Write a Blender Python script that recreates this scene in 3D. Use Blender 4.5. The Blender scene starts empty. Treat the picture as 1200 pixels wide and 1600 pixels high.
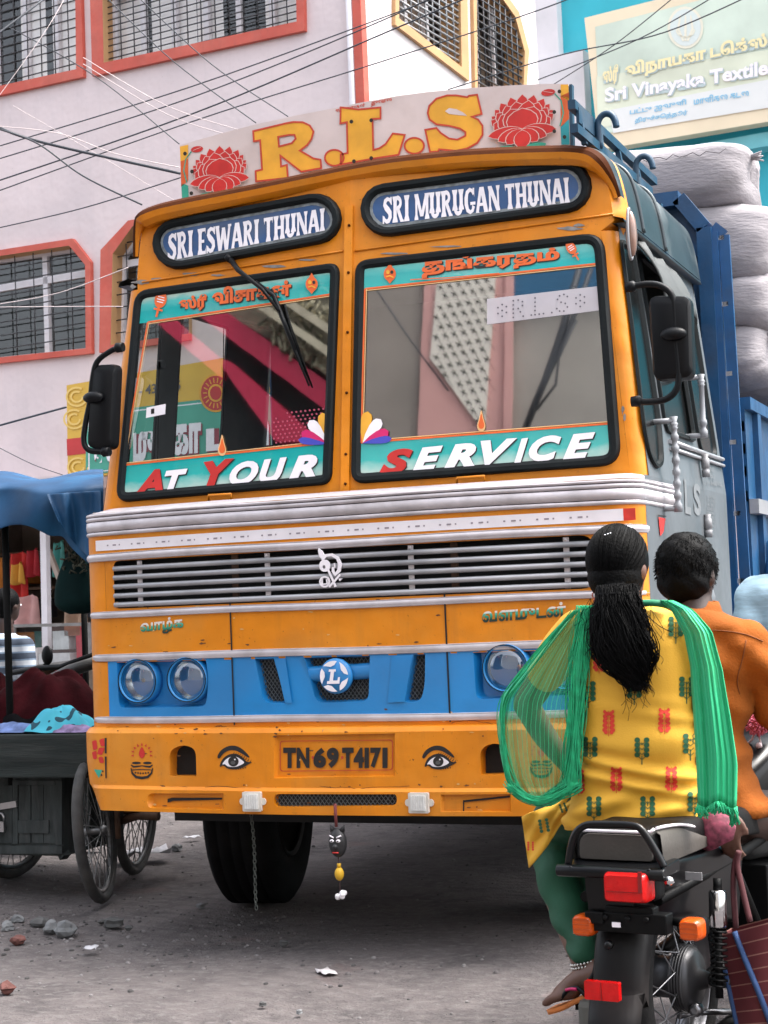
import bpy, bmesh, math, random
import numpy as np
from mathutils import Vector, Matrix
from mathutils.geometry import tessellate_polygon
from mathutils.bvhtree import BVHTree
R = math.radians
random.seed(11)
sc = bpy.context.scene
COL = sc.collection
# ------------------------------------------------------------------ camera
F_PX, PITCH, ROLL, YAW = 2590.0, .058, -.04, R(22.3)
CAM = Vector((2.6387, -5.9363, 1.3296))
IW, IH = 1200, 1600
_cy, _sy = math.cos(YAW), math.sin(YAW)
FWD = Vector((-_sy*math.cos(PITCH), _cy*math.cos(PITCH), math.sin(PITCH)))
_r = Vector((_cy, _sy, 0)); _u = _r.cross(FWD)
RGT = math.cos(ROLL)*_r + math.sin(ROLL)*_u
UPV = -math.sin(ROLL)*_r + math.cos(ROLL)*_u
cd = bpy.data.cameras.new('camera'); cam = bpy.data.objects.new('camera', cd); COL.objects.link(cam)
cd.sensor_fit = 'VERTICAL'; cd.sensor_height = 36; cd.lens = F_PX*36/IH
cd.clip_start = .05; cd.clip_end = 800
cam.matrix_world = Matrix(((RGT.x, UPV.x, -FWD.x, CAM.x), (RGT.y, UPV.y, -FWD.y, CAM.y), (RGT.z, UPV.z, -FWD.z, CAM.z), (0, 0, 0, 1)))
sc.camera = cam
cd.dof.use_dof = True; cd.dof.focus_distance = 6.3; cd.dof.aperture_fstop = 13
# ------------------------------------------------------------------ sky and sun
SUN_EL, SUN_AZ = R(62), R(66)          # azimuth clockwise from +Y
w = bpy.data.worlds.new('World'); sc.world = w; w.use_nodes = True
nt = w.node_tree; bg = nt.nodes['Background']
sky = nt.nodes.new('ShaderNodeTexSky'); sky.sky_type = 'NISHITA'; sky.sun_disc = False
sky.sun_elevation = SUN_EL; sky.sun_rotation = SUN_AZ; sky.air_density = 1.0; sky.dust_density = 6.0; sky.ozone_density = .6
hz = nt.nodes.new('ShaderNodeHueSaturation'); hz.inputs['Saturation'].default_value = .35      # milky overcast
nt.links.new(sky.outputs[0], hz.inputs['Color']); nt.links.new(hz.outputs[0], bg.inputs[0]); bg.inputs[1].default_value = .15
sl = bpy.data.lights.new('sun', 'SUN'); sl.energy = .6; sl.angle = R(12); sl.color = (1, .95, .88)
so = bpy.data.objects.new('sun', sl); COL.objects.link(so)
sdir = Vector((math.sin(SUN_AZ)*math.cos(SUN_EL), math.cos(SUN_AZ)*math.cos(SUN_EL), math.sin(SUN_EL)))
so.rotation_euler = sdir.to_track_quat('Z', 'Y').to_euler(); so.location = (6, -6, 14)
sc.view_settings.view_transform = 'Standard'; sc.view_settings.look = 'None'
sc.view_settings.exposure = 2.2; sc.view_settings.gamma = 1
try: sc.cycles.max_bounces = 8; sc.cycles.transparent_max_bounces = 24
except Exception: pass

# ------------------------------------------------------------------ sight lines of the camera, used to survey real positions
def ray(px, py): return RGT*((px-IW/2)/F_PX) + UPV*(-(py-IH/2)/F_PX) + FWD
def atY(px, py, y): d = ray(px, py); return CAM + d*((y-CAM.y)/d.y)
def atX(px, py, x): d = ray(px, py); return CAM + d*((x-CAM.x)/d.x)
def atZ(px, py, z=0): d = ray(px, py); return CAM + d*((z-CAM.z)/d.z)
def atD(px, py, dist): return CAM + ray(px, py)*dist
def atP(px, py, p0, n): d = ray(px, py); return CAM + d*((p0-CAM).dot(n)/d.dot(n))
def atF(px, py, fy, side=0):
    """on the curved sheet y = fy(x, z)"""
    y = 0.
    for _ in range(12):
        p = atY(px, py, y); y = fy(p.x, p.z)
    return atY(px, py, y)

# ------------------------------------------------------------------ objects
ORG = {}
def _org(p): return ORG.get(p.name, Vector((0, 0, 0))) if p else Vector((0, 0, 0))
def tag(o, label=None, cat=None, group=None, kind=None):
    if label: o['label'] = label
    if cat: o['category'] = cat
    if group: o['group'] = group
    if kind: o['kind'] = kind
    return o
def thing(name, loc, label, cat, group=None, rz=0):
    o = bpy.data.objects.new(name, None); COL.objects.link(o); o.location = loc; o.rotation_euler = (0, 0, rz)
    o.empty_display_size = .1
    ORG[o.name] = Vector(loc) if rz == 0 else Vector((0, 0, 0))
    return tag(o, label, cat, group)
class MB:
    def __init__(s): s.v = []; s.f = []; s.m = []; s.sm = []; s.uv = {}
    def add(s, vs, fs, mi=0, smooth=False, uvs=None):
        b = len(s.v); s.v += [Vector(v) for v in vs]
        for f in fs: s.f.append([b+i for i in f]); s.m.append(mi); s.sm.append(smooth)
        if uvs:
            for i, u in enumerate(uvs): s.uv[b+i] = u
        return s
    def box(s, c, d, mi=0, M=None):
        c = Vector(c); hx, hy, hz = d[0]/2, d[1]/2, d[2]/2
        vs = [Vector((x*hx, y*hy, z*hz)) for x in (-1, 1) for y in (-1, 1) for z in (-1, 1)]
        if M: vs = [M @ v for v in vs]
        return s.add([c+v for v in vs], [(0, 1, 3, 2), (4, 6, 7, 5), (0, 4, 5, 1), (2, 3, 7, 6), (0, 2, 6, 4), (1, 5, 7, 3)], mi)
    def hexa(s, p, mi=0):
        """box from 8 points: bottom ring 0-3, top ring 4-7"""
        return s.add(p, [(3, 2, 1, 0), (4, 5, 6, 7), (0, 1, 5, 4), (1, 2, 6, 5), (2, 3, 7, 6), (3, 0, 4, 7)], mi)
    def bar(s, a, b, wd, th, up=(0, 0, 1), mi=0):
        a = Vector(a); b = Vector(b); d = (b-a).normalized(); x = d.cross(Vector(up))
        if x.length < 1e-4: x = d.cross(Vector((1, 0, 0)))
        x.normalize(); y = x.cross(d).normalized(); x *= wd/2; y *= th/2
        return s.hexa([a-x-y, a+x-y, a+x+y, a-x+y, b-x-y, b+x-y, b+x+y, b-x+y], mi)
    def tube(s, pts, r, n=8, mi=0, caps=True, closed=False, flat=1.0, upv=None):
        pts = [Vector(p) for p in pts]; k = len(pts)
        rs = r if isinstance(r, (list, tuple)) else [r]*k
        prev = None; rings = []
        for i, p in enumerate(pts):
            a = pts[i-1] if (i > 0 or closed) else p; c = pts[(i+1) % k] if (i < k-1 or closed) else p
            t = (c-a)
            if t.length < 1e-9: t = Vector((0, 0, 1))
            t.normalize()
            if prev is None:
                q = Vector(upv) if upv else (Vector((0, 0, 1)) if abs(t.z) < .9 else Vector((1, 0, 0)))
                x = t.cross(q).normalized()
            else:
                x = prev - t*prev.dot(t)
                x = x.normalized() if x.length > 1e-6 else t.orthogonal().normalized()
            prev = x; y = t.cross(x)
            rings.append([p + (x*math.cos(2*math.pi*j/n) + y*math.sin(2*math.pi*j/n)*flat)*rs[i] for j in range(n)])
        return s.loft(rings, mi, caps and not closed, closed)
    def loft(s, rings, mi=0, caps=True, closed=False, smooth=True):
        n = len(rings[0]); k = len(rings); vs = [v for rg in rings for v in rg]; fs = []
        for i in range(k if closed else k-1):
            a = i*n; b = ((i+1) % k)*n
            for j in range(n): fs.append((a+j, a+(j+1) % n, b+(j+1) % n, b+j))
        s.add(vs, fs, mi, smooth)
        if caps:
            b0 = len(s.v)-len(vs)
            s.f.append([b0+j for j in reversed(range(n))]); s.m.append(mi); s.sm.append(False)
            s.f.append([b0+(k-1)*n+j for j in range(n)]); s.m.append(mi); s.sm.append(False)
        return s
    def strip(s, rows, mi=0, smooth=True, uv=False):
        """open sheet from rows of points"""
        n = len(rows[0]); k = len(rows); vs = [v for rg in rows for v in rg]
        fs = [(i*n+j, i*n+j+1, (i+1)*n+j+1, (i+1)*n+j) for i in range(k-1) for j in range(n-1)]
        return s.add(vs, fs, mi, smooth, [(j/(n-1), i/(k-1)) for i in range(k) for j in range(n)] if uv else None)
    def lathe(s, prof, o=(0, 0, 0), ax=(0, 0, 1), n=24, mi=0, smooth=True, caps=True, closed=False):
        o = Vector(o); ax = Vector(ax).normalized(); x = ax.orthogonal().normalized(); y = ax.cross(x)
        rings = [[o + ax*h + (x*math.cos(2*math.pi*j/n)+y*math.sin(2*math.pi*j/n))*max(r, 1e-5) for j in range(n)] for r, h in prof]
        return s.loft(rings, mi, caps, closed, smooth)
    def ell(s, c, r, mi=0, M=None, nu=16, nv=10):
        c = Vector(c); rings = []
        for i in range(nv+1):
            t = math.pi*(i+.02)/(nv+.04) - math.pi/2
            rg = []
            for j in range(nu):
                a = 2*math.pi*j/nu; v = Vector((r[0]*math.cos(t)*math.cos(a), r[1]*math.cos(t)*math.sin(a), r[2]*math.sin(t)))
                rg.append(c+(M @ v if M else v))
            rings.append(rg)
        return s.loft(rings, mi)
    def poly(s, pts, mi=0, holes=(), smooth=False):
        """flat polygon (3-D points), holes allowed"""
        loops = [[Vector(p) for p in pts]] + [[Vector(p) for p in h] for h in holes]
        vs = [p for l in loops for p in l]
        tr = tessellate_polygon(loops)
        return s.add(vs, [tuple(t) for t in tr], mi, smooth)
    def prism(s, pts, off, mi=0, holes=()):
        """polygon thickened by the vector off, side walls included"""
        off = Vector(off)
        s.poly(pts, mi, holes); s.poly([Vector(p)+off for p in pts], mi, [[Vector(q)+off for q in h] for h in holes])
        for lp in [pts]+list(holes):
            n = len(lp); lp = [Vector(p) for p in lp]
            s.add(lp+[p+off for p in lp], [(i, (i+1) % n, n+(i+1) % n, n+i) for i in range(n)], mi)
        return s
    def wall(s, loop, off, mi=0, smooth=False):
        n = len(loop); lp = [Vector(p) for p in loop]; off = Vector(off)
        return s.add(lp+[p+off for p in lp], [(i, (i+1) % n, n+(i+1) % n, n+i) for i in range(n)], mi, smooth)
    def build(s, name, mats, parent=None, local=False, auto=None, bevel=0, fix=True):
        o0 = Vector((0, 0, 0)) if local else _org(parent)
        me = bpy.data.meshes.new(name)
        me.from_pydata([tuple(v-o0) for v in s.v], [], s.f)
        mats = mats if isinstance(mats, (list, tuple)) else [mats]
        for m in mats: me.materials.append(m)
        me.polygons.foreach_set('material_index', s.m); me.polygons.foreach_set('use_smooth', s.sm)
        if s.uv:
            ul = me.uv_layers.new(name='UVMap')
            for lp in me.loops: ul.data[lp.index].uv = s.uv.get(lp.vertex_index, (0, 0))
        if fix:
            bm = bmesh.new(); bm.from_mesh(me)
            bmesh.ops.recalc_face_normals(bm, faces=bm.faces); bm.to_mesh(me); bm.free()
        if auto: me.polygons.foreach_set('use_smooth', [True]*len(me.polygons)); me.set_sharp_from_angle(angle=R(auto))
        me.update()
        o = bpy.data.objects.new(name, me); COL.objects.link(o)
        if parent: o.parent = parent
        ORG[o.name] = o0
        if bevel:
            md = o.modifiers.new('bevel', 'BEVEL'); md.width = bevel; md.segments = 2; md.limit_method = 'ANGLE'; md.angle_limit = R(40)
        return o
def copy_tree(o, parent=None):
    c = o.copy(); COL.objects.link(c)
    if parent: c.parent = parent
    for ch in list(o.children): copy_tree(ch, c)
    return c
def arc(c, r, a0, a1, n=8):
    return [(c[0]+r*math.cos(R(a0+(a1-a0)*i/n)), c[1]+r*math.sin(R(a0+(a1-a0)*i/n))) for i in range(n+1)]
def rnd(poly, rad, n=5):
    """round the corners of a 2-D polygon; rad is a number or one per corner"""
    out = []; k = len(poly)
    for i in range(k):
        p = Vector(poly[i]).to_2d(); a = Vector(poly[i-1]).to_2d(); b = Vector(poly[(i+1) % k]).to_2d()
        r = rad[i] if isinstance(rad, (list, tuple)) else rad
        da = (a-p); db = (b-p); r = min(r, da.length*.49, db.length*.49)
        A = p+da.normalized()*r; B = p+db.normalized()*r
        if r < 1e-6: out.append((p.x, p.y)); continue
        for t in range(n+1):
            u = t/n; q = A*(1-u)**2+p*2*u*(1-u)+B*u*u; out.append((q.x, q.y))
    return out
def ellip(c, rx, ry, n=20, rot=0, a0=0, a1=360):
    ca, sa = math.cos(R(rot)), math.sin(R(rot)); out = []
    full = abs(a1-a0) >= 360
    for i in range(n if full else n+1):
        t = R(a0+(a1-a0)*i/n); x, y = rx*math.cos(t), ry*math.sin(t)
        out.append((c[0]+x*ca-y*sa, c[1]+x*sa+y*ca))
    return out
def smooth2(pts, n=4, closed=True):
    """Catmull-Rom through 2-D or 3-D points"""
    P = [Vector(p) for p in pts]; k = len(P); out = []
    for i in range(k if closed else k-1):
        p0 = P[(i-1) % k] if (closed or i > 0) else P[0]; p1 = P[i]; p2 = P[(i+1) % k]; p3 = P[(i+2) % k] if (closed or i+2 < k) else P[-1]
        for t in range(n):
            u = t/n
            out.append(.5*((2*p1)+(p2-p0)*u+(2*p0-5*p1+4*p2-p3)*u*u+(3*p1-p0-3*p2+p3)*u**3))
    if not closed: out.append(P[-1])
    return out
def stroke(pts, wd, closed=False):
    """outline of a 2-D polyline of width wd (number or list)"""
    P = [Vector(p).to_2d() for p in pts]; k = len(P); L = []; Rr = []
    for i, p in enumerate(P):
        a = P[i-1] if i > 0 else p; b = P[i+1] if i < k-1 else p
        t = (b-a); t = t.normalized() if t.length > 1e-9 else Vector((1, 0)); nn = Vector((-t.y, t.x))
        h = (wd[i] if isinstance(wd, (list, tuple)) else wd)/2
        L.append(tuple(p+nn*h)); Rr.append(tuple(p-nn*h))
    return L+Rr[::-1]
_tc = {}
def _area(p): return sum(p[i-1][0]*p[i][1]-p[i][0]*p[i-1][1] for i in range(len(p)))/2
def _inside(q, p):
    c = False
    for i in range(len(p)):
        a, b = p[i-1], p[i]
        if (a[1] > q[1]) != (b[1] > q[1]) and q[0] < (b[0]-a[0])*(q[1]-a[1])/(b[1]-a[1])+a[0]: c = not c
    return c
def _grow(poly, d):
    """push a contour outward (mitred); d > 0 grows a counter-clockwise loop"""
    out = []; k = len(poly)
    for i in range(k):
        p = Vector(poly[i]); a = p-Vector(poly[i-1]); b = Vector(poly[(i+1) % k])-p
        if a.length < 1e-7 or b.length < 1e-7: out.append(tuple(p)); continue
        a.normalize(); b.normalize(); na = Vector((a.y, -a.x)); nb = Vector((b.y, -b.x)); n = na+nb
        n = n.normalized() if n.length > .2 else na
        q = p+n*(d/max(.5, n.dot(na))); out.append((q.x, q.y))
    return out
def text2d(body, offset=0., shear=0., spacing=1.):
    """letter shapes of the built-in font, scaled to a unit box: (verts, faces)"""
    key = (body, offset, shear, spacing)
    if key in _tc: return _tc[key]
    c = bpy.data.curves.new('lettering', 'FONT'); c.body = body; c.size = 1; c.shear = shear; c.space_character = spacing
    o = bpy.data.objects.new('lettering', c); COL.objects.link(o)
    cu = o.to_curve(bpy.context.evaluated_depsgraph_get())
    cont = []
    for sp in cu.splines:
        bp = sp.bezier_points; pts = []
        for i in range(len(bp)):
            p0, p1 = bp[i].co, bp[(i+1) % len(bp)].co; h0, h1 = bp[i].handle_right, bp[(i+1) % len(bp)].handle_left
            ln = (p1-p0).length
            if ln < 1e-6: continue
            bend = ((h0-p0).cross(p1-p0)).length+((h1-p1).cross(p1-p0)).length
            n = 4 if bend > 1e-5 else 1
            for t in range(n):
                u = t/n; q = p0*(1-u)**3+h0*3*u*(1-u)**2+h1*3*u*u*(1-u)+p1*u**3; pts.append((q.x, q.y))
        if len(pts) > 2 and abs(_area(pts)) > 1e-6: cont.append(pts)
    o.to_curve_clear(); bpy.data.objects.remove(o); bpy.data.curves.remove(c)
    big = max(cont, key=lambda p: abs(_area(p))); sg = 1 if _area(big) > 0 else -1
    cont = [p if sg > 0 else p[::-1] for p in cont]           # outer loops counter-clockwise, holes clockwise
    outer = [p for p in cont if _area(p) > 0]; holes = [p for p in cont if _area(p) < 0]
    vs, fs = [], []
    for p in outer:
        hs = [h for h in holes if _inside(h[0], p)]
        loops = [_grow(p, offset)]+[g for g in [_grow(h, min(offset, .35*math.sqrt(abs(_area(h))))) for h in hs] if _area(g) < 0]
        b = len(vs)
        fs += [tuple(b+i for i in t) for t in tessellate_polygon([[Vector((x, y, 0)) for x, y in l] for l in loops])]
        vs += [q for l in loops for q in l]
    x0 = min(v[0] for v in vs); x1 = max(v[0] for v in vs); y0 = min(v[1] for v in vs); y1 = max(v[1] for v in vs)
    _tc[key] = ([((x-x0)/(x1-x0), (y-y0)/(y1-y0)) for x, y in vs], fs)
    return _tc[key]
def quad(bl, br, tr, tl):
    """unit square -> any four corners"""
    bl, br, tr, tl = [Vector(p) for p in (bl, br, tr, tl)]
    return lambda u, v: (bl*(1-u)+br*u)*(1-v) + (tl*(1-u)+tr*u)*v
def lettering(mb, body, q, to3, mi=0, **kw):
    vs, fs = text2d(body, **kw)
    mb.add([to3(*q(u, v)[:2]) for u, v in vs], fs, mi, False, list(vs))
# ------------------------------------------------------------------ materials
MT = {}
def mat(name, col, rough=.5, metal=0., var=.12, vs=6., bump=0., bs=60., dirt=None, damt=.5, ds=2.5, spec=.5, coat=0., fine=0., dlo=.48, dhi=.72, stretch=None, alpha=1., trans=0.):
    if name in MT: return MT[name]
    m = bpy.data.materials.new(name); m.use_nodes = True; t = m.node_tree; N = t.nodes; L = t.links
    b = N['Principled BSDF']; b.inputs['Roughness'].default_value = rough; b.inputs['Metallic'].default_value = metal
    b.inputs['Specular IOR Level'].default_value = spec; b.inputs['Coat Weight'].default_value = coat; b.inputs['Coat Roughness'].default_value = .12
    b.inputs['Alpha'].default_value = alpha; b.inputs['Transmission Weight'].default_value = trans
    tc = N.new('ShaderNodeTexCoord'); co = tc.outputs['Object']
    if stretch:
        mp = N.new('ShaderNodeMapping'); mp.inputs['Scale'].default_value = stretch; L.new(co, mp.inputs[0]); co = mp.outputs[0]
    def noise(sc_, det=5):
        n = N.new('ShaderNodeTexNoise'); n.inputs['Scale'].default_value = sc_; n.inputs['Detail'].default_value = det; L.new(co, n.inputs['Vector']); return n.outputs[0]
    def ramp(src, lo, hi):
        r_ = N.new('ShaderNodeMapRange'); r_.inputs[1].default_value = lo; r_.inputs[2].default_value = hi; L.new(src, r_.inputs[0]); return r_.outputs[0]
    def mix(fac, a, bcol, mode='MIX'):
        x = N.new('ShaderNodeMix'); x.data_type = 'RGBA'; x.blend_type = mode
        if isinstance(fac, float): x.inputs[0].default_value = fac
        else: L.new(fac, x.inputs[0])
        for sk, vv in ((6, a), (7, bcol)):
            if isinstance(vv, tuple): x.inputs[sk].default_value = (*vv[:3], 1)
            else: L.new(vv, x.inputs[sk])
        return x.outputs[2]
    c = tuple(col)
    if var:
        c = mix(ramp(noise(vs), .3, .7), tuple(max(0, k*(1-var)) for k in col), tuple(k*(1+var) for k in col))
    if fine:
        c = mix(ramp(noise(vs*14, 3), .3, .7), c, tuple(k*(1-fine) for k in col))
    if dirt:
        f = ramp(noise(ds, 9), dlo, dhi); mu = N.new('ShaderNodeMath'); mu.operation = 'MULTIPLY'; mu.inputs[1].default_value = damt; L.new(f, mu.inputs[0])
        c = mix(mu.outputs[0], c, dirt)
        rr = N.new('ShaderNodeMapRange'); rr.inputs[3].default_value = rough; rr.inputs[4].default_value = min(1, rough+.35); L.new(f, rr.inputs[0]); L.new(rr.outputs[0], b.inputs['Roughness'])
    if isinstance(c, tuple): b.inputs['Base Color'].default_value = (*c, 1)
    else: L.new(c, b.inputs['Base Color'])
    if bump:
        bp = N.new('ShaderNodeBump'); bp.inputs['Strength'].default_value = bump; bp.inputs['Distance'].default_value = .01; L.new(noise(bs, 6), bp.inputs['Height']); L.new(bp.outputs[0], b.inputs['Normal'])
    MT[name] = m; return m
def lin(r, g, b): 
    f = lambda c: (c/255/12.92) if c/255 <= .04045 else ((c/255+.055)/1.055)**2.4
    return (f(r), f(g), f(b))
orange = mat('orange_paint', (.64, .205, .006), .42, 0, .10, 5, .10, 30, (.28, .10, .02), .45, 3.2, spec=.3, coat=.08, dlo=.5, dhi=.8)
def weather(m, fade, streak, amt=.5):
    """sun-faded patches, runs of grime and small chips laid over a paint"""
    t = m.node_tree; N = t.nodes; L = t.links; b = N['Principled BSDF']; src = b.inputs['Base Color'].links[0].from_socket
    tc = N.new('ShaderNodeTexCoord')
    def nz(s, d, sc_=(1, 1, 1)):
        mp = N.new('ShaderNodeMapping'); mp.inputs['Scale'].default_value = sc_; L.new(tc.outputs['Object'], mp.inputs[0]); n = N.new('ShaderNodeTexNoise'); n.inputs['Scale'].default_value = s; n.inputs['Detail'].default_value = d; n.inputs['Roughness'].default_value = .65; L.new(mp.outputs[0], n.inputs['Vector']); return n.outputs[0]
    def mr(s, a, c, hi): r_ = N.new('ShaderNodeMapRange'); r_.inputs[1].default_value = a; r_.inputs[2].default_value = c; r_.inputs[4].default_value = hi; L.new(s, r_.inputs[0]); return r_.outputs[0]
    def mx(f, a, c): x = N.new('ShaderNodeMix'); x.data_type = 'RGBA'; L.new(f, x.inputs[0]); L.new(a, x.inputs[6]); x.inputs[7].default_value = (*c, 1); return x.outputs[2]
    c = mx(mr(nz(1.6, 6), .46, .70, amt), src, fade)
    c = mx(mr(nz(2.2, 7, (6, 6, .7)), .52, .78, amt*.75), c, streak)
    c = mx(mr(nz(24, 3), .66, .74, amt*.8), c, streak)
    c = mx(mr(nz(70, 2), .70, .74, amt), c, tuple(k*.35 for k in streak))
    L.new(c, b.inputs['Base Color'])
    bp = b.inputs['Normal'].links[0].from_node; b2 = N.new('ShaderNodeBump'); b2.inputs['Strength'].default_value = .35; b2.inputs['Distance'].default_value = .05; L.new(nz(2.5, 3), b2.inputs['Height']); L.new(b2.outputs[0], bp.inputs['Normal'])
weather(orange, (.70, .30, .035), (.34, .13, .02))
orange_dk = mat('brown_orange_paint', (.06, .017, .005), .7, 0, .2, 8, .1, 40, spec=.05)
blue_p = mat('blue_paint', (.012, .225, .56), .34, 0, .12, 6, .1, 30, (.02, .05, .12), .4, 3, coat=.3)
cargo_blue = mat('cargo_blue_paint', (.007, .058, .15), .4, 0, .2, 5, .12, 40, (.02, .03, .05), .5, 4)
alu = mat('aluminium_trim', (.53, .495, .52), .44, .35, .14, 10, .08, 60, (.30, .27, .27), .6, 6)
alu_dull = mat('dull_aluminium', (.40, .40, .42), .38, .5, .16, 5, .06, 40, (.10, .11, .12), .6, 3)
side_metal = mat('side_sheet_metal', (.15, .165, .18), .45, .45, .15, 3, .04, 30, (.06, .075, .08), .7, 2.2)
dkmetal = mat('dark_roof_metal', (.022, .032, .038), .4, .3, .3, 3, .05, 30, (.22, .25, .26), .6, 2.2, dlo=.55, dhi=.75)
tape_w = mat('white_reflective_tape', (.74, .70, .73), .45, 0, .06, 8, 0, 40, (.45, .42, .42), .4, 5)
tape_r = mat('red_reflector', (.55, .03, .02), .3, 0, .2, 20)
rubber = mat('black_rubber', (.003, .0052, .0062), .6, 0, .3, 10, .1, 60, (.016, .022, .024), .5, 5, spec=.2)
black = mat('black_gap', (.006, .007, .008), .8, 0, 0)
blackp = mat('black_plastic', (.0022, .0028, .004), .45, 0, .2, 10, spec=.2)
interior = mat('cab_lining', (.03, .035, .035), .8, 0, .3, 5)
grey_metal = mat('weathered_grey_metal', (.26, .26, .27), .45, .4, .15, 9, .08, 40, (.18, .17, .17), .5, 7)
white_p = mat('white_paint', (.78, .74, .77), .45, 0, .06, 8, 0, 40)
sign_base = mat('sign_board_offwhite', (.60, .50, .48), .5, 0, .08, 5, .04, 60, (.40, .31, .28), .6, 4)
red_p = mat('red_paint', (.52, .022, .018), .42, 0, .15, 10)
yel_p = mat('yellow_paint', (.74, .36, .03), .42, 0, .15, 8)
redline = mat('red_outline_paint', (.50, .05, .02), .45, 0, .1, 10)
green_p = mat('green_paint', (.03, .32, .22), .45, 0, .15, 10)
teal_p = mat('teal_paint', (.02, .30, .34), .45, 0, .15, 10)
pale_pink = mat('petal_line_paint', (.62, .44, .40), .5, 0, .05, 10)
sign_blue = mat('destination_blue', (.022, .075, .20), .4, 0, .2, 8, .05, 50, (.10, .12, .16), .6, 6)
letter_w = mat('white_lettering', (.80, .76, .80), .45, 0, .05, 20)
blk_p = mat('black_paint', (.012, .010, .010), .5, 0, .2, 20)
or_sticker = mat('orange_sticker', (.70, .12, .02), .4, 0, .1, 10)
yellow_rim = mat('pale_gold_edge', (.75, .45, .20), .4, 0, .1, 10)
mag_p = mat('magenta_sticker', (.55, .01, .12), .4, 0, 0)
vio_p = mat('blue_violet_sticker', (.05, .06, .42), .4, 0, 0)
tyre_m = mat('tyre_rubber', (.0045, .0045, .005), .8, 0, .3, 12, .25, 90, (.022, .021, .020), .5, 4, spec=.12)
steel = mat('steel', (.45, .45, .46), .28, .9, .1, 14, .03, 60)
rust = mat('rusty_iron', (.10, .055, .035), .8, .2, .4, 12, .3, 70)
chain_m = mat('dark_chain', (.09, .10, .09), .5, .6, .3, 30)
dark_wood = mat('dark_wood', (.028, .034, .033), .85, 0, .35, 4, .35, 30, (.075, .075, .072), .4, 5, spec=.15, stretch=(.5, 3, 6))
grey_wood = mat('grey_weathered_wood', (.050, .058, .058), .85, 0, .3, 5, .35, 40, (.12, .12, .12), .4, 6, spec=.15, stretch=(4, 4, .8))
def glassy(name, tint, refl, rough=.02, tr=.9, fk=1., warp=0.):
    """pane: mostly see-through, partly mirror"""
    m = bpy.data.materials.new(name); m.use_nodes = True; t = m.node_tree; N = t.nodes; L = t.links
    for n in list(N):
        if n.type != 'OUTPUT_MATERIAL': N.remove(n)
    out = N['Material Output']; a = N.new('ShaderNodeBsdfTransparent'); a.inputs[0].default_value = (*[k*tr for k in tint], 1)
    g = N.new('ShaderNodeBsdfGlossy'); g.inputs['Roughness'].default_value = rough; g.inputs[0].default_value = (.95, .96, .97, 1)
    fw = N.new('ShaderNodeLayerWeight'); fw.inputs[0].default_value = .5; fr = N.new('ShaderNodeMath'); fr.operation = 'POWER'; fr.inputs[1].default_value = 5.; L.new(fw.outputs['Facing'], fr.inputs[0])
    ma = N.new('ShaderNodeMath'); ma.operation = 'MULTIPLY_ADD'; ma.inputs[1].default_value = fk; ma.inputs[2].default_value = refl+.04; ma.use_clamp = True
    L.new(fr.outputs[0], ma.inputs[0])
    if warp:
        tc = N.new('ShaderNodeTexCoord'); no = N.new('ShaderNodeTexNoise'); no.inputs['Scale'].default_value = 2.2; no.inputs['Detail'].default_value = 2; bp = N.new('ShaderNodeBump'); bp.inputs['Strength'].default_value = warp; bp.inputs['Distance'].default_value = .02
        L.new(tc.outputs['Object'], no.inputs['Vector']); L.new(no.outputs[0], bp.inputs['Height']); L.new(bp.outputs[0], g.inputs['Normal'])
    mx = N.new('ShaderNodeMixShader'); L.new(ma.outputs[0], mx.inputs[0]); L.new(a.outputs[0], mx.inputs[1]); L.new(g.outputs[0], mx.inputs[2]); L.new(mx.outputs[0], out.inputs[0])
    MT[name] = m; return m
glass = glassy('windscreen_glass', (.82, .90, .88), .29, .02, .9, 1., .010)
sglass = glassy('side_glass', (.16, .18, .17), .04, .22, .9, .45)
lens = mat('lamp_lens', (.9, .92, .92), .08, 0, 0, trans=.9)
reflector = mat('lamp_reflector', (.72, .74, .75), .16, 1, .05, 20)
# ------------------------------------------------------------------ the lorry
truck = thing('truck', (0, 1.2, 0), 'orange and blue goods lorry with painted front and a lettered roof sign', 'truck')
BOW = .075
def F(x, z, y0=-.055): return y0 + BOW*(x/1.1)**2
def FB(x, z): return -.10 + BOW*(x/1.1)**2                      # bumper face
def FU(x, z): return .105 + (z-1.79)*.131 + .065*abs(x)          # upper front: two flat halves
def hw(z): return 1.2 if z < 1.79 else 1.2-.105*(z-1.79)
def front_path(off=0., y0=-.055, half=1.2, yb=.16, nx=18, rc=.13):
    """plan of the curved front from left side to right side, pushed outward by off"""
    pts = [(-half, yb)]
    xe = half-rc; ye = y0+BOW*(xe/1.1)**2
    for i in range(1, 7):
        a = R(180-90*i/7)       # elliptical corner
        pts.append((-xe+rc*math.cos(a), ye+rc*.9 - rc*.9*math.sin(a)))
    for i in range(nx+1):
        x = -xe+2*xe*i/nx; pts.append((x, y0+BOW*(x/1.1)**2))
    for i in range(6, 0, -1):
        a = R(90*i/7); pts.append((xe+rc*math.cos(a), ye+rc*.9-rc*.9*math.sin(a)))
    pts.append((half, yb))
    if off:
        out = []
        for i, p in enumerate(pts):
            a = pts[max(i-1, 0)]; b = pts[min(i+1, len(pts)-1)]
            t = Vector((b[0]-a[0], b[1]-a[1])).normalized(); n = Vector((t.y, -t.x))
            out.append((p[0]+n.x*off, p[1]+n.y*off))
        pts = out
    return pts
def band(mb, prof, mi=0, smooth=False, wav=.0, **kw):
    """sweep a profile of (outward offset, z) round the front"""
    rows = []
    for o, z in prof:
        rows.append([(x, y, z+wav*math.sin(x*5+z*3)) for x, y in front_path(o, **kw)])
    if smooth: mb.strip(rows, mi, True)
    else:
        for a, b in zip(rows, rows[1:]): mb.strip([a, b], mi, True)
    return mb
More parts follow.
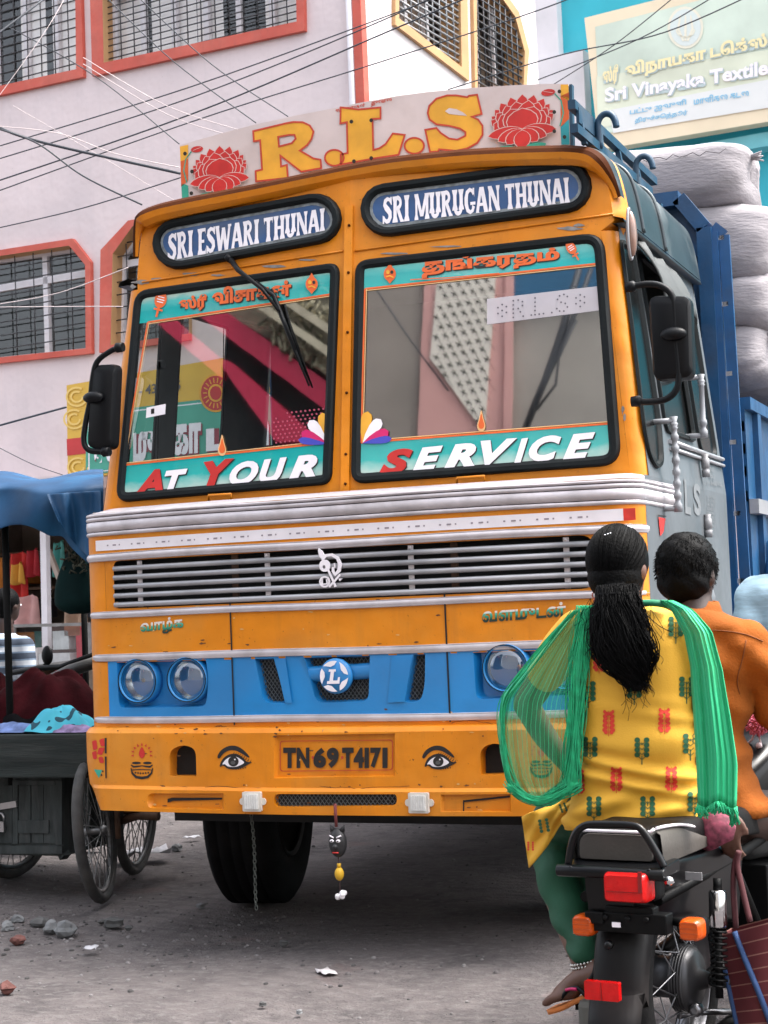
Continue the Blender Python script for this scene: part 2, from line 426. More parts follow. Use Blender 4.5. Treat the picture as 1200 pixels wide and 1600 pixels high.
def curved_panel(mb, outer, holes, fy, mi=0, step=.09):
    """(x,z) polygon with holes laid on the curved sheet y = fy(x,z)"""
    loops = [[Vector((p[0], p[1], 0)) for p in l] for l in [outer]+list(holes)]
    vs = [p for l in loops for p in l]
    bm = bmesh.new(); bv = [bm.verts.new(p) for p in vs]
    for t in tessellate_polygon(loops):
        try: bm.faces.new([bv[i] for i in t])
        except ValueError: pass
    x = min(p.x for p in vs)+step; xm = max(p.x for p in vs)
    while x < xm-.01:
        bmesh.ops.bisect_plane(bm, geom=bm.verts[:]+bm.edges[:]+bm.faces[:], plane_co=(x, 0, 0), plane_no=(1, 0, 0)); x += step
    bm.verts.index_update()
    mb.add([(v.co.x, fy(v.co.x, v.co.y), v.co.y) for v in bm.verts], [[v.index for v in f.verts] for f in bm.faces], mi, True)
    bm.free()
def recess(mb, hole, fy, depth, mi_wall=0, mi_back=1, inset=1., dz=0.):
    """walls and bottom behind a hole"""
    cx = sum(p[0] for p in hole)/len(hole); cz = sum(p[1] for p in hole)/len(hole)
    a = [Vector((p[0], fy(p[0], p[1]), p[1])) for p in hole]
    b = [Vector((cx+(p[0]-cx)*inset, fy(p[0], p[1])+depth, cz+(p[1]-cz)*inset+dz)) for p in hole]
    n = len(hole)
    mb.add(a+b, [(i, (i+1) % n, n+(i+1) % n, n+i) for i in range(n)], mi_wall, False)
    if mi_back is not None: mb.poly(b, mi_back)
def pxF(px, py, fy): p = atF(px, py, fy); return (p.x, p.z)
def pxs(pts, fy): return [pxF(p[0], p[1], fy) for p in pts]
def decal(mb, pts, fy, mi=0, off=.002, holes=(), step=.12):
    o2 = pxs(pts, fy); h2 = [pxs(h, fy) for h in holes]
    curved_panel(mb, o2, h2, lambda x, z: fy(x, z)-off, mi, step)
def clampz(hs, a, b, xm): return [[(max(-xm, min(xm, p[0])), max(a, min(b, p[1]))) for p in h] for h in hs]
# ---- lower front -------------------------------------------------------
ZB, ZT = .51, .849
bm_ = MB()
band(bm_, [(0, .842), (0, .905)]); band(bm_, [(0, 1.15), (0, 1.345)]); band(bm_, [(0, 1.596), (0, 1.69)])
# orange round the grille opening, and the orange ends of the blue band
gx = [pxF(178, 905, F)[0], pxF(928, 870, F)[0]]
go = rnd([(gx[0], 1.372), (gx[1], 1.372), (gx[1], 1.570), (gx[0], 1.570)], [.03, .05, .05, .03])
curved_panel(bm_, [(-1.069, 1.335), (1.069, 1.335), (1.069, 1.60), (-1.069, 1.60)], [go], F)
P_ = front_path(0)
for rows in ([q for q in P_ if q[0] <= -1.068], [q for q in P_ if q[0] >= 1.068]):
    for z0, z1 in ((1.335, 1.60), (.90, 1.16)):
        bm_.strip([[(x, y, z0) for x, y in rows], [(x, y, z1) for x, y in rows]], 0)
recess(bm_, go, F, .09, 1, 1)
# seams of the bonnet flap
for px0, px1, ya, yb_ in ((360, 367, 938, 1133), (695, 704, 927, 1128)):
    a = pxF(px0, ya, F); b = pxF(px1, yb_, F)
    curved_panel(bm_, [(a[0]-.0035, a[1]), (a[0]+.0035, a[1]), (b[0]+.0035, b[1]), (b[0]-.0035, b[1])], [], lambda x, z: F(x, z)-.0045, 1)
curved_panel(bm_, [(-.47, .846), (.44, .846), (.44, .858), (-.47, .853)], [], lambda x, z: F(x, z)-.003, 1)
bm_.build('front_panel', [orange, black], truck)
# blue band with headlamp recesses and vents
bb = MB()
z0, z1 = .916, 1.17
hl = [rnd(pxs([(182, 1023), (320, 1018), (326, 1060), (322, 1104), (186, 1106)], F), .03),
      rnd(pxs([(738, 1000), (905, 992), (910, 1050), (900, 1085), (744, 1093)], F), .03)]
vents = [rnd(pxs([(396, 1017), (427, 1016), (447, 1099), (412, 1099)], F), [.035, .004, .004, .035]),
         rnd(pxs([(472, 1012), (578, 1006), (576, 1096), (494, 1098)], F), .035),
         rnd(pxs([(646, 1007), (664, 1006), (664, 1068), (658, 1096), (633, 1097)], F), [.004, .03, .03, .03, .004])]
hl = clampz(hl, .930, 1.152, 1.055); vents = clampz(vents, .932, 1.150, 1.055)
curved_panel(bb, [(-1.069, z0), (1.069, z0), (1.069, z1), (-1.069, z1)], hl+vents, F)

for h in hl: recess(bb, h, F, .045, 0, 0, .93)
for h in vents: recess(bb, h, F, .05, 0, 1, .92)
# bar across the middle vent and the sloped blade beside each side vent
bb.strip([[(p[0], F(*p)+dy_, p[1]+dz_) for p in pxs([(474, 1054), (500, 1053), (527, 1051), (552, 1050), (578, 1048)], F)] for dz_, dy_ in ((-.032, .045), (-.028, .012), (-.015, .003), (.015, .003), (.028, .012), (.032, .045))], 0)
for pts in ([(430, 1018), (447, 1017), (458, 1098), (446, 1098)], [(612, 1008), (645, 1007), (634, 1096), (606, 1098)]):
    a = pxs(pts, F); bb.add([(a[0][0], F(*a[0])-.003, min(1.148, a[0][1])), (a[1][0], F(*a[1])-.010, min(1.148, a[1][1])), (a[2][0], F(*a[2])-.010, max(.934, a[2][1])), (a[3][0], F(*a[3])-.004, a[3][1])], [(0, 1, 2, 3)], 0)
mesh_m = mat('black_mesh', (.022, .024, .024), .6, .2, .2, 30)
blue_panel = bb.build('blue_panel', [blue_p, mesh_m], truck)
# wire mesh in vents
wm = MB()
for h in vents:
    xs = [p[0] for p in h]; zs = [p[1] for p in h]
    poly = [Vector((p[0], p[1])) for p in h]
    def inside(x, z):
        c = False
        for i in range(len(poly)):
            a, b = poly[i-1], poly[i]
            if (a.y > z) != (b.y > z) and x < (b.x-a.x)*(z-a.y)/(b.y-a.y)+a.x: c = not c
        return c
    st = .0135
    i0 = min(xs)-.3
    for sgn in (1, -1):
        k = 0
        while k < 60:
            c0 = i0+k*st*1.25; k += 1
            run = []
            for j in range(80):
                z = min(zs)+(max(zs)-min(zs))*j/79; x = c0+sgn*(z-min(zs))*.75+(0 if sgn > 0 else .3)
                if inside(x, z): run.append((x, F(x, z)+.035, z))
                elif len(run) > 2: break
            if len(run) > 3: wm.tube([run[0], run[-1]], .0016, 4, 0, caps=False)
wm.build('wire_mesh', mat('mesh_wire', (.12, .13, .13), .4, .6, .2, 30), blue_panel)
# badge on the middle vent
bp = atF(527, 1056, F); by = bp.y-.028
bd = MB(); rr = .069
bd.lathe([(rr*.98, .02), (rr, .004), (rr*.96, -.004), (rr*.2, -.010), (0, -.011)][::-1], (bp.x, by+.01, bp.z), (0, 1, 0), 36, 0)
for k in range(5):
    a0 = 90+72*k-14
    o = ellip((bp.x, bp.z), rr*.86, rr*.86, 9, 0, a0, a0+62)
    inn = []
    for i in range(10):
        t = i/9; a = R(a0+62-t*40); r_ = rr*(.86-.30*math.sin(math.pi*t*.62)-.0*t); inn.append((bp.x+r_*math.cos(a), bp.z+r_*math.sin(a)))
    pl = o+inn[1:]+[(bp.x+rr*.62*math.cos(R(a0+10)), bp.z+rr*.62*math.sin(R(a0+10)))]
    bd.poly([(x, by-.0035, z) for x, z in pl], 1)
u = rr*.52
Lp = [(-.55, .75), (.25, .75), (.25, .5), (.05, .5), (-.12, -.45), (.4, -.45), (.5, -.1), (.72, -.1), (.62, -.8), (-.85, -.8), (-.8, -.5), (-.55, -.5), (-.35, .5), (-.6, .5)]
bd.poly([(bp.x+x*u, by-.0045, bp.z+z*u) for x, z in Lp], 1)
bd.build('badge', [blue_p, letter_w], truck)
# aluminium trims
tr = MB()
def trim(z0, z1, d=.009, ribs=1):
    h = z1-z0; pr = [(0, z0), (d*.8, z0+.002)]
    for k in range(ribs):
        a = z0+h*k/ribs; b = z0+h*(k+1)/ribs
        pr += [(d*.75, a+h/ribs*.12), (d, a+h/ribs*.28), (d*1.08, a+h/ribs*.5), (d, a+h/ribs*.75), (d*.6, a+h/ribs*.9)]
    pr += [(d*.8, z1-.002), (0, z1)]
    band(tr, pr, 0, True, .0018, half=1.186)
trim(.899, .928); trim(1.156, 1.187); trim(1.335, 1.364, .013); trim(1.572, 1.606, .02)
tr.build('trim_strip', alu, truck)
bt = MB()
def belt(prof): band(bt, prof, 0, True, .0015, yb=.62, half=1.196)
for a, b in ((1.678, 1.695), (1.697, 1.738), (1.740, 1.757), (1.759, 1.772)):
    belt([(0, a), (.009, a+.001), (.012, (a+b)/2), (.010, b-.002), (.002, b)])
bt.strip([[(x, y, 1.772) for x, y in front_path(.008, yb=.62, half=1.196)], [(x*.985, y+.13, 1.80) for x, y in front_path(0, yb=.62, half=1.196)]], 0)
bt.build('belt_moulding', alu, truck)
# reflective tape
tp = MB()
xl, xr = pxF(150, 848, F)[0], pxF(974, 798, F)[0]
curved_panel(tp, [(xl, 1.616), (xr, 1.616), (xr, 1.660), (xl, 1.660)], [], lambda x, z: F(x, z)-.003)
xr2 = pxF(993, 797, F)[0]
curved_panel(tp, [(xr, 1.616), (xr2, 1.616), (xr2, 1.660), (xr, 1.660)], [], lambda x, z: F(x, z)-.0034, 1)
for k in range(17):
    x = xl+.06+k*.125
    for dx, l in ((0, .008), (.03, .018), (.062, .006)):
        curved_panel(tp, [(x+dx, 1.634), (x+dx+l, 1.634), (x+dx+l, 1.640), (x+dx, 1.640)], [], lambda x, z: F(x, z)-.0042, 2)
tp.build('reflective_tape', [tape_w, tape_r, mat('tape_mark', (.25, .22, .25), .5, 0, 0)], truck)
# grille bars, stays and the metal letter emblem
zs_ = [1.388+.0375*k for k in range(5)]
for z in zs_:
    g = MB(); pth = []
    n = 24
    for i in range(n+1):
        x = gx[0]+.004+(gx[1]-gx[0]-.008)*i/n; pth.append((x, F(x, z)-.004, z))
    g.tube(pth, .0098, 8, 0, flat=1.1)
    g.build('grille_bar', alu_dull, truck)
for px in (216, 416, 641, 885):
    x = pxF(px, 890, F)[0]; g = MB(); y = F(x, 1.5)+.012
    g.box((x, y, 1.471), (.022, .004, .19)); [g.lathe([(.006, 0), (.006, .004), (0, .005)][::-1], (x, y-.006, zz), (0, -1, 0), 8) for zz in (1.385, 1.558)]
    g.build('grille_stay', tape_w, truck)
for px in (360, 705):
    x = pxF(px, 900, F)[0]; g = MB(); g.box((x, F(x, 1.5)+.045, 1.471), (.028, .01, .2)); g.build('grille_post', rust, truck)
em = MB(); ey = lambda x, z: F(x, z)-.022
def emb(pl, hol=()):
    em.prism([(p[0], F(p[0], p[1])-.024, p[1]) for p in pxs(pl, F)], (0, .006, 0), 0, [[(p[0], F(p[0], p[1])-.024, p[1]) for p in pxs(h, F)] for h in hol])
emb(ellip((511, 884), 8.5, 9.5, 18), [ellip((510, 886), 2.6, 3, 10)])
emb(stroke([(507, 875), (513, 868), (522, 867), (531, 872), (535, 882), (533, 892), (527, 898), (524, 893), (524, 886)], [4, 4.5, 4.5, 5, 5.5, 5.5, 4.5, 4, 3]))
emb(smooth2([(501, 857), (506, 860), (510, 866), (510, 871), (505, 872), (502, 867)], 3))
emb(stroke([(516, 890), (522, 903), (528, 917)], [2.8, 2.8, 2.8])); emb(stroke([(535, 898), (526, 908), (518, 917)], [2.6, 3, 3]))
emb(ellip((511, 909), 8.5, 9, 18), [ellip((511, 909), 6, 6.4, 14)])
emb(stroke([(507, 904), (507, 913)], 1.8)); emb(stroke([(507, 913), (515, 912)], 1.8)); emb(stroke([(514, 905), (515, 912)], 1.8)); emb(stroke([(533, 905), (538, 904), (534, 907)], 2.))
emb(stroke([(526, 880), (527, 887)], 1.6))
em.build('grille_emblem', letter_w, truck)
# painted tamil words on the orange band
wd = MB()
twot = bpy.data.materials.new('two_tone_lettering'); twot.use_nodes = True
_n = twot.node_tree; _b = _n.nodes['Principled BSDF']; _uv = _n.nodes.new('ShaderNodeUVMap'); _sp = _n.nodes.new('ShaderNodeSeparateXYZ'); _cr = _n.nodes.new('ShaderNodeValToRGB')
_n.links.new(_uv.outputs[0], _sp.inputs[0]); _n.links.new(_sp.outputs[1], _cr.inputs[0]); _n.links.new(_cr.outputs[0], _b.inputs['Base Color'])
e = _cr.color_ramp.elements; e[0].position = .18; e[0].color = (.006, .03, .02, 1); e[1].position = .62; e[1].color = (.72, .66, .60, 1)
x_ = e.new(.40); x_.color = (.02, .30, .18, 1); x_ = e.new(.55); x_.color = (.10, .40, .28, 1)
lettering(wd, 'வாழ்க', quad((220, 994), (287, 987), (287, 962), (220, 969)), lambda px, py: atF(px, py, F)+Vector((0, -.003, 0)), 0, offset=.035)
wd.build('painted_word', twot, truck, fix=False); wd = MB()
lettering(wd, 'வளமுடன்', quad((754, 973), (884, 963), (884, 940), (754, 949)), lambda px, py: atF(px, py, F)+Vector((0, -.003, 0)), 0, offset=.035)
wd.build('painted_word', twot, truck, fix=False)
# headlamps
def headlamp(px, py, rpx):
    c = atF(px, py, F); r = rpx
    fr = MB(); o = (c.x, c.y+.050, c.z)
    fr.lathe([(r*.98, 0), (r*1.13, 0), (r*1.15, -.03), (r*1.10, -.058), (r*1.0, -.062), (r*.97, -.045), (r*.98, 0)], o, (0, 1, 0), 32, 0, caps=False)
    h = fr.build('headlamp', blue_p, truck)
    bo = MB(); bo.lathe([(0, .035), (r*.35, .03), (r*.7, .012), (r*.97, -.022)], o, (0, 1, 0), 32, 0, caps=False)
    bo.lathe([(.012, .03), (.014, .0), (.0, -.004)], o, (0, 1, 0), 12, 1)
    bo.build('reflector', [reflector, grey_metal], h)
    le = MB(); rows = [(r*.97, -.042), (r*.8, -.054), (r*.5, -.063), (r*.2, -.066), (0.0, -.067)]
    le.lathe(rows, o, (0, 1, 0), 32, 0, caps=False)
    le.build('lens', lens_glass, h)
    ri = MB(); ri.lathe([(r*.965, -.047), (r*1.03, -.060), (r*1.06, -.066), (r*1.08, -.058)], o, (0, 1, 0), 32, 0, caps=False); ri.build('rim', rubber, h)
lens_glass = glassy('headlamp_glass', (.82, .86, .86), .14, .05)
for px, py in ((216, 1064), (293, 1062), (790, 1044), (882, 1040)): headlamp(px, py, .083)
# ---- bumper ------------------------------------------------------------
bu = MB()
holes = [rnd(pxs([(265, 1213), (265, 1172), (286, 1163), (306, 1170), (307, 1213)], FB), [.006, .03, .05, .03, .006]),
         rnd(pxs([(751, 1211), (750, 1170), (771, 1160), (793, 1167), (794, 1209)], FB), [.006, .03, .05, .03, .006])]
plate_h = pxs([(428, 1149), (617, 1146), (617, 1213), (428, 1216)], FB)
slot_l = rnd(pxs([(232, 1239), (352, 1239), (352, 1265), (232, 1262)], FB), [.03, .004, .004, .03])
slot_r = pxs([(690, 1241), (800, 1240), (800, 1268), (690, 1268)], FB)
mesh_s = rnd(pxs([(430, 1240), (622, 1239), (622, 1258), (430, 1260)], FB), .025)
BZ0 = .548
slot_l, slot_r, mesh_s = clampz([slot_l, slot_r, mesh_s], .562, .629, 1.05)
xb = 1.075
lipz = .60
# upper face and lower face (a small step between)
FBl = lambda x, z: FB(x, z)-.012
curved_panel(bu, [(-xb, .650), (xb, .650), (xb, .862), (-xb, .862)], holes+[plate_h], FB)
curved_panel(bu, [(-xb, BZ0), (xb, BZ0), (xb, .637), (-xb, .637)], [slot_l, slot_r, mesh_s], FBl)
nx = 24; xs = [-xb+2*xb*i/nx for i in range(nx+1)]
for (fa, za), (fb, zb) in (((FBl, .637), (FB, .650)), ((FB, .862), (lambda x, z: FB(x, z)+.012, .880)), ((lambda x, z: FB(x, z)+.012, .880), (lambda x, z: FB(x, z)+.10, .888)), ((FBl, BZ0), (lambda x, z: FB(x, z)+.10, BZ0+.012))):
    bu.strip([[(x, fa(x, za), za) for x in xs], [(x, fb(x, zb), zb) for x in xs]], 0)
for h in holes: recess(bu, h, FB, .06, 0, 1)
recess(bu, plate_h, FB, .015, 0, 0, .96)
recess(bu, slot_l, FBl, .018, 0, 0, .9); recess(bu, slot_r, FBl, .014, 0, 0, .93); recess(bu, mesh_s, FBl, .03, 0, 2, .98)
# rounded bumper ends
for s in (-1, 1):
    ye = FB(xb, 0); rows = []
    for z, tp_, dy in ((BZ0, .085, -.012), (.637, .035, -.012), (.650, .012, 0), (.74, .0, 0), (.862, .0, 0), (.880, .012, .012), (.888, .06, .06)):
        row = []
        for i in range(9):
            a = R(90*i/8); row.append((s*(xb+(.135-tp_)*math.sin(a)), ye+dy+.11*(1-math.cos(a)), z))
        row.append((s*(xb+.135-tp_), .42, z)); rows.append(row)
    for a, b in zip(rows, rows[1:]): bu.strip([a, b], 0)
curved_panel(bu, pxs([(259, 1249), (266, 1247), (347, 1247), (347, 1250), (268, 1252), (259, 1255)], FBl), [], lambda x, z: FBl(x, z)+.014, 1)
curved_panel(bu, pxs([(722, 1251), (800, 1243), (800, 1246), (724, 1254), (724, 1268), (722, 1268)], FBl), [], lambda x, z: FBl(x, z)+.010, 1)
def mesh_wires(hs, fy, dep, parent, st=.0135):
    for h in hs:
        wm = MB(); xs = [p[0] for p in h]; zs = [p[1] for p in h]; x = min(xs)-.2
        def ins(x, z):
            c = False
            for i in range(len(h)):
                a, b = h[i-1], h[i]
                if (a[1] > z) != (b[1] > z) and x < (b[0]-a[0])*(z-a[1])/(b[1]-a[1])+a[0]: c = not c
            return c
        while x < max(xs)+.2:
            for sg in (1, -1):
                run = [(x+sg*(z-min(zs))*.8, z) for z in [min(zs)+(max(zs)-min(zs))*j/30 for j in range(31)]]; run = [(a, fy(a, b)+dep, b) for a, b in run if ins(a, b)]
                if len(run) > 3: wm.tube([run[0], run[-1]], .0015, 4, 0, caps=False)
            x += st*1.3
        wm.build('wire_mesh', MT['mesh_wire'], parent)
bumper = bu.build('bumper', [orange, black, mesh_m], truck, auto=35)
mesh_wires([mesh_s], FBl, .012, bumper)
# number plate lettering
npm = MB()
lo = pxs([(435, 1158), (612, 1156), (612, 1204), (435, 1206)], FB)
ro = rnd(lo, .014); ri_ = rnd([((p[0]-sum(q[0] for q in lo)/4)*.985+sum(q[0] for q in lo)/4, (p[1]-sum(q[1] for q in lo)/4)*.955+sum(q[1] for q in lo)/4) for p in lo], .013)
fp = lambda x, z: FB(x, z)+.015-.002
curved_panel(npm, ro, [ri_], fp, 1)
tp3 = lambda px, py: Vector((0, -.003, 0))+atF(px, py, lambda x, z: FB(x, z)+.015)
for s_, xa, xb2 in (('T', 443, 463), ('N', 464, 484), ('6', 490, 510), ('9', 511, 530), ('T', 535, 553), ('4', 553, 569), ('1', 570, 577), ('7', 579, 596), ('1', 598, 606)):
    lettering(npm, s_, quad((xa, 1200), (xb2, 1200-.2), (xb2, 1168), (xa, 1168)), tp3, 0, offset=.062)
for x in (486.5, 532.5): curved_panel(npm, pxs(ellip((x, 1184), 2, 2.6, 10), FB), [], fp, 1)
npm.build('number_plate', [blk_p, redline], truck, fix=False)
# painted decorations: eyes, oil lamps, corner flowers
de = MB(); D_ = lambda pts, mi=0, off=.002, holes=(): decal(globals()['de'], pts, FB, mi, off, holes)
def eye(cx, cy, s=1):
    T = lambda pts: [(cx+s*x, cy+y) for x, y in pts]
    brow = smooth2([(-23, -5), (-17, -15), (-5, -21.5), (8, -21), (19, -14), (27, -5), (25, -3.5), (16, -9), (6, -14), (-5, -14.5), (-14, -9), (-20, -2)], 3)
    D_(T([tuple(p) for p in brow]), 0)
    out = smooth2([(-19, 8), (-14, -2), (-4, -8.5), (7, -9), (16, -4), (23, 3), (31, 4), (24, 8), (17, 12), (6, 15), (-6, 14), (-14, 9), (-18, 11)], 3)
    D_(T([tuple(p) for p in out]), 0, .0022)
    wh = smooth2([(-15, 7), (-10, 0), (-2, -4.5), (7, -4.5), (14, -.5), (19, 4.5), (12, 9), (4, 11.2), (-6, 10.5), (-11, 7)], 3)
    D_(T([tuple(p) for p in wh]), 1, .0034)
    D_(T(ellip((2.5, 2.5), 8.2, 8.0, 18)), 0, .0046)
    D_(T(ellip((5, -.5), 1.3, 1.3, 8)), 1, .0058); D_(T(ellip((2, 4.5), 3.8, 3, 12)), 3, .0054)
    for k in range(9):
        x = 1+k*3.3; y = -9+(k/8)**1.6*12
        D_(T([(x-1, y+1.5), (x+1, y+1.5), (x+3.2, y-3.4)]), 0, .0021)
    for k in range(9):
        x = -8+k*3.6; y = 14.6-abs(k-4)*.55
        D_(T(ellip((x, y), 1, 1.2, 6)), 0, .0026)
MOT = [blk_p, white_p, red_p, mat('iris_grey', (.08, .08, .08), .5, 0, 0), green_p]
for cx_ in (363, 683): eye(cx_, 1187, 1); de.build('painted_eye', MOT, truck); de = MB()
def lampmark(cx, cy):
    T = lambda pts: [(cx+x, cy+y) for x, y in pts]
    D_(T([tuple(p) for p in smooth2([(0, -17), (4, -10), (4.5, -4), (0, 1), (-4.5, -4), (-4, -10)], 3)]), 2)
    for k in range(9):
        a = R(-10+200*k/8); x, y = 13*math.cos(a), -6-13*math.sin(a); dx, dy = math.cos(a), -math.sin(a)
        D_(T([(x-dy*1.7, y+dx*1.7), (x+dy*1.7, y-dx*1.7), (x+dx*4.5, y+dy*4.5)]), 2)
    for sx in (-8.5, 8.5): D_(T(ellip((sx, 8), 7, 2, 14)), 0)
    D_(T(stroke([(-17, 11), (-13, 14), (-7, 13.5), (0, 12.4), (7, 13.5), (13, 14), (17, 11)], [1.5, 2.8, 2.6, 1.6, 2.6, 2.8, 1.5])), 0, .0024)
    D_(T(stroke([(-17, 16), (-15, 24), (-9, 30), (0, 31.5), (9, 30), (15, 24), (17, 16)], [1.5, 3, 4, 4.5, 4, 3, 1.5])), 0)
    D_(T(stroke([(-16, 19), (0, 18), (16, 19)], 1.4)), 0, .0026)
    for k in range(6): D_(T(ellip((-10+4*k, 24.5-abs(k-2.5)*.5), 1.3, 1.6, 8)), 0)
for cx_, cy_ in ((222, 1184), (846, 1182)): lampmark(cx_, cy_); de.build('painted_lamp', MOT, truck); de = MB()
for pl in ([(155, 1156), (163, 1153), (164, 1166), (158, 1166)], [(144, 1158), (151, 1156), (153, 1170), (146, 1172)], [(155, 1168), (164, 1168), (160, 1180), (152, 1178)], [(144, 1175), (151, 1173), (152, 1186), (146, 1186)], [(154, 1183), (161, 1182), (163, 1192), (156, 1192)]):
    D_(rnd(pl, .4*5, 3), 2, .0022)
D_([(164, 1153), (167, 1153), (167, 1177), (164, 1177)], 0); D_([(164, 1182), (167, 1182), (167, 1216), (165, 1216)], 0)
D_([(147, 1202), (160, 1203), (155, 1216)], 4); D_(ellip((159, 1211), 1.5, 1.8, 8), 0); D_(ellip((161, 1205), 1.2, 1.5, 8), 0)
de.build('painted_flower', MOT, truck)
# clear bumper lamps
for px, py, ang in ((396, 1252, 0), (656, 1254, 0)):
    c = atF(px, py, FBl); k = MB()
    k.prism([(c.x+x, c.y-.001, c.z+z) for x, z in rnd([(-.040, -.038), (.040, -.038), (.040, .038), (-.040, .038)], .006)], (0, -.016, 0), 0)
    for sx in (-.046, .046): k.prism([(c.x+sx+x, c.y-.001, c.z+z) for x, z in ellip((0, 0), .012, .014, 10)], (0, -.006, 0), 0)
    h = k.build('marker_lamp', mat('pale_lamp_body', (.62, .58, .52), .4, 0, .1, 20), truck, bevel=.003)
    k = MB()
    k.prism([(c.x+x, c.y-.017, c.z+z) for x, z in rnd([(-.030, -.029), (.030, -.029), (.030, .029), (-.030, .029)], .004)], (0, -.006, 0), 0)
    for i in range(6): k.box((c.x-.024+.0096*i, c.y-.024, c.z), (.0035, .003, .054), 0)
    k.build('lens', mat('clear_ribbed_lens', (.66, .66, .64), .15, 0, .1, 40, coat=.6), h)
# ---- upper front -------------------------------------------------------
def UP(px, py, off=0.):
    s = -1 if px < 544 else 1
    n = Vector((s*.065, -1, .131)); p0 = Vector((0, .105-off, 1.79))
    return atP(px, py, p0, n)
def up2(px, py): p = UP(px, py); return (p.x, p.z)
def lift(pts2, off): return [(x, FU(x, z)-off, z) for x, z in pts2]
ws_px = {-1: [(182, 786), (519, 757), (532, 409), (212, 454)], 1: [(549, 757), (972, 727), (944, 362), (556, 407)]}
roof_px = [(203, 470), (203, 400), (206, 352), (218, 332), (245, 319), (285, 309), (350, 296), (420, 282), (490, 267), (560, 253), (620, 243), (673, 237), (740, 231), (800, 228), (860, 226), (900, 226), (930, 231), (950, 246), (961, 272), (969, 305), (976, 345)]
YR = .31
arch = [(atY(x, y, YR).x, atY(x, y, YR).z) for x, y in roof_px]
cx_arch = (arch[1][0]+arch[-1][0])/2
up = MB(); ws2 = {}
for s in (-1, 1):
    w_out = rnd([up2(*p) for p in ws_px[s]], [.07, .05, .06, .075] if s < 0 else [.06, .085, .085, .06], 6)
    ws2[s] = w_out
    cxw = sum(p[0] for p in w_out)/len(w_out); czw = sum(p[1] for p in w_out)/len(w_out)
    top_ = [(p.x*.965+cx_arch*.035, p.y-.022) for p in smooth2([(a[0], a[1]) for a in arch], 3, closed=False) if s*(p.x-.0) > .01 and p.y > 2.80]
    if s > 0: top_ = top_[::-1]
    outer = [(0, 1.775), (s*(hw(1.775)-.06), 1.775), (s*(hw(2.76)-.06), 2.76)]+top_+[(0, top_[-1][1]+.001)]
    up.poly(lift(outer, 0), 0, [lift(w_out, 0)])
    up.strip([lift([(s*(hw(2.76)-.06), 2.76)]+top_, 0), [(s*hw(2.76), .42, 2.76)]+[((x-cx_arch*.035)/.965, .42, z+.022) for x, z in top_]], 0)
    h_ = hw(2.76); y_ = FU(h_-.06, 2.76); up.poly([(s*(h_-.06), y_, 2.76), (s*(h_-.018), y_+.018, 2.76), (s*h_, y_+.06, 2.76), (s*h_, .42, 2.76)], 0)
    # corner pillar turning to the side
    rows = []
    for i in range(7):
        a = R(90*i/6); row = []
        for z in (1.775, 2.1, 2.5, 2.76):
            h = hw(z)-.06; row.append((s*(h+.06*math.sin(a)), FU(h, z)+.06*(1-math.cos(a)), z))
        rows.append(row)
    up.strip(rows, 0)
# brow: rolled front edge of the roof, with its dark brown upper side
base = smooth2([(a[0], a[1]) for a in arch], 3, closed=False)
def arch_n(i):
    a = base[max(i-1, 0)]; b = base[min(i+1, len(base)-1)]; t = (b-a).normalized(); return Vector((-t.y, t.x))
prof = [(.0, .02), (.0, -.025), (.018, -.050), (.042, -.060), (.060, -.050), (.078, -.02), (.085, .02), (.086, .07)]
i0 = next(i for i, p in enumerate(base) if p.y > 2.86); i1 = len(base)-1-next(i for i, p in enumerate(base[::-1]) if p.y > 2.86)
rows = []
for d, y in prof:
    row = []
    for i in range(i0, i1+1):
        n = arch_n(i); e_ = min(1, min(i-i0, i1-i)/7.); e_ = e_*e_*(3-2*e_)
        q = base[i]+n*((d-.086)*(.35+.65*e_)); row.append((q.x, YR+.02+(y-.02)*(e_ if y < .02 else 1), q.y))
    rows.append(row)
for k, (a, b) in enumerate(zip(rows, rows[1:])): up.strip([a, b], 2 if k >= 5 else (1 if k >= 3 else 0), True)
ml = [up2(545, 770), up2(549, 296)]
for dx, wd_, of in ((-.0, .018, .014), ):
    up.prism([(x, FU(x, z)-.001, z) for x, z in [(-wd_, 1.79), (wd_, 1.79), (wd_, 2.985), (-wd_, 2.985)]], (0, -of, 0), 0)
for z in (1.83, 1.95, 2.2, 2.45, 2.7, 2.9): up.lathe([(.006, 0), (.006, .004), (0, .006)][::-1], (.004, FU(0, z)-.014, z), (0, -1, 0), 8, 1)
# the pressed ridge line above the screens
for a, b in (((222, 441), (536, 392)), ((554, 392), (958, 334))):
    p = [UP(a[0]+(b[0]-a[0])*t/6, a[1]+(b[1]-a[1])*t/6, .004) for t in range(7)]; up.tube(p, .004, 6, 0)
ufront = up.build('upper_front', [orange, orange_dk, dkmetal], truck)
# peeled paint patches above left screen
pp = MB()
rr_ = random.Random(3)
def patch(px, py, sx, sy, n=11):
    pts = [(px+sx*math.cos(2*math.pi*i/n)*rr_.uniform(.5, 1.1), py+sy*math.sin(2*math.pi*i/n)*rr_.uniform(.5, 1.1)) for i in range(n)]
    pp.poly([UP(*p, .0025) for p in pts], 0)
for a in ((222, 441, 17, 4), (245, 436, 12, 3), (300, 428, 16, 3), (208, 448, 5, 4)): patch(*a)
for a in ((430, 416, 25, 2.5), (340, 430, 12, 2), (480, 406, 18, 2), (890, 357, 22, 4), (905, 352, 10, 3), (700, 385, 30, 1.6), (620, 396, 26, 2), (973, 640, 3, 8), (976, 652, 3, 7)): patch(*a)
pp.build('peeled_paint', mat('bare_primer', (.20, .19, .18), .6, 0, .3, 30), ufront)
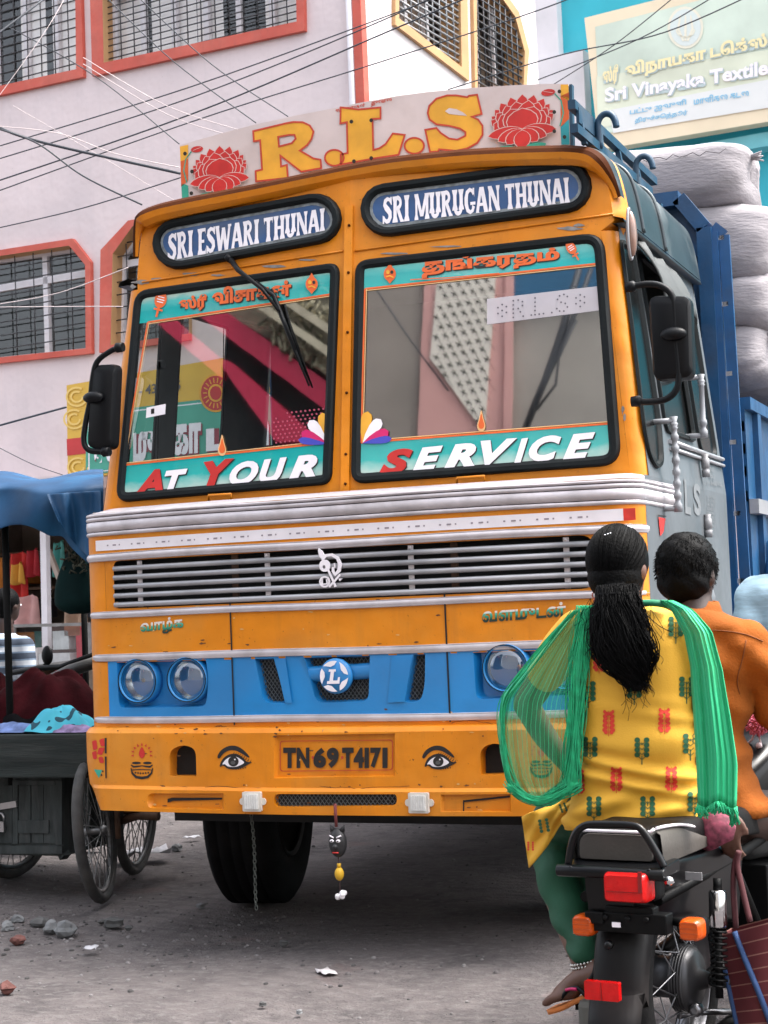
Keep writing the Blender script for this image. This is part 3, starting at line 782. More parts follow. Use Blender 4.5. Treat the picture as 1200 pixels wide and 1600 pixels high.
# chips and cracks in the front paint
pc2 = MB(); rc = random.Random(12)
def chip(px, py, sx, sy, fy, mi):
    n = 9; pts = [(px+sx*math.cos(2*math.pi*i/n)*rc.uniform(.35, 1.1), py+sy*math.sin(2*math.pi*i/n)*rc.uniform(.35, 1.1)) for i in range(n)]
    o2 = pxs(pts, fy); curved_panel(pc2, o2, [], lambda x, z: fy(x, z)-.0016, mi)
for k in range(64):
    px = rc.uniform(165, 720); row = rc.choice(((940, 3), (1000, 3), (1012, 4), (960, 18), (1118, 3), (1128, 4)))
    chip(px, row[0]+rc.gauss(0, row[1])-.025*(px-520), rc.uniform(1.4, 6), rc.uniform(.8, 2.2), F, rc.choice((0, 0, 1)))
for k in range(90):
    px = rc.uniform(170, 760); py = rc.choice((rc.gauss(1146, 5), rc.gauss(1232, 4), rc.gauss(1262, 5), rc.uniform(1150, 1265))); chip(px, py, rc.uniform(1.1, 6), rc.uniform(.8, 2.2), FB, rc.choice((0, 0, 1)))
def crack(pts, fy, w_=.9):
    P = []
    for (xa, ya), (xb3, yb3) in zip(pts, pts[1:]):
        for i in range(5): P.append((xa+(xb3-xa)*i/5+rc.uniform(-1, 1), ya+(yb3-ya)*i/5+rc.uniform(-1.2, 1.2)))
    P.append(pts[-1]); curved_panel(pc2, pxs(stroke(P, [w_*rc.uniform(.4, 1.3) for _ in P]), fy), [], lambda x, z: fy(x, z)-.0017, 0)
crack([(706, 1129), (735, 1126), (770, 1131)], F); crack([(330, 1137), (345, 1134), (358, 1137)], F, 1.4); crack([(250, 1228), (300, 1231), (340, 1229), (420, 1233)], FB, .8); crack([(500, 1229), (560, 1232), (640, 1228)], FB, .7)
pc2.build('chipped_paint', [mat('chip_brown', (.12, .045, .012), .7, 0, .3, 40), mat('chip_pale', (.62, .36, .12), .6, 0, .2, 40)], truck)
# windscreens
def offs(poly, d):
    """inset a polygon by d"""
    out = []; k = len(poly); ar = sum(poly[i-1][0]*poly[i][1]-poly[i][0]*poly[i-1][1] for i in range(k)); sg = 1 if ar > 0 else -1
    for i in range(k):
        a = Vector(poly[i-1]); b = Vector(poly[(i+1) % k]); t = (b-a)
        t = t.normalized() if t.length > 1e-9 else Vector((1, 0)); n = Vector((-t.y, t.x))*sg
        out.append((poly[i][0]+n.x*d, poly[i][1]+n.y*d))
    return out
def rubber_ring(mb, poly, wdt, h0, mi=0):
    prof = [(0, 0), (.004, h0*.7), (wdt*.25, h0), (wdt*.6, h0), (wdt*.9, h0*.55), (wdt, -.004)]
    rings = [lift(offs(poly, d), o) for d, o in prof]
    n = len(poly)
    for a, b in zip(rings, rings[1:]):
        mb.add(a+b, [(i, (i+1) % n, n+(i+1) % n, n+i) for i in range(n)], mi, True)
def band_mat(name, stops, alpha):
    m = bpy.data.materials.new(name); m.use_nodes = True; t = m.node_tree; b = t.nodes['Principled BSDF']
    uv = t.nodes.new('ShaderNodeUVMap'); sp = t.nodes.new('ShaderNodeSeparateXYZ'); cr = t.nodes.new('ShaderNodeValToRGB'); no = t.nodes.new('ShaderNodeTexNoise'); no.inputs['Scale'].default_value = 3; no.inputs['Detail'].default_value = 4
    ad = t.nodes.new('ShaderNodeMath'); ad.operation = 'MULTIPLY_ADD'; ad.inputs[1].default_value = .5; su = t.nodes.new('ShaderNodeMath'); su.operation = 'SUBTRACT'; su.inputs[1].default_value = .25
    mp = t.nodes.new('ShaderNodeMapping'); mp.inputs['Scale'].default_value = (3, .8, 1); mp.inputs['Rotation'].default_value = (0, 0, .5)
    t.links.new(uv.outputs[0], sp.inputs[0]); t.links.new(uv.outputs[0], mp.inputs[0]); t.links.new(mp.outputs[0], no.inputs['Vector'])
    t.links.new(no.outputs[0], ad.inputs[0]); t.links.new(sp.outputs[1], ad.inputs[2]); t.links.new(ad.outputs[0], su.inputs[0]); t.links.new(su.outputs[0], cr.inputs[0]); t.links.new(cr.outputs[0], b.inputs['Base Color'])
    el = cr.color_ramp.elements
    el[0].position, el[0].color = stops[0][0], (*stops[0][1], 1); el[1].position, el[1].color = stops[-1][0], (*stops[-1][1], 1)
    for p, c in stops[1:-1]: x = el.new(p); x.color = (*c, 1)
    b.inputs['Roughness'].default_value = .06; b.inputs['Coat Weight'].default_value = 1; b.inputs['Coat Roughness'].default_value = .02; b.inputs['Alpha'].default_value = alpha; b.inputs['Specular IOR Level'].default_value = .9
    return m
band_lo = band_mat('teal_sun_band_low', [(0, (.66, .72, .66)), (.22, (.42, .64, .58)), (.5, (.03, .46, .43)), (1, (.012, .38, .37))], .90)
band_hi = band_mat('teal_sun_band_high', [(0, (.02, .46, .44)), (.45, (.018, .42, .42)), (.75, (.12, .55, .52)), (1, (.50, .68, .60))], .90)
frame_px = {-1: [(194, 727), (513, 692), (521, 460), (233, 504)], 1: [(566, 692), (955, 662), (941, 412), (572, 452)]}
for s in (-1, 1):
    out = ws2[s]
    sm = MB(); rubber_ring(sm, out, .045, .022)
    seal = sm.build('windscreen_seal', rubber, truck)
    gp = offs(out, .03)
    g = MB(); g.poly(lift(gp, .006), 0)
    pane = g.build('windscreen', glass, truck)
    fr = [up2(*p) for p in frame_px[s]]            # bl br tr tl of the clear area
    # teal bands: the pane outline clipped above / below the frame line
    def clip(poly, a, b, keep):
        out_ = []; a = Vector(a); b = Vector(b); f = lambda p: ((b-a).x*(p[1]-a.y)-(b-a).y*(p[0]-a.x))*keep
        for i in range(len(poly)):
            p, q = poly[i-1], poly[i]; fp_, fq = f(p), f(q)
            if fp_*fq < 0: t_ = fp_/(fp_-fq); out_.append((p[0]+(q[0]-p[0])*t_, p[1]+(q[1]-p[1])*t_))
            if fq >= 0: out_.append(q)
        return out_
    inn = offs(out, .036)
    for (a, b, keep, nm, mt_) in ((fr[3], fr[2], 1, 'sun_band', band_hi), (fr[0], fr[1], -1, 'slogan_band', band_lo)):
        pl = clip(inn, a, b, keep); mb = MB(); zs2 = [p[1] for p in pl]
        x0, x1 = min(p[0] for p in pl), max(p[0] for p in pl)
        p3 = lift(pl, .0085); tr_ = tessellate_polygon([[Vector(p) for p in p3]])
        def vcoord(x, z):
            t_ = (x-a[0])/(b[0]-a[0]); zl = a[1]+(b[1]-a[1])*t_
            return (z-zl)/.105 if keep > 0 else 1+(z-zl)/.15
        mb.add(p3, [tuple(t_) for t_ in tr_], 0, False, [((x-x0)/(x1-x0), vcoord(x, z)) for x, z in pl])
        mb.build(nm, mt_, pane)
    fl = MB()
    for i in range(4):
        a, b = Vector(fr[i]), Vector(fr[(i+1) % 4]); t_ = (b-a).normalized(); n = Vector((-t_.y, t_.x))
        for o_, wd_, mi, of in ((0, .0075, 0, .0105), (.0075, .0035, 1, .0108)):
            fl.poly(lift([tuple(a+n*(o_-wd_/2)), tuple(b+n*(o_-wd_/2)), tuple(b+n*(o_+wd_/2)), tuple(a+n*(o_+wd_/2))], of+.0004*i), mi)
    fl.build('pinstripe', [or_sticker, yellow_rim], pane)
    panes = globals().setdefault('panes', {}); panes[s] = pane
# lettering on the glass
def glass_text(parent, items, mats, name):
    mb = MB()
    for body, q, mi, kw, off in items:
        lettering(mb, body, quad(*q), lambda px, py, off=off: UP(px, py, off), mi, **kw)
    return mb.build(name, mats, parent, fix=False)
IT = dict(offset=.052, shear=.32)
def word(chars, mi, items):
    for ch, q in chars:
        items.append((ch, q, mi, IT, .0135)); items.append((ch, [(x+1.6, y+1.6) for x, y in q], 2, IT, .0122))
itL = []
def qd(x0, x1, yb0, yb1, h0, h1, sk=0): return [(x0, yb0), (x1, yb1), (x1, yb1-h1), (x0, yb0-h0)]
word([('A', qd(209, 255, 775, 770, 38, 38)), ('Y', qd(318, 366, 764, 759, 42, 44))], 0, itL)
word([('T', qd(257, 293, 770, 766, 34, 34)), ('O', qd(358, 404, 760, 755, 36, 37)), ('U', qd(405, 448, 756, 752, 37, 38)), ('R', qd(450, 496, 752, 748, 38, 39))], 1, itL)
glass_text(panes[-1], itL, [red_p, letter_w, blk_p], 'slogan_lettering')
itR = []
word([('S', qd(593, 645, 742, 739, 39, 39))], 0, itR)
word([('E', qd(644, 692, 738, 734, 37, 38)), ('R', qd(693, 744, 734, 730, 38, 39)), ('V', qd(751, 808, 727, 723, 38, 39)), ('I', qd(803, 825, 725, 723, 38, 39)), ('C', qd(826, 877, 722, 719, 39, 40)), ('E', qd(879, 930, 719, 715, 39, 40))], 1, itR)
glass_text(panes[1], itR, [red_p, letter_w, blk_p], 'slogan_lettering')
def band_word(parent, items, icons, name):
    mb = MB()
    for body, q in items:
        lettering(mb, body, quad(*q), lambda px, py: UP(px, py, .0125), 0, offset=.05)
        lettering(mb, body, quad(*[(x+1.5, y+1.5) for x, y in q]), lambda px, py: UP(px, py, .0115), 1, offset=.06)
    k = 0
    for pts, mi in icons:
        mb.poly([UP(*p, .0128+.0005*k) for p in pts], mi); k += 1
    mb.build(name, [or_sticker, blk_p, letter_w, yel_p], parent, fix=False)
def spear(cx, cy, ang, L_=1.):
    ca, sa = math.cos(R(ang)), math.sin(R(ang)); T = lambda pts: [(cx+(x*ca-y*sa)*L_, cy+(x*sa+y*ca)*L_) for x, y in pts]
    leaf = [tuple(p) for p in smooth2([(0, -22), (8, -10), (9, 0), (4, 8), (-4, 8), (-9, 0), (-8, -10)], 3)]
    return [(T(leaf), 0), (T(stroke([(-5, -8), (5, -8)], 1.5)), 2), (T(stroke([(-6, -4), (6, -4)], 1.5)), 2), (T(stroke([(-5, 0), (5, 0)], 1.5)), 2), (T(stroke([(0, 8), (0, 24)], [4, 3])), 0), (T(stroke([(-7, 12), (7, 12)], 3)), 0)]
def om(cx, cy, s=1.):
    T = lambda pts: [(cx+x*s, cy+y*s) for x, y in pts]
    return [(T(ellip((0, 1), 10, 12, 16)), 0), (T([(0, -18), (5, -9), (-5, -9)]), 0), (T([(-5, 11), (5, 11), (0, 17)]), 0), (T(ellip((-3, -2), 3, 3.5, 10)), 3), (T(ellip((3.5, -2), 2.4, 3, 10)), 1), (T(stroke([(-6, 6), (0, 4), (6, 7)], 2)), 3)]
band_word(panes[-1], [('ஸ்ரீ', [(279, 489), (323, 484), (323, 459), (279, 463)]), ('விசாகன்', [(331, 477), (455, 462), (455, 436), (331, 450)])], spear(250, 472, 14)+om(487, 443, .95), 'band_lettering')
band_word(panes[1], [('தங்கரதம்', [(659, 435), (874, 412), (874, 386), (659, 403)])], om(609, 427, .95)+spear(894, 390, -32, .8)+[(stroke([(641, 437), (700, 434), (780, 427)], 1.6), 0)], 'band_lettering')
# petals, flame drops, dotted strip, paper sticker
for s, cx, cy in ((-1, 512, 694), (1, 566, 692)):
    mb = MB()
    for k, (ang, ln, wd_, mi) in enumerate(((100, 50, 17, 0), (128, 47, 17, 1), (156, 45, 16, 2), (176, 46, 11, 3))):
        a = R(ang if s < 0 else 180-ang); dx, dy = math.cos(a), -math.sin(a)
        if ang > 170: dy -= .08
        pts = []
        for t_, h_ in ((0, .6), (.3, wd_*.30), (.6, wd_*.48), (.8, wd_*.5), (.92, wd_*.38), (1, 0)): pts.append((cx+dx*ln*t_-dy*h_, cy+dy*ln*t_+dx*h_))
        for t_, h_ in ((.92, wd_*.38), (.8, wd_*.5), (.6, wd_*.48), (.3, wd_*.30)): pts.append((cx+dx*ln*t_+dy*h_, cy+dy*ln*t_-dx*h_))
        mb.poly([UP(*p, .0122+.0006*k) for p in pts], mi)
    mb.build('petal_sticker', [yel_p, letter_w, mag_p, vio_p], panes[s])
    dc = (347, 698) if s < 0 else (752, 660)
    mb = MB()
    for k, (sc_, mi) in enumerate(((1., 1), (.72, 0))):
        mb.poly([UP(dc[0]+x*sc_, dc[1]+y*sc_, .0125+.001*k) for x, y in [tuple(p) for p in smooth2([(0, -19), (3.5, -6), (6.5, 5), (4.5, 12), (0, 14), (-4.5, 12), (-6.5, 5), (-3.5, -6)], 3)]], mi)
    mb.build('flame_sticker', [or_sticker, yellow_rim], panes[s])
mb = MB(); mb.poly([UP(*p, .0085) for p in ((761, 507), (944, 484), (944, 446), (761, 467))], 0)
tv, tf = text2d('*RLS*', .0, 0, 1.25)
dots = {'R': [(0, 0), (0, .25), (0, .5), (0, .75), (0, 1), (.35, 1), (.65, .88), (.65, .65), (.35, .5), (.5, .28), (.7, 0)], 'L': [(0, 1), (0, .75), (0, .5), (0, .25), (0, 0), (.3, 0), (.6, 0)],
        'S': [(.75, .85), (.5, 1), (.2, .95), (.05, .75), (.3, .55), (.6, .45), (.75, .22), (.5, 0), (.2, .03), (0, .2)], '*': [(.3, .5), (.3, .85), (.3, .15), (0, .35), (.6, .35), (0, .7), (.6, .7)], '.': [(.1, 0)]}
x0 = 778
dm = MB()
for ch, adv in (('*', 24), ('R', 26), ('.', 8), ('L', 24), ('.', 10), ('S', 30), ('*', 20)):
    for dx, dy in dots[ch]:
        px = x0+dx*22; py = 499-(px-761)*.125-dy*26+2
        dm.poly([UP(*p, .0115) for p in ellip((px, py), 1.5, 1.5, 7)], 0)
    x0 += adv
stp = mb.build('visor_strip', mat('frosted_strip', (.62, .58, .62), .3, 0, .05, 10, alpha=.72, coat=.5), panes[1]); dm.build('dotted_letters', mat('strip_dot', (.12, .11, .13), .6, 0, 0), stp)
mb = MB(); mb.poly([UP(*p, .0085) for p in ((228, 653), (258, 647), (259, 631), (229, 637))], 0); mb.poly([UP(*p, .0095) for p in ((236, 647), (241, 646), (241, 638), (236, 639))], 1)
mb.build('paper_sticker', [letter_w, blk_p], panes[-1])
# perforated film in the lower right corner of the left pane
mb = MB()
for iy in range(9):
    for ix in range(14):
        px = 428+ix*7+(iy % 2)*3.5; py = 698-iy*6.3-ix*.8
        if px > 508 or (iy > 7-ix*.5 and ix < 3): continue
        mb.poly([UP(*p, .0082) for p in ellip((px, py), 1.7, 1.7, 6)], 0)
mb.build('dotted_film', mat('film_dot', (.35, .06, .10), .5, 0, 0), panes[-1])
# small orange handles under the screens
for a, b in (((326, 774), (361, 772)), ((714, 747), (757, 744))):
    p = [UP(a[0], a[1]+11, .01), UP(a[0], a[1], .03), UP(b[0], b[1], .03), UP(b[0], b[1]+11, .01)]
    mb = MB(); mb.tube(p, .0055, 6); mb.build('grab_handle', orange, truck)
# oval destination boards
ov_px = {-1: [(240, 392, 531, 334, 34)], 1: [(566, 335, 922, 286, 40)]}
def capsule(xa, ya, xb_, yb2, r, n=9):
    a = Vector((xa, ya)); b = Vector((xb_, yb2)); t_ = (b-a).normalized(); nrm = Vector((-t_.y, t_.x)); A = a+t_*r; B = b-t_*r
    out = []
    for i in range(n+1): th = math.pi*i/n; out.append(A+nrm*r*math.cos(th)-t_*r*math.sin(th))
    for i in range(n+1): th = math.pi*i/n; out.append(B-nrm*r*math.cos(th)+t_*r*math.sin(th))
    return [(p.x, p.y) for p in out]
# slab letters drawn stroke by stroke with flared ends
def flare(x, y0=0., y1=1., w_=.27, s=.05):
    m = w_*.42; e_ = w_*.5+s
    return [[(x-e_, y0), (x+e_, y0), (x+e_*.95, y0+.07), (x+m, y0+.22), (x+m, y1-.22), (x+e_*.95, y1-.07), (x+e_, y1), (x-e_, y1), (x-e_*.95, y1-.07), (x-m, y1-.22), (x-m, y0+.22), (x-e_*.95, y0+.07)]]
def diag(x0, y0, x1, y1, wd_): return [[(x0-wd_/2, y0), (x0+wd_/2, y0), (x1+wd_/2, y1), (x1-wd_/2, y1)]]
def hbar(x0, x1, y, t_): return [[(x0, y-t_/2), (x1, y-t_/2), (x1, y+t_/2), (x0, y+t_/2)]]
def arcs(cx, cy, rx, ry, a0, a1, wd_, n=12): return [stroke([(cx+rx*math.cos(R(a0+(a1-a0)*i/n)), cy+ry*math.sin(R(a0+(a1-a0)*i/n))) for i in range(n+1)], wd_)]
GL = {'I': (.42, flare(.21)), 'E': (.66, flare(.2)+hbar(.2, .60, .06, .13)+hbar(.2, .58, .94, .13)+hbar(.2, .5, .5, .12)+[[(.52, 0), (.62, 0), (.62, .26)], [(.5, 1), (.6, 1), (.6, .76)]]),
      'T': (.72, flare(.36)+hbar(.03, .69, .93, .14)+[[(.02, 1), (.13, 1), (.07, .72)], [(.70, 1), (.59, 1), (.65, .72)]]), 'H': (.86, flare(.2)+flare(.66)+hbar(.2, .66, .5, .13)),
      'U': (.80, [flare(.18, .2)[0]]+flare(.62, .2)+arcs(.40, .26, .21, .19, 180, 360, .17)), 'N': (.88, flare(.16, 0, 1, .16)+flare(.72, 0, 1, .16)+diag(.72, 0, .16, 1, .26)),
      'M': (1.06, flare(.16, 0, 1, .17)+flare(.90, 0, 1, .22)+diag(.52, .12, .18, 1, .2)+diag(.54, .12, .88, 1, .2)), 'A': (.84, diag(.1, 0, .38, 1, .2)+diag(.72, 0, .44, 1, .27)+hbar(.2, .65, .32, .12)+[[(0, 0), (.25, 0), (.2, .08), (.05, .08)], [(.55, 0), (.84, 0), (.8, .08), (.6, .08)]]),
      'R': (.80, flare(.2)+arcs(.34, .74, .24, .20, 90, -90, .17)+hbar(.2, .36, .94, .13)+hbar(.2, .36, .53, .12)+diag(.68, 0, .40, .5, .22)+[[(.55, 0), (.82, 0), (.78, .09), (.6, .09)]]),
      'S': (.66, [stroke([(.57, .78), (.48, .90), (.32, .93), (.17, .85), (.14, .72), (.24, .6), (.38, .5), (.5, .39), (.52, .24), (.42, .1), (.28, .07), (.14, .14), (.07, .26)], [.1, .14, .16, .2, .23, .25, .25, .25, .23, .2, .17, .14, .1])]+[[(.52, 1), (.63, 1), (.63, .68), (.55, .72)], [(.0, 0), (.1, 0), (.1, .28), (.0, .32)]]),
      'W': (1.16, diag(.34, 0, .12, 1, .24)+diag(.36, 0, .58, .9, .18)+diag(.80, 0, .58, .9, .24)+diag(.84, 0, 1.04, 1, .16)+hbar(.0, .28, .95, .1)+hbar(.92, 1.16, .95, .1)), 'G': (.82, [stroke([(.68, .74), (.58, .90), (.42, .94), (.24, .84), (.17, .62), (.17, .38), (.26, .15), (.44, .06), (.6, .12), (.67, .3)], [.1, .15, .16, .2, .24, .24, .2, .16, .16, .2])]+hbar(.45, .8, .4, .12)+[[(.62, 1), (.74, 1), (.74, .64)]]), ' ': (.30, [])}
def slab(mb, body, q, off, mi):
    tot = sum(GL[c][0] for c in body); x = 0; k = 0
    for c in body:
        wdt, ps = GL[c]
        for pl in ps:
            mb.poly([UP(*q((x+px_)/tot, py_)[:2], off+.0003*(k % 7)) for px_, py_ in pl], mi); k += 1
        x += wdt
for s, body, q, cap in ((-1, 'SRI ESWARI THUNAI', quad((262, 408), (508, 360), (508, 325), (262, 366)), (241, 389, 534, 335, 40)), (1, 'SRI MURUGAN THUNAI', quad((598, 350), (891, 316), (889, 277), (598, 309)), (565, 334, 925, 286, 42))):
    out = [up2(*p) for p in capsule(*cap)]
    mb = MB(); rubber_ring(mb, out, .042, .03)
    ring_ = mb.build('sign_surround', rubber, truck)
    mb = MB(); inn = offs(out, .034); mb.poly(lift(inn, .0075), 0)
    inn2 = offs(out, .052)
    mb.poly(lift(inn, .0085), 2, [lift(inn2, .0085)])
    slab(mb, body, q, .0105, 1)
    mb.build('destination_board', [sign_blue, letter_w, mat('worn_board_edge', (.16, .18, .19), .5, 0, .5, 30)], truck, fix=False)
# wiper
wp = MB()
wp.tube([UP(361, 406, .03), UP(372, 422, .05), UP(410, 452, .05), UP(436, 486, .045)], [.012, .011, .008, .006], 8)
wp.tube([UP(400, 440, .04), UP(428, 462, .04), UP(450, 520, .022), UP(483, 603, .02)], [.006, .011, .009, .004], 6)
wp.tube([UP(424, 452, .035), UP(440, 490, .03), UP(462, 548, .022)], .006, 6)
wp.lathe([(.016, 0), (.016, .03), (.008, .04), (0, .04)], UP(361, 406, 0), (0, -1, .1), 12)
wp.build('wiper', blackp, truck)
# ---- roof sign board ---------------------------------------------------
YS = .47
def SB(px, py, off=0.): return atY(px, py, YS-off)
top = [(281, 227), (340, 210), (393, 196), (460, 181), (527, 168), (565, 160), (620, 150), (665, 144), (740, 137), (803, 133), (850, 131), (888, 131)]
bot = [(891, 232), (800, 234), (700, 240), (620, 249), (560, 259), (490, 273), (420, 289), (350, 302), (284, 316)]
mb = MB(); mb.prism([SB(*p) for p in top+bot], (0, .02, 0), 0)
board = mb.build('sign_board', sign_base, truck)
pr = MB(); S_ = lambda pts, mi, off=.002, holes=(): pr.poly([SB(*p, off) for p in pts], mi, [[SB(*p, off) for p in h] for h in holes])
def Z1(pts): return [(260+x/3.75, 120+y/3.75) for x, y in pts]
def Z2(pts): return [(560+x/3.53, 120+y/3.53) for x, y in pts]
def letter(pts, holes=(), sc_=1.):
    S_(pts, 1, .0026, holes)
    for lp in [pts]+list(holes):                      # red outline
        k = len(lp); P = [Vector(p) for p in lp]
        pr_o = []; 
        ar = sum(P[i-1].x*P[i].y-P[i].x*P[i-1].y for i in range(k)); sg = 1 if ar > 0 else -1
        if lp is not pts: sg = -sg
        for d in (1.3, -1.5):
            row = []
            for i in range(k):
                a = (P[i]-P[i-1]).normalized(); b = (P[(i+1) % k]-P[i]).normalized()
                na = Vector((a.y, -a.x))*sg; nb = Vector((b.y, -b.x))*sg; n = (na+nb); n = n.normalized() if n.length > .3 else na
                m = d/max(.45, n.dot(na)); row.append(P[i]+n*m)
            pr_o.append(row)
        vs = [SB(p.x, p.y, .0040) for p in pr_o[0]+pr_o[1]]
        pr.add(vs, [(i, (i+1) % k, k+(i+1) % k, k+i) for i in range(k)], 0)
Rl = [(508, 318)]+[(600, 296), (700, 272), (745, 264)]+[(800, 266), (840, 285), (862, 320), (850, 365), (825, 400), (782, 432)]+[(862, 478), (903, 485), (908, 535), (790, 556), (668, 462), (672, 525), (706, 515), (712, 592), (525, 613), (522, 552), (560, 543), (549, 372), (512, 378)]
letter(Z1(Rl), [Z1([(655, 352), (720, 340), (750, 340), (757, 362), (735, 388), (660, 408)])])
Ll = [(-98, 168), (0, 180), (122, 168), (122, 230), (78, 232), (82, 402), (115, 394), (150, 370), (190, 312), (256, 320), (222, 430), (100, 448), (0, 466), (-98, 484), (-98, 428), (-60, 420), (-64, 250), (-100, 258)]
letter(Z2(Ll))
letter(Z1(ellip((984, 474), 56, 47, 22))); letter(Z2(ellip((308, 380), 54, 44, 22)))
So = [(655, 98), (680, 205), (625, 220), (660, 235), (685, 270), (685, 320), (655, 365), (600, 395), (540, 408), (445, 400), (440, 412), (395, 415), (368, 292), (430, 282), (455, 310), (500, 340), (545, 346), (590, 325), (590, 305), (560, 285), (500, 270), (430, 262), (392, 235), (382, 200), (390, 160), (430, 120), (490, 102), (540, 102), (600, 112), (610, 104)]
letter(Z2(So))
S_(Z2([(478, 190), (500, 172), (540, 178), (575, 195), (600, 215), (560, 212), (500, 205)]), 4, .0036)
# lotuses
def lotus(cx, cy, sx, sy, mir):
    T = lambda pts: [(cx+mir*x*sx, cy+y*sy-mir*x*sx*.11*(1)) for x, y in pts]
    k = [0]
    def pet(x, y, ang, ln, wd_, mi=2):
        a = R(ang); ux, uy = math.sin(a), -math.cos(a); vx, vy = math.cos(a), math.sin(a)
        def shape(g):
            L_ = ln+g; W_ = wd_/2+g
            o = [(0, -g), (.12, .6), (.30, .95), (.5, 1.04), (.7, .92), (.88, .56), (1, 0)]
            pts = [(x+ux*L_*t_*1+vx*W_*h_, y+uy*L_*t_+vy*W_*h_) for t_, h_ in o[1:]]
            pts2 = [(x+ux*L_*t_-vx*W_*h_, y+uy*L_*t_-vy*W_*h_) for t_, h_ in o[1:-1][::-1]]
            return [(x-ux*g, y-uy*g)]+pts+pts2
        S_(T(shape(1.5)), 3, .0022+.0005*k[0]); S_(T(shape(0)), mi, .0024+.0005*k[0]); k[0] += 1
    for ang, ln in ((-52, 66), (52, 66), (-40, 72), (40, 72), (-28, 78), (28, 78), (-14, 82), (14, 82), (0, 84)): pet(0, 26, ang, ln, 26)
    for ang, ln in ((-58, 62), (58, 62), (-42, 64), (42, 64), (-24, 68), (24, 68), (-9, 70), (9, 70)): pet(0, 27, ang, ln, 32)
    for ang, ln in ((-62, 54), (62, 54), (-40, 56), (40, 56), (-20, 58), (20, 58)): pet(0, 28, ang, ln, 42)
    pet(0, 30, 0, 56, 50)
    for ang, ln in ((-98, 58), (98, 58), (-118, 46), (118, 46), (-140, 40), (140, 40)): pet(0, 22, ang, ln, 24)
    pet(0, 24, 180, 42, 26)
    for x in (-30, 24): S_(T(ellip((x, 62), 17, 6, 14)), 5, .0175)
    S_(T(stroke([(55, -52), (66, -34), (70, -5), (64, 24)], 2.4)), 5, .0024); S_(T(ellip((44, -56), 12, 8, 12)), 2, .0026)
    S_(T(stroke([(36, -60), (52, -54)], 1)), 3, .0034)
lotus(343, 264, .80, .62, -1); lotus(816, 187, .92, .68, 1)
for pts, mi in (([(281, 229), (294, 226), (294, 250), (282, 254)], 1), ([(282, 252), (294, 248), (294, 282), (283, 292)], 6), ([(283, 286), (294, 290), (295, 308), (285, 314)], 5), ([(876, 132), (888, 132), (889, 158), (876, 150)], 1), ([(876, 150), (889, 144), (889, 190), (876, 198)], 6), ([(876, 198), (889, 186), (890, 226), (877, 226)], 7)): S_(pts, mi, .0022)
tiny = lambda px, py: SB(px, py, .0024)
lettering(pr, 'ஸ்ரீ முருகன்', quad((524, 177), (570, 168), (570, 160), (524, 169)), tiny, 0, offset=.03); lettering(pr, 'துணை', quad((580, 167), (612, 160), (612, 153), (580, 159)), tiny, 0, offset=.03)
k = 0
for x, y in ((289, 240), (300, 268), (299, 302), (549, 190), (580, 188), (553, 252), (580, 247), (874, 143), (866, 175), (866, 205), (882, 214)):
    S_(ellip((x, y), 3, 3.2, 10), 8, .0195)
pr.build('sign_painting', [redline, yel_p, red_p, pale_pink, sign_base, green_p, mat('orange_red_paint', (.60, .10, .02), .45, 0, .1, 10), teal_p, mat('dark_bolt', (.03, .025, .02), .5, .4, .2, 30)], board, fix=False)
mb = MB()
e0, e1 = SB(889, 132), SB(891, 230)
mb.hexa([e0+Vector((0, 0, 0)), e0+Vector((.012, 0, 0)), e0+Vector((.012, .03, 0)), e0+Vector((0, .03, 0)), e1, e1+Vector((.012, 0, 0)), e1+Vector((.012, .03, 0)), e1+Vector((0, .03, 0))], 0)
mb.build('sign_edge', mat('dark_blue_iron', (.02, .06, .10), .5, .2, .2, 10), board); mb = MB()
for px in (300, 420, 560, 700, 860):
    b_ = SB(px, 240 if px > 500 else 290); mb.bar((b_.x, b_.y+.03, 3.0), (b_.x, b_.y+.35, 3.08), .03, .03); mb.bar((b_.x, b_.y+.03, 2.98), (b_.x, b_.y+.03, 3.24), .03, .02); mb.build('sign_bracket', mat('dark_blue_iron', (.02, .06, .10), .5, .2, .2, 10), board); mb = MB()
# ---- cab sides, roof, interior ----------------------------------------
YB = 1.75
def side_wall(s, wins, mats_name):
    mb = MB()
    ztop = 2.80
    X = lambda z, off=0.: s*(hw(z)+off)
    def T(pts, off=0.): return [(X(z, off), y, z) for y, z in pts]
    lowz = .95
    outer_u = [(.22, 1.79), (YB, 1.79), (YB, ztop), (.36, ztop), (.30, 2.4)]
    mb.poly(T(outer_u), 0, [T(w_) for w_ in wins])
    mb.poly(T([(.145, lowz), (YB, lowz), (YB, 1.79), (.145, 1.79)]), 0)
    mb.poly(T([(.42, .55), (YB, .55), (YB, lowz), (.42, lowz)]), 1)  # lower strip of the cab side, plain black
    # rubber seals and panes
    for w_ in wins:
        prof = [(0, .002), (.004, .014), (.018, .014), (.026, .001)]
        for i in range(3):
            a = T(offs(w_, prof[i][0]-.012), prof[i][1]); b = T(offs(w_, prof[i+1][0]-.012), prof[i+1][1]); n = len(w_)
            mb.add(a+b, [(j, (j+1) % n, n+(j+1) % n, n+j) for j in range(n)], 2, True)
    # door joints
    for yy in (.60, 1.22): mb.poly(T([(yy-.005, .80), (yy+.005, .80), (yy+.005, 2.74), (yy-.005, 2.74)], .003), 2)
    wall = mb.build('cab_side', [side_metal, mat('lower_side_black', (.018, .02, .022), .7, 0, .3, 6), rubber], truck)
    return wall, T
quarterR = rnd([(.335, 2.72), (.30, 2.40), (.235, 1.97), (.255, 1.87), (.35, 1.83), (.46, 1.86), (.52, 2.02), (.53, 2.35), (.53, 2.72)], .04)
doorR = rnd([(.625, 2.0), (1.18, 2.0), (1.18, 2.70), (.625, 2.72)], .05)
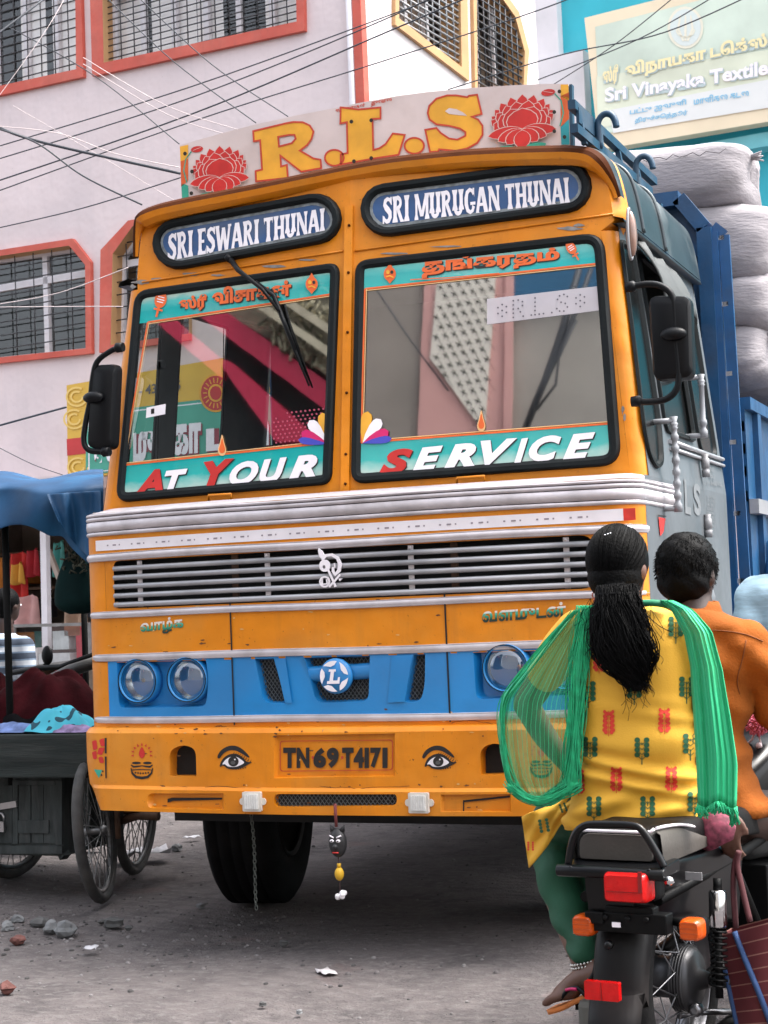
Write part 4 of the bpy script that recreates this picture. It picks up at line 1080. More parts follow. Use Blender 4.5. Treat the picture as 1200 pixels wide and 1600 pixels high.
rearR = rnd([(1.27, 1.96), (1.62, 1.96), (1.62, 2.68), (1.27, 2.68)], .06)
cabR, TR = side_wall(1, [quarterR, doorR, rearR], 'r')
quarterL = rnd([(.36, 2.72), (.36, 1.86), (.63, 1.86), (.63, 2.72)], .03)
doorL = rnd([(.80, 1.95), (1.27, 1.95), (1.27, 2.74), (.80, 2.74)], .03)
cabL, TL = side_wall(-1, [quarterL, doorL], 'l')
for w_ in (quarterR, rearR):
    mb = MB(); mb.poly(TR(w_, .001)); mb.build('side_window', sglass, cabR)
# half-lowered door pane and its fabric flap
mb = MB(); mb.poly(TR([(.62, 2.0), (1.18, 2.0), (1.18, 2.36), (.62, 2.36)], -.01)); mb.build('side_window', sglass, cabR)
mb = MB(); rows = []
for i in range(7):
    t = i/6; rows.append([(hw(2.74)+.02+.10*math.sin(t*1.4)+.012*math.sin(j*1.7+t*3), .56+.66*j/8+.02*t, 2.76-.24*t+.012*math.sin(j*1.3)) for j in range(9)])
mb.strip(rows, 0); o_ = mb.build('window_flap', mat('grey_tarpaulin_flap', (.05, .055, .055), .7, 0, .2, 6, .15, 20), truck)
sd = o_.modifiers.new('solid', 'SOLIDIFY'); sd.thickness = .008
# sill moulding and drip rail on the right, side trims
mb = MB()
for z, yy0, yy1, t_ in ((1.955, .66, YB, .010), (1.925, .66, YB, .008)):
    mb.tube([(hw(z)+.008, yy0, z), (hw(z)+.010, yy1, z)], t_, 8)
mb.build('sill_moulding', alu_dull, truck)
for s in (-1, 1):
    mb = MB(); mb.strip([[(s*(hw(2.79)-.01), .30+1.46*i/12, 2.815) for i in range(13)], [(s*(hw(2.79)+.035), .30+1.46*i/12, 2.80) for i in range(13)], [(s*(hw(2.79)+.04), .30+1.46*i/12, 2.782) for i in range(13)], [(s*(hw(2.79)-.01), .30+1.46*i/12, 2.785) for i in range(13)]], 0)
    mb.build('drip_rail', dkmetal, truck)
# roof skin following the arch
mb = MB(); rows = []
for y in (.42, .8, 1.2, 1.6, YB):
    row = []
    for i, p in enumerate(base):
        n = arch_n(i); q = p+n*.0
        row.append((q.x, y, max(q.y, 2.80)))
    rows.append(row)
mb.strip(rows, 0)
for y in (.62, 1.02):
    mb.tube([(p.x, y, max(p.y, 2.80)+.004) for p in base], .012, 6, 1)
mb.build('cab_roof', [dkmetal, dkmetal], truck)
# rear wall, floor, dash, seats, wheel
mb = MB()
mb.poly([(-1.13, YB-.02, .9), (1.13, YB-.02, .9), (1.10, YB-.02, 2.9), (-1.10, YB-.02, 2.9)])
mb.poly([(-1.13, .22, 1.0), (1.13, .22, 1.0), (1.13, YB, 1.0), (-1.13, YB, 1.0)])
mb.poly([(-1.05, .35, 2.84), (1.05, .35, 2.84), (1.05, YB, 2.84), (-1.05, YB, 2.84)])
mb.build('cab_interior', interior, truck)
mb = MB(); mb.hexa([(-1.12, .19, 1.3), (1.12, .19, 1.3), (1.12, .55, 1.3), (-1.12, .55, 1.3), (-1.12, .20, 1.79), (1.12, .20, 1.79), (1.12, .46, 1.74), (-1.12, .46, 1.74)])
mb.build('dashboard', mat('dash_dark', (.05, .055, .055), .6, 0, .3, 8), truck, bevel=.02)
mb = MB(); o = Vector((-.60, .62, 1.90)); ax = Vector((0, -.72, .69)).normalized(); x_ = Vector((1, 0, 0)); y_ = ax.cross(x_)
mb.tube([o+(x_*math.cos(2*math.pi*i/28)+y_*math.sin(2*math.pi*i/28))*.24 for i in range(28)], .017, 8, closed=True)
for a in (90, 210, 330): mb.tube([o-ax*.03, o+(x_*math.cos(R(a))+y_*math.sin(R(a)))*.24], .012, 6)
mb.tube([o-ax*.02, o-ax*.5], .03, 8); mb.lathe([(.05, -.03), (.06, 0), (0, .015)], o, ax, 16)
mb.build('steering_wheel', blackp, truck)
for x in (-.6, .55):
    mb = MB(); mb.box((x, 1.35, 1.75), (.55, .16, .72)); mb.box((x, 1.12, 1.42), (.55, .5, .16)); mb.build('cab_seat', mat('maroon_seat', (.06, .02, .02), .8, 0, .3, 8), truck, bevel=.05)
# pillar between the left windows already opaque; inner dark post
# marker lamp on right pillar
mb = MB(); p0, p1 = atX(981, 336, 1.135), atX(983, 396, 1.155)
c = (p0+p1)/2
mb.ell(c+Vector((.012, 0, 0)), (.022, .030, .09), 0); k_ = mb.build('side_marker', mat('amber_grey_lens', (.20, .11, .08), .25, 0, .2, 20, coat=.5), truck)
mb = MB(); mb.tube([c+Vector((.006, .034*math.cos(2*math.pi*i/20), .100*math.sin(2*math.pi*i/20))) for i in range(20)], .006, 6, closed=True); mb.build('rim', grey_metal, k_)
# mirrors
def mirror(s, box, arm, clamp, name='wing_mirror'):
    y = .10
    mb = MB(); A = [atY(*p, y) for p in arm]; mb.tube(smooth2(A, 4, closed=False), .0125, 8)
    for e_ in (A[0], A[-1]): mb.lathe([(.02, -.02), (.022, .01), (.012, .02)], e_, (s, 0, 0), 10)
    root_ = mb.build(name, blackp, truck)
    q = [atY(*p, y+.015) for p in box]
    cc = sum(q, Vector())/4
    out = rnd([((p-cc).x, (p-cc).z) for p in q], .035)
    mb = MB(); rings = []
    for sc_, dy in ((.86, -.045), (.97, -.035), (1, -.01), (1, .02)):
        rings.append([(cc.x+x*sc_, cc.y+dy+.02, cc.z+z*sc_) for x, z in out])
    mb.loft(rings, 0, True, False, True)
    h = mb.build('mirror_housing', blackp, root_, auto=40)
    mb = MB(); mb.poly([(cc.x+x*.93, cc.y+.045, cc.z+z*.94) for x, z in out]); mb.build('mirror_glass', mat('mirror_glass', (.8, .8, .8), .03, 1, 0), h)
    mb = MB(); cp = atY(*clamp, y-.02); mb.ell(cp, (.05, .028, .026)); mb.build('clamp', blackp, root_)
mirror(-1, [(139, 702), (178, 702), (184, 568), (146, 570)], [(186, 543), (172, 549), (152, 565), (145, 590), (141, 625), (134, 660), (131, 690), (140, 704), (165, 706)], (146, 621))
mirror(1, [(1022, 596), (1084, 592), (1080, 462), (1014, 462)], [(986, 448), (1010, 444), (1030, 446), (1046, 456), (1053, 475), (1056, 530), (1061, 585), (1056, 610), (1040, 624), (1015, 628), (995, 627)], (1052, 522))
# turned hand rails on the right side
def rail(p0, p1, x, r, rings_):
    a = atX(*p0, x); b = atX(*p1, x); a.x = b.x = x; b.y = a.y
    mb = MB(); L_ = (b-a).length; pr = [(r*1.3, 0), (r*1.3, .03), (r*.8, .04)]
    for k in range(rings_): h = .05+(L_-.1)*k/max(1, rings_-1); pr += [(r*.85, h), (r*1.25, h+.008), (r*1.25, h+.022), (r*.85, h+.03)]
    pr += [(r*.8, L_-.04), (r*1.3, L_-.03), (r*1.3, L_)]
    pr.sort(key=lambda q: q[1])
    mb.lathe(pr, a, b-a, 12)
    for q in (a+(b-a)*.04, b-(b-a)*.04): mb.tube([q, q-Vector((.09, 0, 0))], .012, 6)
    mb.build('hand_rail', mat('pale_grey_rail', (.24, .25, .27), .5, .1, .1, 20), truck)
rail((1100, 684), (1100, 588), 1.25, .013, 2); rail((1060, 800), (1062, 655), 1.255, .0125, 7)
# lettering and small plates on the door
mb = MB(); xs_ = hw(1.5)+.003
def side_txt(body, p, mi=0, **kw):
    lettering(mb, body, quad(*p), lambda px, py: atX(px, py, xs_), mi, **kw)
side_txt('L', [(1071, 802), (1080, 805), (1078, 752), (1069, 748)], 0, offset=.04); side_txt('S', [(1085, 804), (1096, 807), (1094, 757), (1083, 754)], 0, offset=.04)
for k, (t_, x0, x1) in enumerate((('OWNED', 1103, 1118), ('BY', 1110, 1119), ('U.W. 6400 KG', 1100, 1128))):
    y = 735+k*11; side_txt(t_, [(x0, y), (x1, y+3), (x1, y-4), (x0, y-7)])
for k in range(10):
    y = 777+k*6.4; side_txt('LOAD'[k % 3:]+'RLS', [(1105, y), (1119, y+3), (1119, y-1), (1105, y-4)])
mb.build('door_lettering', mat('grey_lettering', (.16, .17, .18), .5, 0, .1, 20), truck, fix=False)
mb = MB(); q = [atX(*p, hw(1.5)+.004) for p in ((1029, 808), (1040, 810), (1037, 830), (1032, 838))]; mb.poly(q, 0)
q = [atX(*p, hw(1.5)+.006) for p in ((1028, 804), (1041, 806), (1041, 808), (1028, 806))]; mb.poly(q, 1)
mb.build('side_motif', [red_p, blk_p], truck)
for px, py in ((1097, 728), (1101, 822)):
    mb = MB(); c = atX(px, py, hw(1.5)); mb.lathe([(.016, -.05), (.018, -.02), (.012, -.015), (.018, -.01), (.018, .03), (.012, .035), (.016, .05)], c+Vector((.015, 0, 0)), (0, 0, 1), 10); mb.build('door_hinge', grey_metal, truck)
mb = MB(); c = atX(1080, 925, 1.2); mb.lathe([(.0, 0), (.10, .03), (.10, .3), (.09, .33), (0, .34)], (1.16, c.y-.1, c.z-.03), (0, 1, 0), 18); mb.build('air_cylinder', mat('grey_cylinder', (.30, .33, .36), .35, .5, .1, 8), truck)
# ---- roof rack with hooks ---------------------------------------------
mb = MB()
rb = mat('rack_blue', (.008, .042, .085), .45, .1, .25, 8, .05, 40, (.05, .075, .09), .5, 6)
for (pa, pb, x, r) in (((893, 163), (1022, 284), .98, .018), ((897, 200), (1015, 300), 1.0, .014)):
    a, b = atX(*pa, x), atX(*pb, x); mb.bar(a, b, .03, .035)
for t in (.08, .32, .55, .78):
    a = atX(893+129*t, 163+121*t, .98); b = atX(897+118*t, 200+100*t, 1.0); mb.bar(a, (b.x, a.y, b.z-.03), .025, .02)
a, b = atX(900, 180, .985), atX(938, 214, .985); mb.hexa([a+Vector((0, 0, -.03)), a+Vector((.012, 0, -.03)), b+Vector((.012, 0, -.03)), b+Vector((0, 0, -.03)), a+Vector((0, 0, .03)), a+Vector((.012, 0, .03)), b+Vector((.012, 0, .03)), b+Vector((0, 0, .03))])
for s_ in (-1,):
    mb.bar((-.95, .5, 3.16), (-.95, 1.7, 3.16), .03, .035); mb.bar((-.95, .5, 3.0), (-.95, .5, 3.16), .025, .025); mb.bar((-.95, 1.7, 3.0), (-.95, 1.7, 3.16), .025, .025)
mb.bar((-.95, 1.7, 3.16), (.98, 1.7, 3.16), .03, .03)
rack = mb.build('roof_rack', rb, truck)
for (bx, by_, hh) in ((937, 232, 0), (996, 294, 0)):
    y0_ = 1.0
    a = atX(bx, by_, 1.01); s_ = 1/300.
    mb = MB(); pts = [(0, 0), (-1, -28), (0, -38), (5, -45), (12, -47), (19, -43), (23, -34), (24, -26)]
    P3 = [a+Vector((dx*.0030, 0, -dy*.0029)) for dx, dy in pts]
    mb.tube(smooth2(P3, 3, closed=False), .0135, 8); mb.build('rope_hook', rb, rack)
# ---- load body -----------------------------------------------------------
YC = 2.05
mb = MB()
hexp = [(-1.20, .95), (1.115, .95), (1.115, 3.10), (1.00, 3.26), (-1.03, 3.26), (-1.20, 3.07)]
mb.prism([(x, YC, z) for x, z in hexp], (0, .03, 0), 0)
edge = [(x, YC-.03, z) for x, z in hexp[1:]]+[(-1.2, YC-.03, .95)]
for a, b in zip(edge, edge[1:]): mb.bar(a, b, .07, .09, (0, 1, 0))
for z in (1.4, 2.0, 2.6, 3.0): mb.bar((-1.17, YC-.02, z), (1.09, YC-.02, z), .05, .06)
mb.build('headboard', cargo_blue, truck)
mb = MB()
xo = 1.33
A0, A1 = atY(1143, 362, YC), atY(1168, 960, YC)
I0, I1 = atY(1117, 366, YC), atY(1150, 960, YC); O0, O1 = atY(1134, 370, YC), atY(1170, 960, YC)
mb.bar((I1.x, YC-.04, I1.z-.6), I1+Vector((0, -.04, 0)), .05, .05); mb.bar(I1+Vector((0, -.04, 0)), I0+Vector((0, -.04, 0)), .05, .05); mb.bar((O1.x, YC-.04, O1.z-.6), O1+Vector((0, -.04, 0)), .02, .05); mb.bar(O1+Vector((0, -.04, 0)), O0+Vector((0, -.04, 0)), .02, .05); mb.bar(O0+Vector((.0, -.04, 0)), I0+Vector((0, -.04, .03)), .02, .05)
for py in (372, 476, 585, 692, 803, 908, 1010):
    z = atY(1148, py, YC).z; t_ = (py-366)/594.; mb.bar((I0.x+(I1.x-I0.x)*t_, YC-.04, z), (O0.x+(O1.x-O0.x)*t_, YC-.04, z), .02, .022, mi=1)
mb.build('ladder', [mat('ladder_blue', (.010, .072, .20), .38, 0, .15, 8, .08, 40, (.03, .05, .08), .4, 5, coat=.1), alu_dull], truck)
# right side wall of the load body: uprights, rails, slat windows
for s in (-1, 1):
    mb = MB(); x = s*1.24
    y0_, y1_ = 2.12, 7.6
    mb.prism([(x, y, z) for y, z in [(y0_, .95), (y1_, .95), (y1_, 2.22), (y0_, 2.22)]], (-s*.03, 0, 0), 0)
    for z in (1.80, 1.92, 2.03, 2.14): mb.bar((x-s*.02, y0_, z), (x-s*.02, y1_, z), .03, .05)
    mb.bar((x, y0_, 2.25), (x, y1_, 2.25), .06, .06)
    k = 0
    while k < 8:
        y = y0_+.25+.7*k; mb.bar((x+s*.012, y, .95), (x+s*.012, y, 2.25), .09, .03); k += 1
    mb.bar((x+s*.02, y0_, 1.75), (x+s*.02, y1_, 1.75), .05, .07, mi=1)
    if s > 0:
        for k in range(10):
            y = 2.3+.22*k; P3 = [(x+.03, y, 1.38), (x+.05, y, 1.5), (x+.05, y+.02, 1.57), (x+.06, y+.06, 1.6), (x+.06, y+.11, 1.58), (x+.06, y+.13, 1.50)]; mb.tube(P3, .014, 6, 0)
        mb.poly([(x+.002, 2.32, 1.05), (x+.002, 2.62, 1.05), (x+.002, 2.62, 1.36), (x+.002, 2.32, 1.36)], 2); mb.poly([(x+.002, 2.72, 1.05), (x+.002, 3.3, 1.05), (x+.002, 3.3, 1.36), (x+.002, 2.72, 1.36)], 2)
    mb.build('load_side', [cargo_blue, alu_dull, white_p], truck)
mb = MB(); mb.box((0, 4.85, .93), (2.4, 5.5, .10)); mb.bar((-.42, .2, .78), (-.42, 7.5, .78), .09, .22); mb.bar((.42, .2, .78), (.42, 7.5, .78), .09, .22); mb.bar((-1., .92, .5), (1., .92, .5), .12, .12)
mb.box((0, .9, .72), (.8, 1.0, .35)); mb.box((0, 3.3, .66), (2.2, 2.6, .42)); mb.box((0, 1.3, .98), (2.2, 1.6, .1)); mb.box((0, 7.0, .7), (2.2, .8, .5)); mb.box((.95, 3.2, .62), (.45, 1.1, .45)); mb.box((0, .35, .50), (1.9, .06, .08))  # full-width boxes under the deck are added to block light from behind
mb.build('chassis_and_light_block', mat('chassis_black', (.006, .006, .007), .7, .2, .3, 8), truck)
# wheels
def wheel(x, y, steer=0., twin=False):
    r, wd_ = .50, .29
    M = Matrix.Rotation(steer, 3, 'Z'); ax = M @ Vector((1, 0, 0)); o = Vector((x, y, r))
    mb = MB(); prof = []
    for t, rr2 in ((-.5, .30), (-.52, .36), (-.53, .42), (-.50, .465), (-.44, .49), (-.40, .5)): prof.append((rr2*r/.5, t*wd_))
    for k, t in enumerate((-.30, -.28, -.26, -.10, -.08, -.06, .06, .08, .10, .26, .28, .30)): prof.append(((.5 if k % 3 != 1 else .488)*r/.5, t*wd_))
    for t, rr2 in ((.40, .5), (.44, .49), (.50, .465), (.53, .42), (.52, .36), (.5, .30)): prof.append((rr2*r/.5, t*wd_))
    prof += [(.27, .3*wd_), (.27, -.3*wd_)]
    mb.lathe(prof, o, ax, 48, 0, True, False, True)
    root_ = mb.build('wheel', tyre_m, truck)
    mb = MB(); mb.lathe([(.27, -.14), (.29, -.15), (.29, -.12), (.22, -.06), (.2, .02), (.1, .05), (.09, .12), (0, .13)], o, ax if x > 0 else -ax, 28, 0, True, False); mb.build('rim', mat('dark_wheel_rim', (.012, .010, .009), .7, .2, .3, 20), root_)
wheel(-.88, 1.0, R(12)); wheel(.95, 1.0, R(12)); wheel(-.98, 5.6); wheel(.98, 5.6)
# ---- things hanging on or loaded on the lorry ---------------------------
sack_m = mat('woven_grey_sack', (.29, .27, .285), .9, 0, .10, 6, .5, 22, (.20, .19, .195), .5, 4, fine=.12, stretch=(1., 1., 4.))
thread_m = mat('sack_thread', (.10, .09, .10), .8, 0, 0)
def sack(c, d, label, seed, tilt=0., bulge=.0, first=[0]):
    rg = random.Random(seed); nu, nv = 40, 22
    mb = MB(); rings = []; ph = [rg.uniform(0, 6) for _ in range(6)]
    M = Matrix.Rotation(tilt, 3, 'Y')
    sgn = lambda v, e: math.copysign(abs(v)**e, v)
    for i in range(nv+1):
        t = -math.pi/2+math.pi*(i+.15)/(nv+.3); rg_ = []
        for j in range(nu):
            a = 2*math.pi*j/nu
            # long axis is X: ends pinched
            x = sgn(math.sin(t), .62); rr2 = max(0, math.cos(t))**.34
            y = rr2*sgn(math.cos(a), .6); z = rr2*sgn(math.sin(a), .6)
            wv = 1+.030*math.sin(9*a+ph[0]+3*x)*(abs(x)**1.5)+.035*math.sin(3*a+ph[1]+2*x)+.018*math.sin(14*a+ph[2]-5*x)*(.3+abs(x)**2)+.020*math.sin(23*a+ph[4])*abs(x)**4+.010*math.sin(11*x+4*a+ph[5])
            v = Vector((x*d[0]/2*(1+.03*math.sin(2*a+ph[3])), y*d[1]/2*wv, z*d[2]/2*wv-.05*d[2]*(1-x*x)))
            rg_.append(Vector(c)+M @ v)
        rings.append(rg_)
    mb.loft(rings, 0)
    # knotted corner and stitching
    e_ = Vector(c)+M @ Vector((d[0]/2*.98, -d[1]*.18, d[2]*.22))
    for k in range(7):
        a = rg.uniform(-1, 1); mb.tube([e_, e_+Vector((.05+.02*rg.random(), .05*a, .03*rg.uniform(-1, 1)))], [.012, .004], 5)
    o = mb.build('sack', sack_m)
    tag(o, label, 'sack', 'sacks loaded on the lorry')
    if d[0] < .7: return o
    st = MB(); pts = []
    for k in range(20):
        t = -.8+1.6*k/19; q = Vector(c)+M @ Vector((t*d[0]/2, -d[1]/2*(.93), d[2]*.18+.012*math.sin(k*2.4))); pts.append(q+Vector((0, -.035, 0)))
    st.tube(pts, .0022, 4); st.build('stitching', thread_m, o)
    return o
def sk(px, py, y): return atY(px, py, y)
for px, py, y, d, lab, tl in ((1062, 294, 2.72, (.80, .75, .40), 'big pale grey sack with a stitched seam, topmost on the lorry load', .03),
                          (1128, 392, 2.75, (.62, .75, .44), 'pale grey sack just below the topmost sack on the lorry', .10),
                          (1137, 480, 2.78, (.55, .75, .34), 'bulging grey sack in the middle of the lorry load, third from the top', .05),
                          (1136, 560, 2.80, (.48, .75, .32), 'grey sack resting on the blue side rail, lowest but one', -.03),
                          (1168, 585, 4.1, (.5, .8, .36), 'grey sack further back, peeping out behind the lowest sack', 0)):
    sack(sk(px, py, y), d, lab, int(px+py), tl)
for k, (x, z, y) in enumerate(((.1, 3.0, 3.0), (-.7, 3.0, 3.0), (.2, 2.5, 3.0), (-.6, 2.45, 3.0))): pass
# charm on a string below the bumper
pc = atF(527, 1262, FBl); pc.y -= .02
charm = thing('hanging_charm', (pc.x, pc.y, pc.z), 'black mask charm with a yellow lemon and white tuft hanging under the bumper', 'charm')
mb = MB(); yy = pc.y; zz = lambda py: pc.z-(py-1262)/401.
mb.tube([(pc.x, yy, zz(1255)), (pc.x+.002, yy, zz(1290))], .006, 6, 1); mb.tube([(pc.x+.006, yy, zz(1335)), (pc.x+.008, yy, zz(1390))], .003, 5, 0)
mb.build('cord', [mat('dark_string', (.05, .03, .03), .9, 0, 0), mat('maroon_string', (.14, .03, .03), .9, 0, 0)], charm)
mb = MB(); cz = zz(1314)
mb.ell((pc.x+.006, yy, cz), (.036, .028, .055), 0, None, 18, 14)
mb.ell((pc.x+.006, yy-.022, cz-.012), (.012, .014, .012), 0); 
for sx in (-1, 1):
    mb.tube([(pc.x+.006+sx*.018, yy, cz+.045), (pc.x+.006+sx*.03, yy, cz+.068)], [.012, .002], 6, 0)
    mb.ell((pc.x+.006+sx*.013, yy-.026, cz+.010), (.009, .005, .006), 1); mb.ell((pc.x+.006+sx*.013, yy-.031, cz+.010), (.003, .002, .003), 0)
    mb.tube([(pc.x+.006+sx*.006, yy-.026, cz+.022), (pc.x+.006+sx*.024, yy-.022, cz+.030)], .003, 5, 1)
mb.tube([(pc.x-.006, yy-.026, cz-.034), (pc.x+.018, yy-.026, cz-.034)], .003, 5, 2)
mb.build('mask', [mat('black_mask', (.018, .018, .020), .5, 0, .3, 30, .2, 80), letter_w, red_p], charm)
mb = MB(); mb.ell((pc.x+.007, yy, zz(1361)), (.018, .018, .026)); mb.tube([(pc.x+.007, yy, zz(1345)), (pc.x+.007, yy, zz(1351))], .008, 6); mb.build('lemon', mat('lemon_skin', (.62, .36, .02), .45, 0, .1, 30, .2, 200), charm)
mb = MB(); rg = random.Random(4)
for k in range(9): mb.ell((pc.x+.010+rg.uniform(-.014, .014), yy+rg.uniform(-.01, .01), zz(1393)+rg.uniform(-.013, .013)), (.011, .011, .010), 0, None, 8, 6)
mb.build('tuft', mat('white_tuft', (.75, .72, .74), .9, 0, .1, 60), charm)
# dangling chain
cp = atF(392, 1270, FBl); ch = MB()
n = 26
cyy = cp.y+.12
def chz(py): return atY(392, py, cyy).z
for k in range(n):
    t = k/(n-1); px = 392+10*t+1.5*math.sin(t*5); p = atY(px, 1268+150*t, cyy)
    xv = Vector((1, 0, 0)) if k % 2 else Vector((0, 1, 0)); l_ = .0105
    ch.tube([p+Vector((0, 0, 1))*l_*math.cos(2*math.pi*i/10)+xv*.006*math.sin(2*math.pi*i/10) for i in range(10)], .0022, 5, closed=True)
tag(ch.build('chain', chain_m), 'thin metal chain dangling in front of the left front tyre', 'chain')
# ------------------------------------------------------------------ ground
def ground_mat():
    m = bpy.data.materials.new('packed_earth_road'); m.use_nodes = True; t = m.node_tree; N = t.nodes; L = t.links; b = N['Principled BSDF']; b.inputs['Roughness'].default_value = .92; b.inputs['Specular IOR Level'].default_value = .25
    tc = N.new('ShaderNodeTexCoord')
    def noise(s, d=6, st=None, rough=.55):
        n = N.new('ShaderNodeTexNoise'); n.inputs['Scale'].default_value = s; n.inputs['Detail'].default_value = d; n.inputs['Roughness'].default_value = rough
        if st:
            mp = N.new('ShaderNodeMapping'); mp.inputs['Scale'].default_value = st[0]; mp.inputs['Rotation'].default_value = (0, 0, st[1]); L.new(tc.outputs['Object'], mp.inputs[0]); L.new(mp.outputs[0], n.inputs['Vector'])
        else: L.new(tc.outputs['Object'], n.inputs['Vector'])
        return n.outputs[0]
    def mr(s, lo, hi): r_ = N.new('ShaderNodeMapRange'); r_.inputs[1].default_value = lo; r_.inputs[2].default_value = hi; L.new(s, r_.inputs[0]); return r_.outputs[0]
    def mix(f, a, c, mode='MIX'):
        x = N.new('ShaderNodeMix'); x.data_type = 'RGBA'; x.blend_type = mode
        if isinstance(f, float): x.inputs[0].default_value = f
        else: L.new(f, x.inputs[0])
        for k, v in ((6, a), (7, c)):
            if isinstance(v, tuple): x.inputs[k].default_value = (*v, 1)
            else: L.new(v, x.inputs[k])
        return x.outputs[2]
    c = mix(mr(noise(.9), .35, .65), (.102, .090, .090), (.138, .121, .120))
    c = mix(mr(noise(3.2, 9, None, .7), .42, .68), c, (.062, .056, .057)); c = mix(mr(noise(9, 8, ((1, 2.2, 1), .5), .7), .50, .72), c, (.150, .134, .132))
    c = mix(mr(noise(28, 5), .52, .75), c, (.155, .143, .142))
    f = N.new('ShaderNodeMath'); f.operation = 'MULTIPLY'; f.inputs[1].default_value = .55; L.new(mr(noise(1.3, 4), .62, .75), f.inputs[0])
    c = mix(f.outputs[0], c, (.15, .08, .07))
    sp = N.new('ShaderNodeTexVoronoi'); sp.inputs['Scale'].default_value = 70; L.new(tc.outputs['Object'], sp.inputs['Vector'])
    f2 = N.new('ShaderNodeMath'); f2.operation = 'LESS_THAN'; f2.inputs[1].default_value = .12; L.new(sp.outputs[0], f2.inputs[0])
    f3 = N.new('ShaderNodeMath'); f3.operation = 'MULTIPLY'; f3.inputs[1].default_value = .35; L.new(f2.outputs[0], f3.inputs[0])
    c = mix(f3.outputs[0], c, (.04, .037, .037)); trk = N.new('ShaderNodeTexWave'); trk.inputs['Scale'].default_value = 5.; trk.inputs['Distortion'].default_value = 3; trk.inputs['Detail'].default_value = 3; trk.bands_direction = 'DIAGONAL'; mpt = N.new('ShaderNodeMapping'); mpt.inputs['Rotation'].default_value = (0, 0, R(-28)); L.new(tc.outputs['Object'], mpt.inputs[0]); L.new(mpt.outputs[0], trk.inputs['Vector']); mtk = N.new('ShaderNodeMath'); mtk.operation = 'MULTIPLY'; L.new(mr(trk.outputs[0], .55, .9), mtk.inputs[0]); L.new(mr(noise(.7, 2), .5, .62), mtk.inputs[1]); mtk2 = N.new('ShaderNodeMath'); mtk2.operation = 'MULTIPLY'; mtk2.inputs[1].default_value = .22; L.new(mtk.outputs[0], mtk2.inputs[0]); c = mix(mtk2.outputs[0], c, (.055, .05, .05))
    L.new(c, b.inputs['Base Color'])
    # tyre tracks and grain
    wv = N.new('ShaderNodeTexWave'); wv.inputs['Scale'].default_value = 5.; wv.inputs['Distortion'].default_value = 3; wv.inputs['Detail'].default_value = 3; wv.bands_direction = 'DIAGONAL'
    mp = N.new('ShaderNodeMapping'); mp.inputs['Rotation'].default_value = (0, 0, R(-28)); L.new(tc.outputs['Object'], mp.inputs[0]); L.new(mp.outputs[0], wv.inputs['Vector'])
    ms = N.new('ShaderNodeMath'); ms.operation = 'MULTIPLY'; L.new(wv.outputs[0], ms.inputs[0]); L.new(mr(noise(.7, 2), .5, .62), ms.inputs[1])
    a1 = N.new('ShaderNodeMath'); a1.operation = 'MULTIPLY_ADD'; a1.inputs[1].default_value = .09; L.new(ms.outputs[0], a1.inputs[0]); L.new(noise(14, 10, None, .65), a1.inputs[2])
    a2 = N.new('ShaderNodeMath'); a2.operation = 'MULTIPLY_ADD'; a2.inputs[1].default_value = .4; L.new(noise(90, 4), a2.inputs[0]); L.new(a1.outputs[0], a2.inputs[2])
    bp = N.new('ShaderNodeBump'); bp.inputs['Strength'].default_value = .8; bp.inputs['Distance'].default_value = .035; L.new(a2.outputs[0], bp.inputs['Height']); L.new(bp.outputs[0], b.inputs['Normal'])
    return m
mb = MB(); xs = [-120, -60, -30, -15]+[-8+.25*i for i in range(61)]+[12, 20, 40, 80, 120]; ys = [-120, -60, -30, -15]+[-6+.25*i for i in range(57)]+[14, 25, 50, 120]
def gz(x, y): 
    k = 1 if (-8 < x < 7 and -6 < y < 8) else 0
    return k*(.012*math.sin(1.7*x+.8*y)+.008*math.sin(3.1*x-2.3*y+1)) - .006*k
mb.strip([[(x, y, gz(x, y)) for x in xs] for y in ys], 0)
tag(mb.build('ground', ground_mat()), kind='structure')
# gravel: small grains scattered on the road
rg = random.Random(5); mb = MB()
for k in range(2400):
    x, y = rg.uniform(-4, 2.6), rg.uniform(-1.6, 4.2)
    if rg.random() < .5: x, y = rg.gauss(-1.6, .8), rg.gauss(.1, .5)
    s = rg.choice((.003, .004, .005, .007, .010))*rg.uniform(.6, 1.3); z = gz(x, y)+s*.3; a = rg.uniform(0, 6)
    vs = []
    for rr_2, hh_ in ((1, -.3), (.95, .15), (.5, .5)): q_ = rg.uniform(.7, 1.1); vs += [(x+s*rr_2*math.cos(a+i*1.047)*rg.uniform(.75, 1.15), y+s*rr_2*math.sin(a+i*1.047)*rg.uniform(.75, 1.15), z+s*hh_*q_) for i in range(6)]
    mb.add(vs, [(k2*6+i, k2*6+(i+1) % 6, k2*6+6+(i+1) % 6, k2*6+6+i) for k2 in range(2) for i in range(6)]+[tuple(range(12, 18))], rg.choice((0, 0, 1, 1, 2)), True)
tag(mb.build('gravel', [mat('gravel_grey', (.11, .10, .10), .9, 0, .3, 30), mat('gravel_dark', (.05, .047, .047), .9, 0, .3, 30), mat('gravel_pale', (.16, .15, .15), .9, 0, .2, 30)]), kind='stuff')
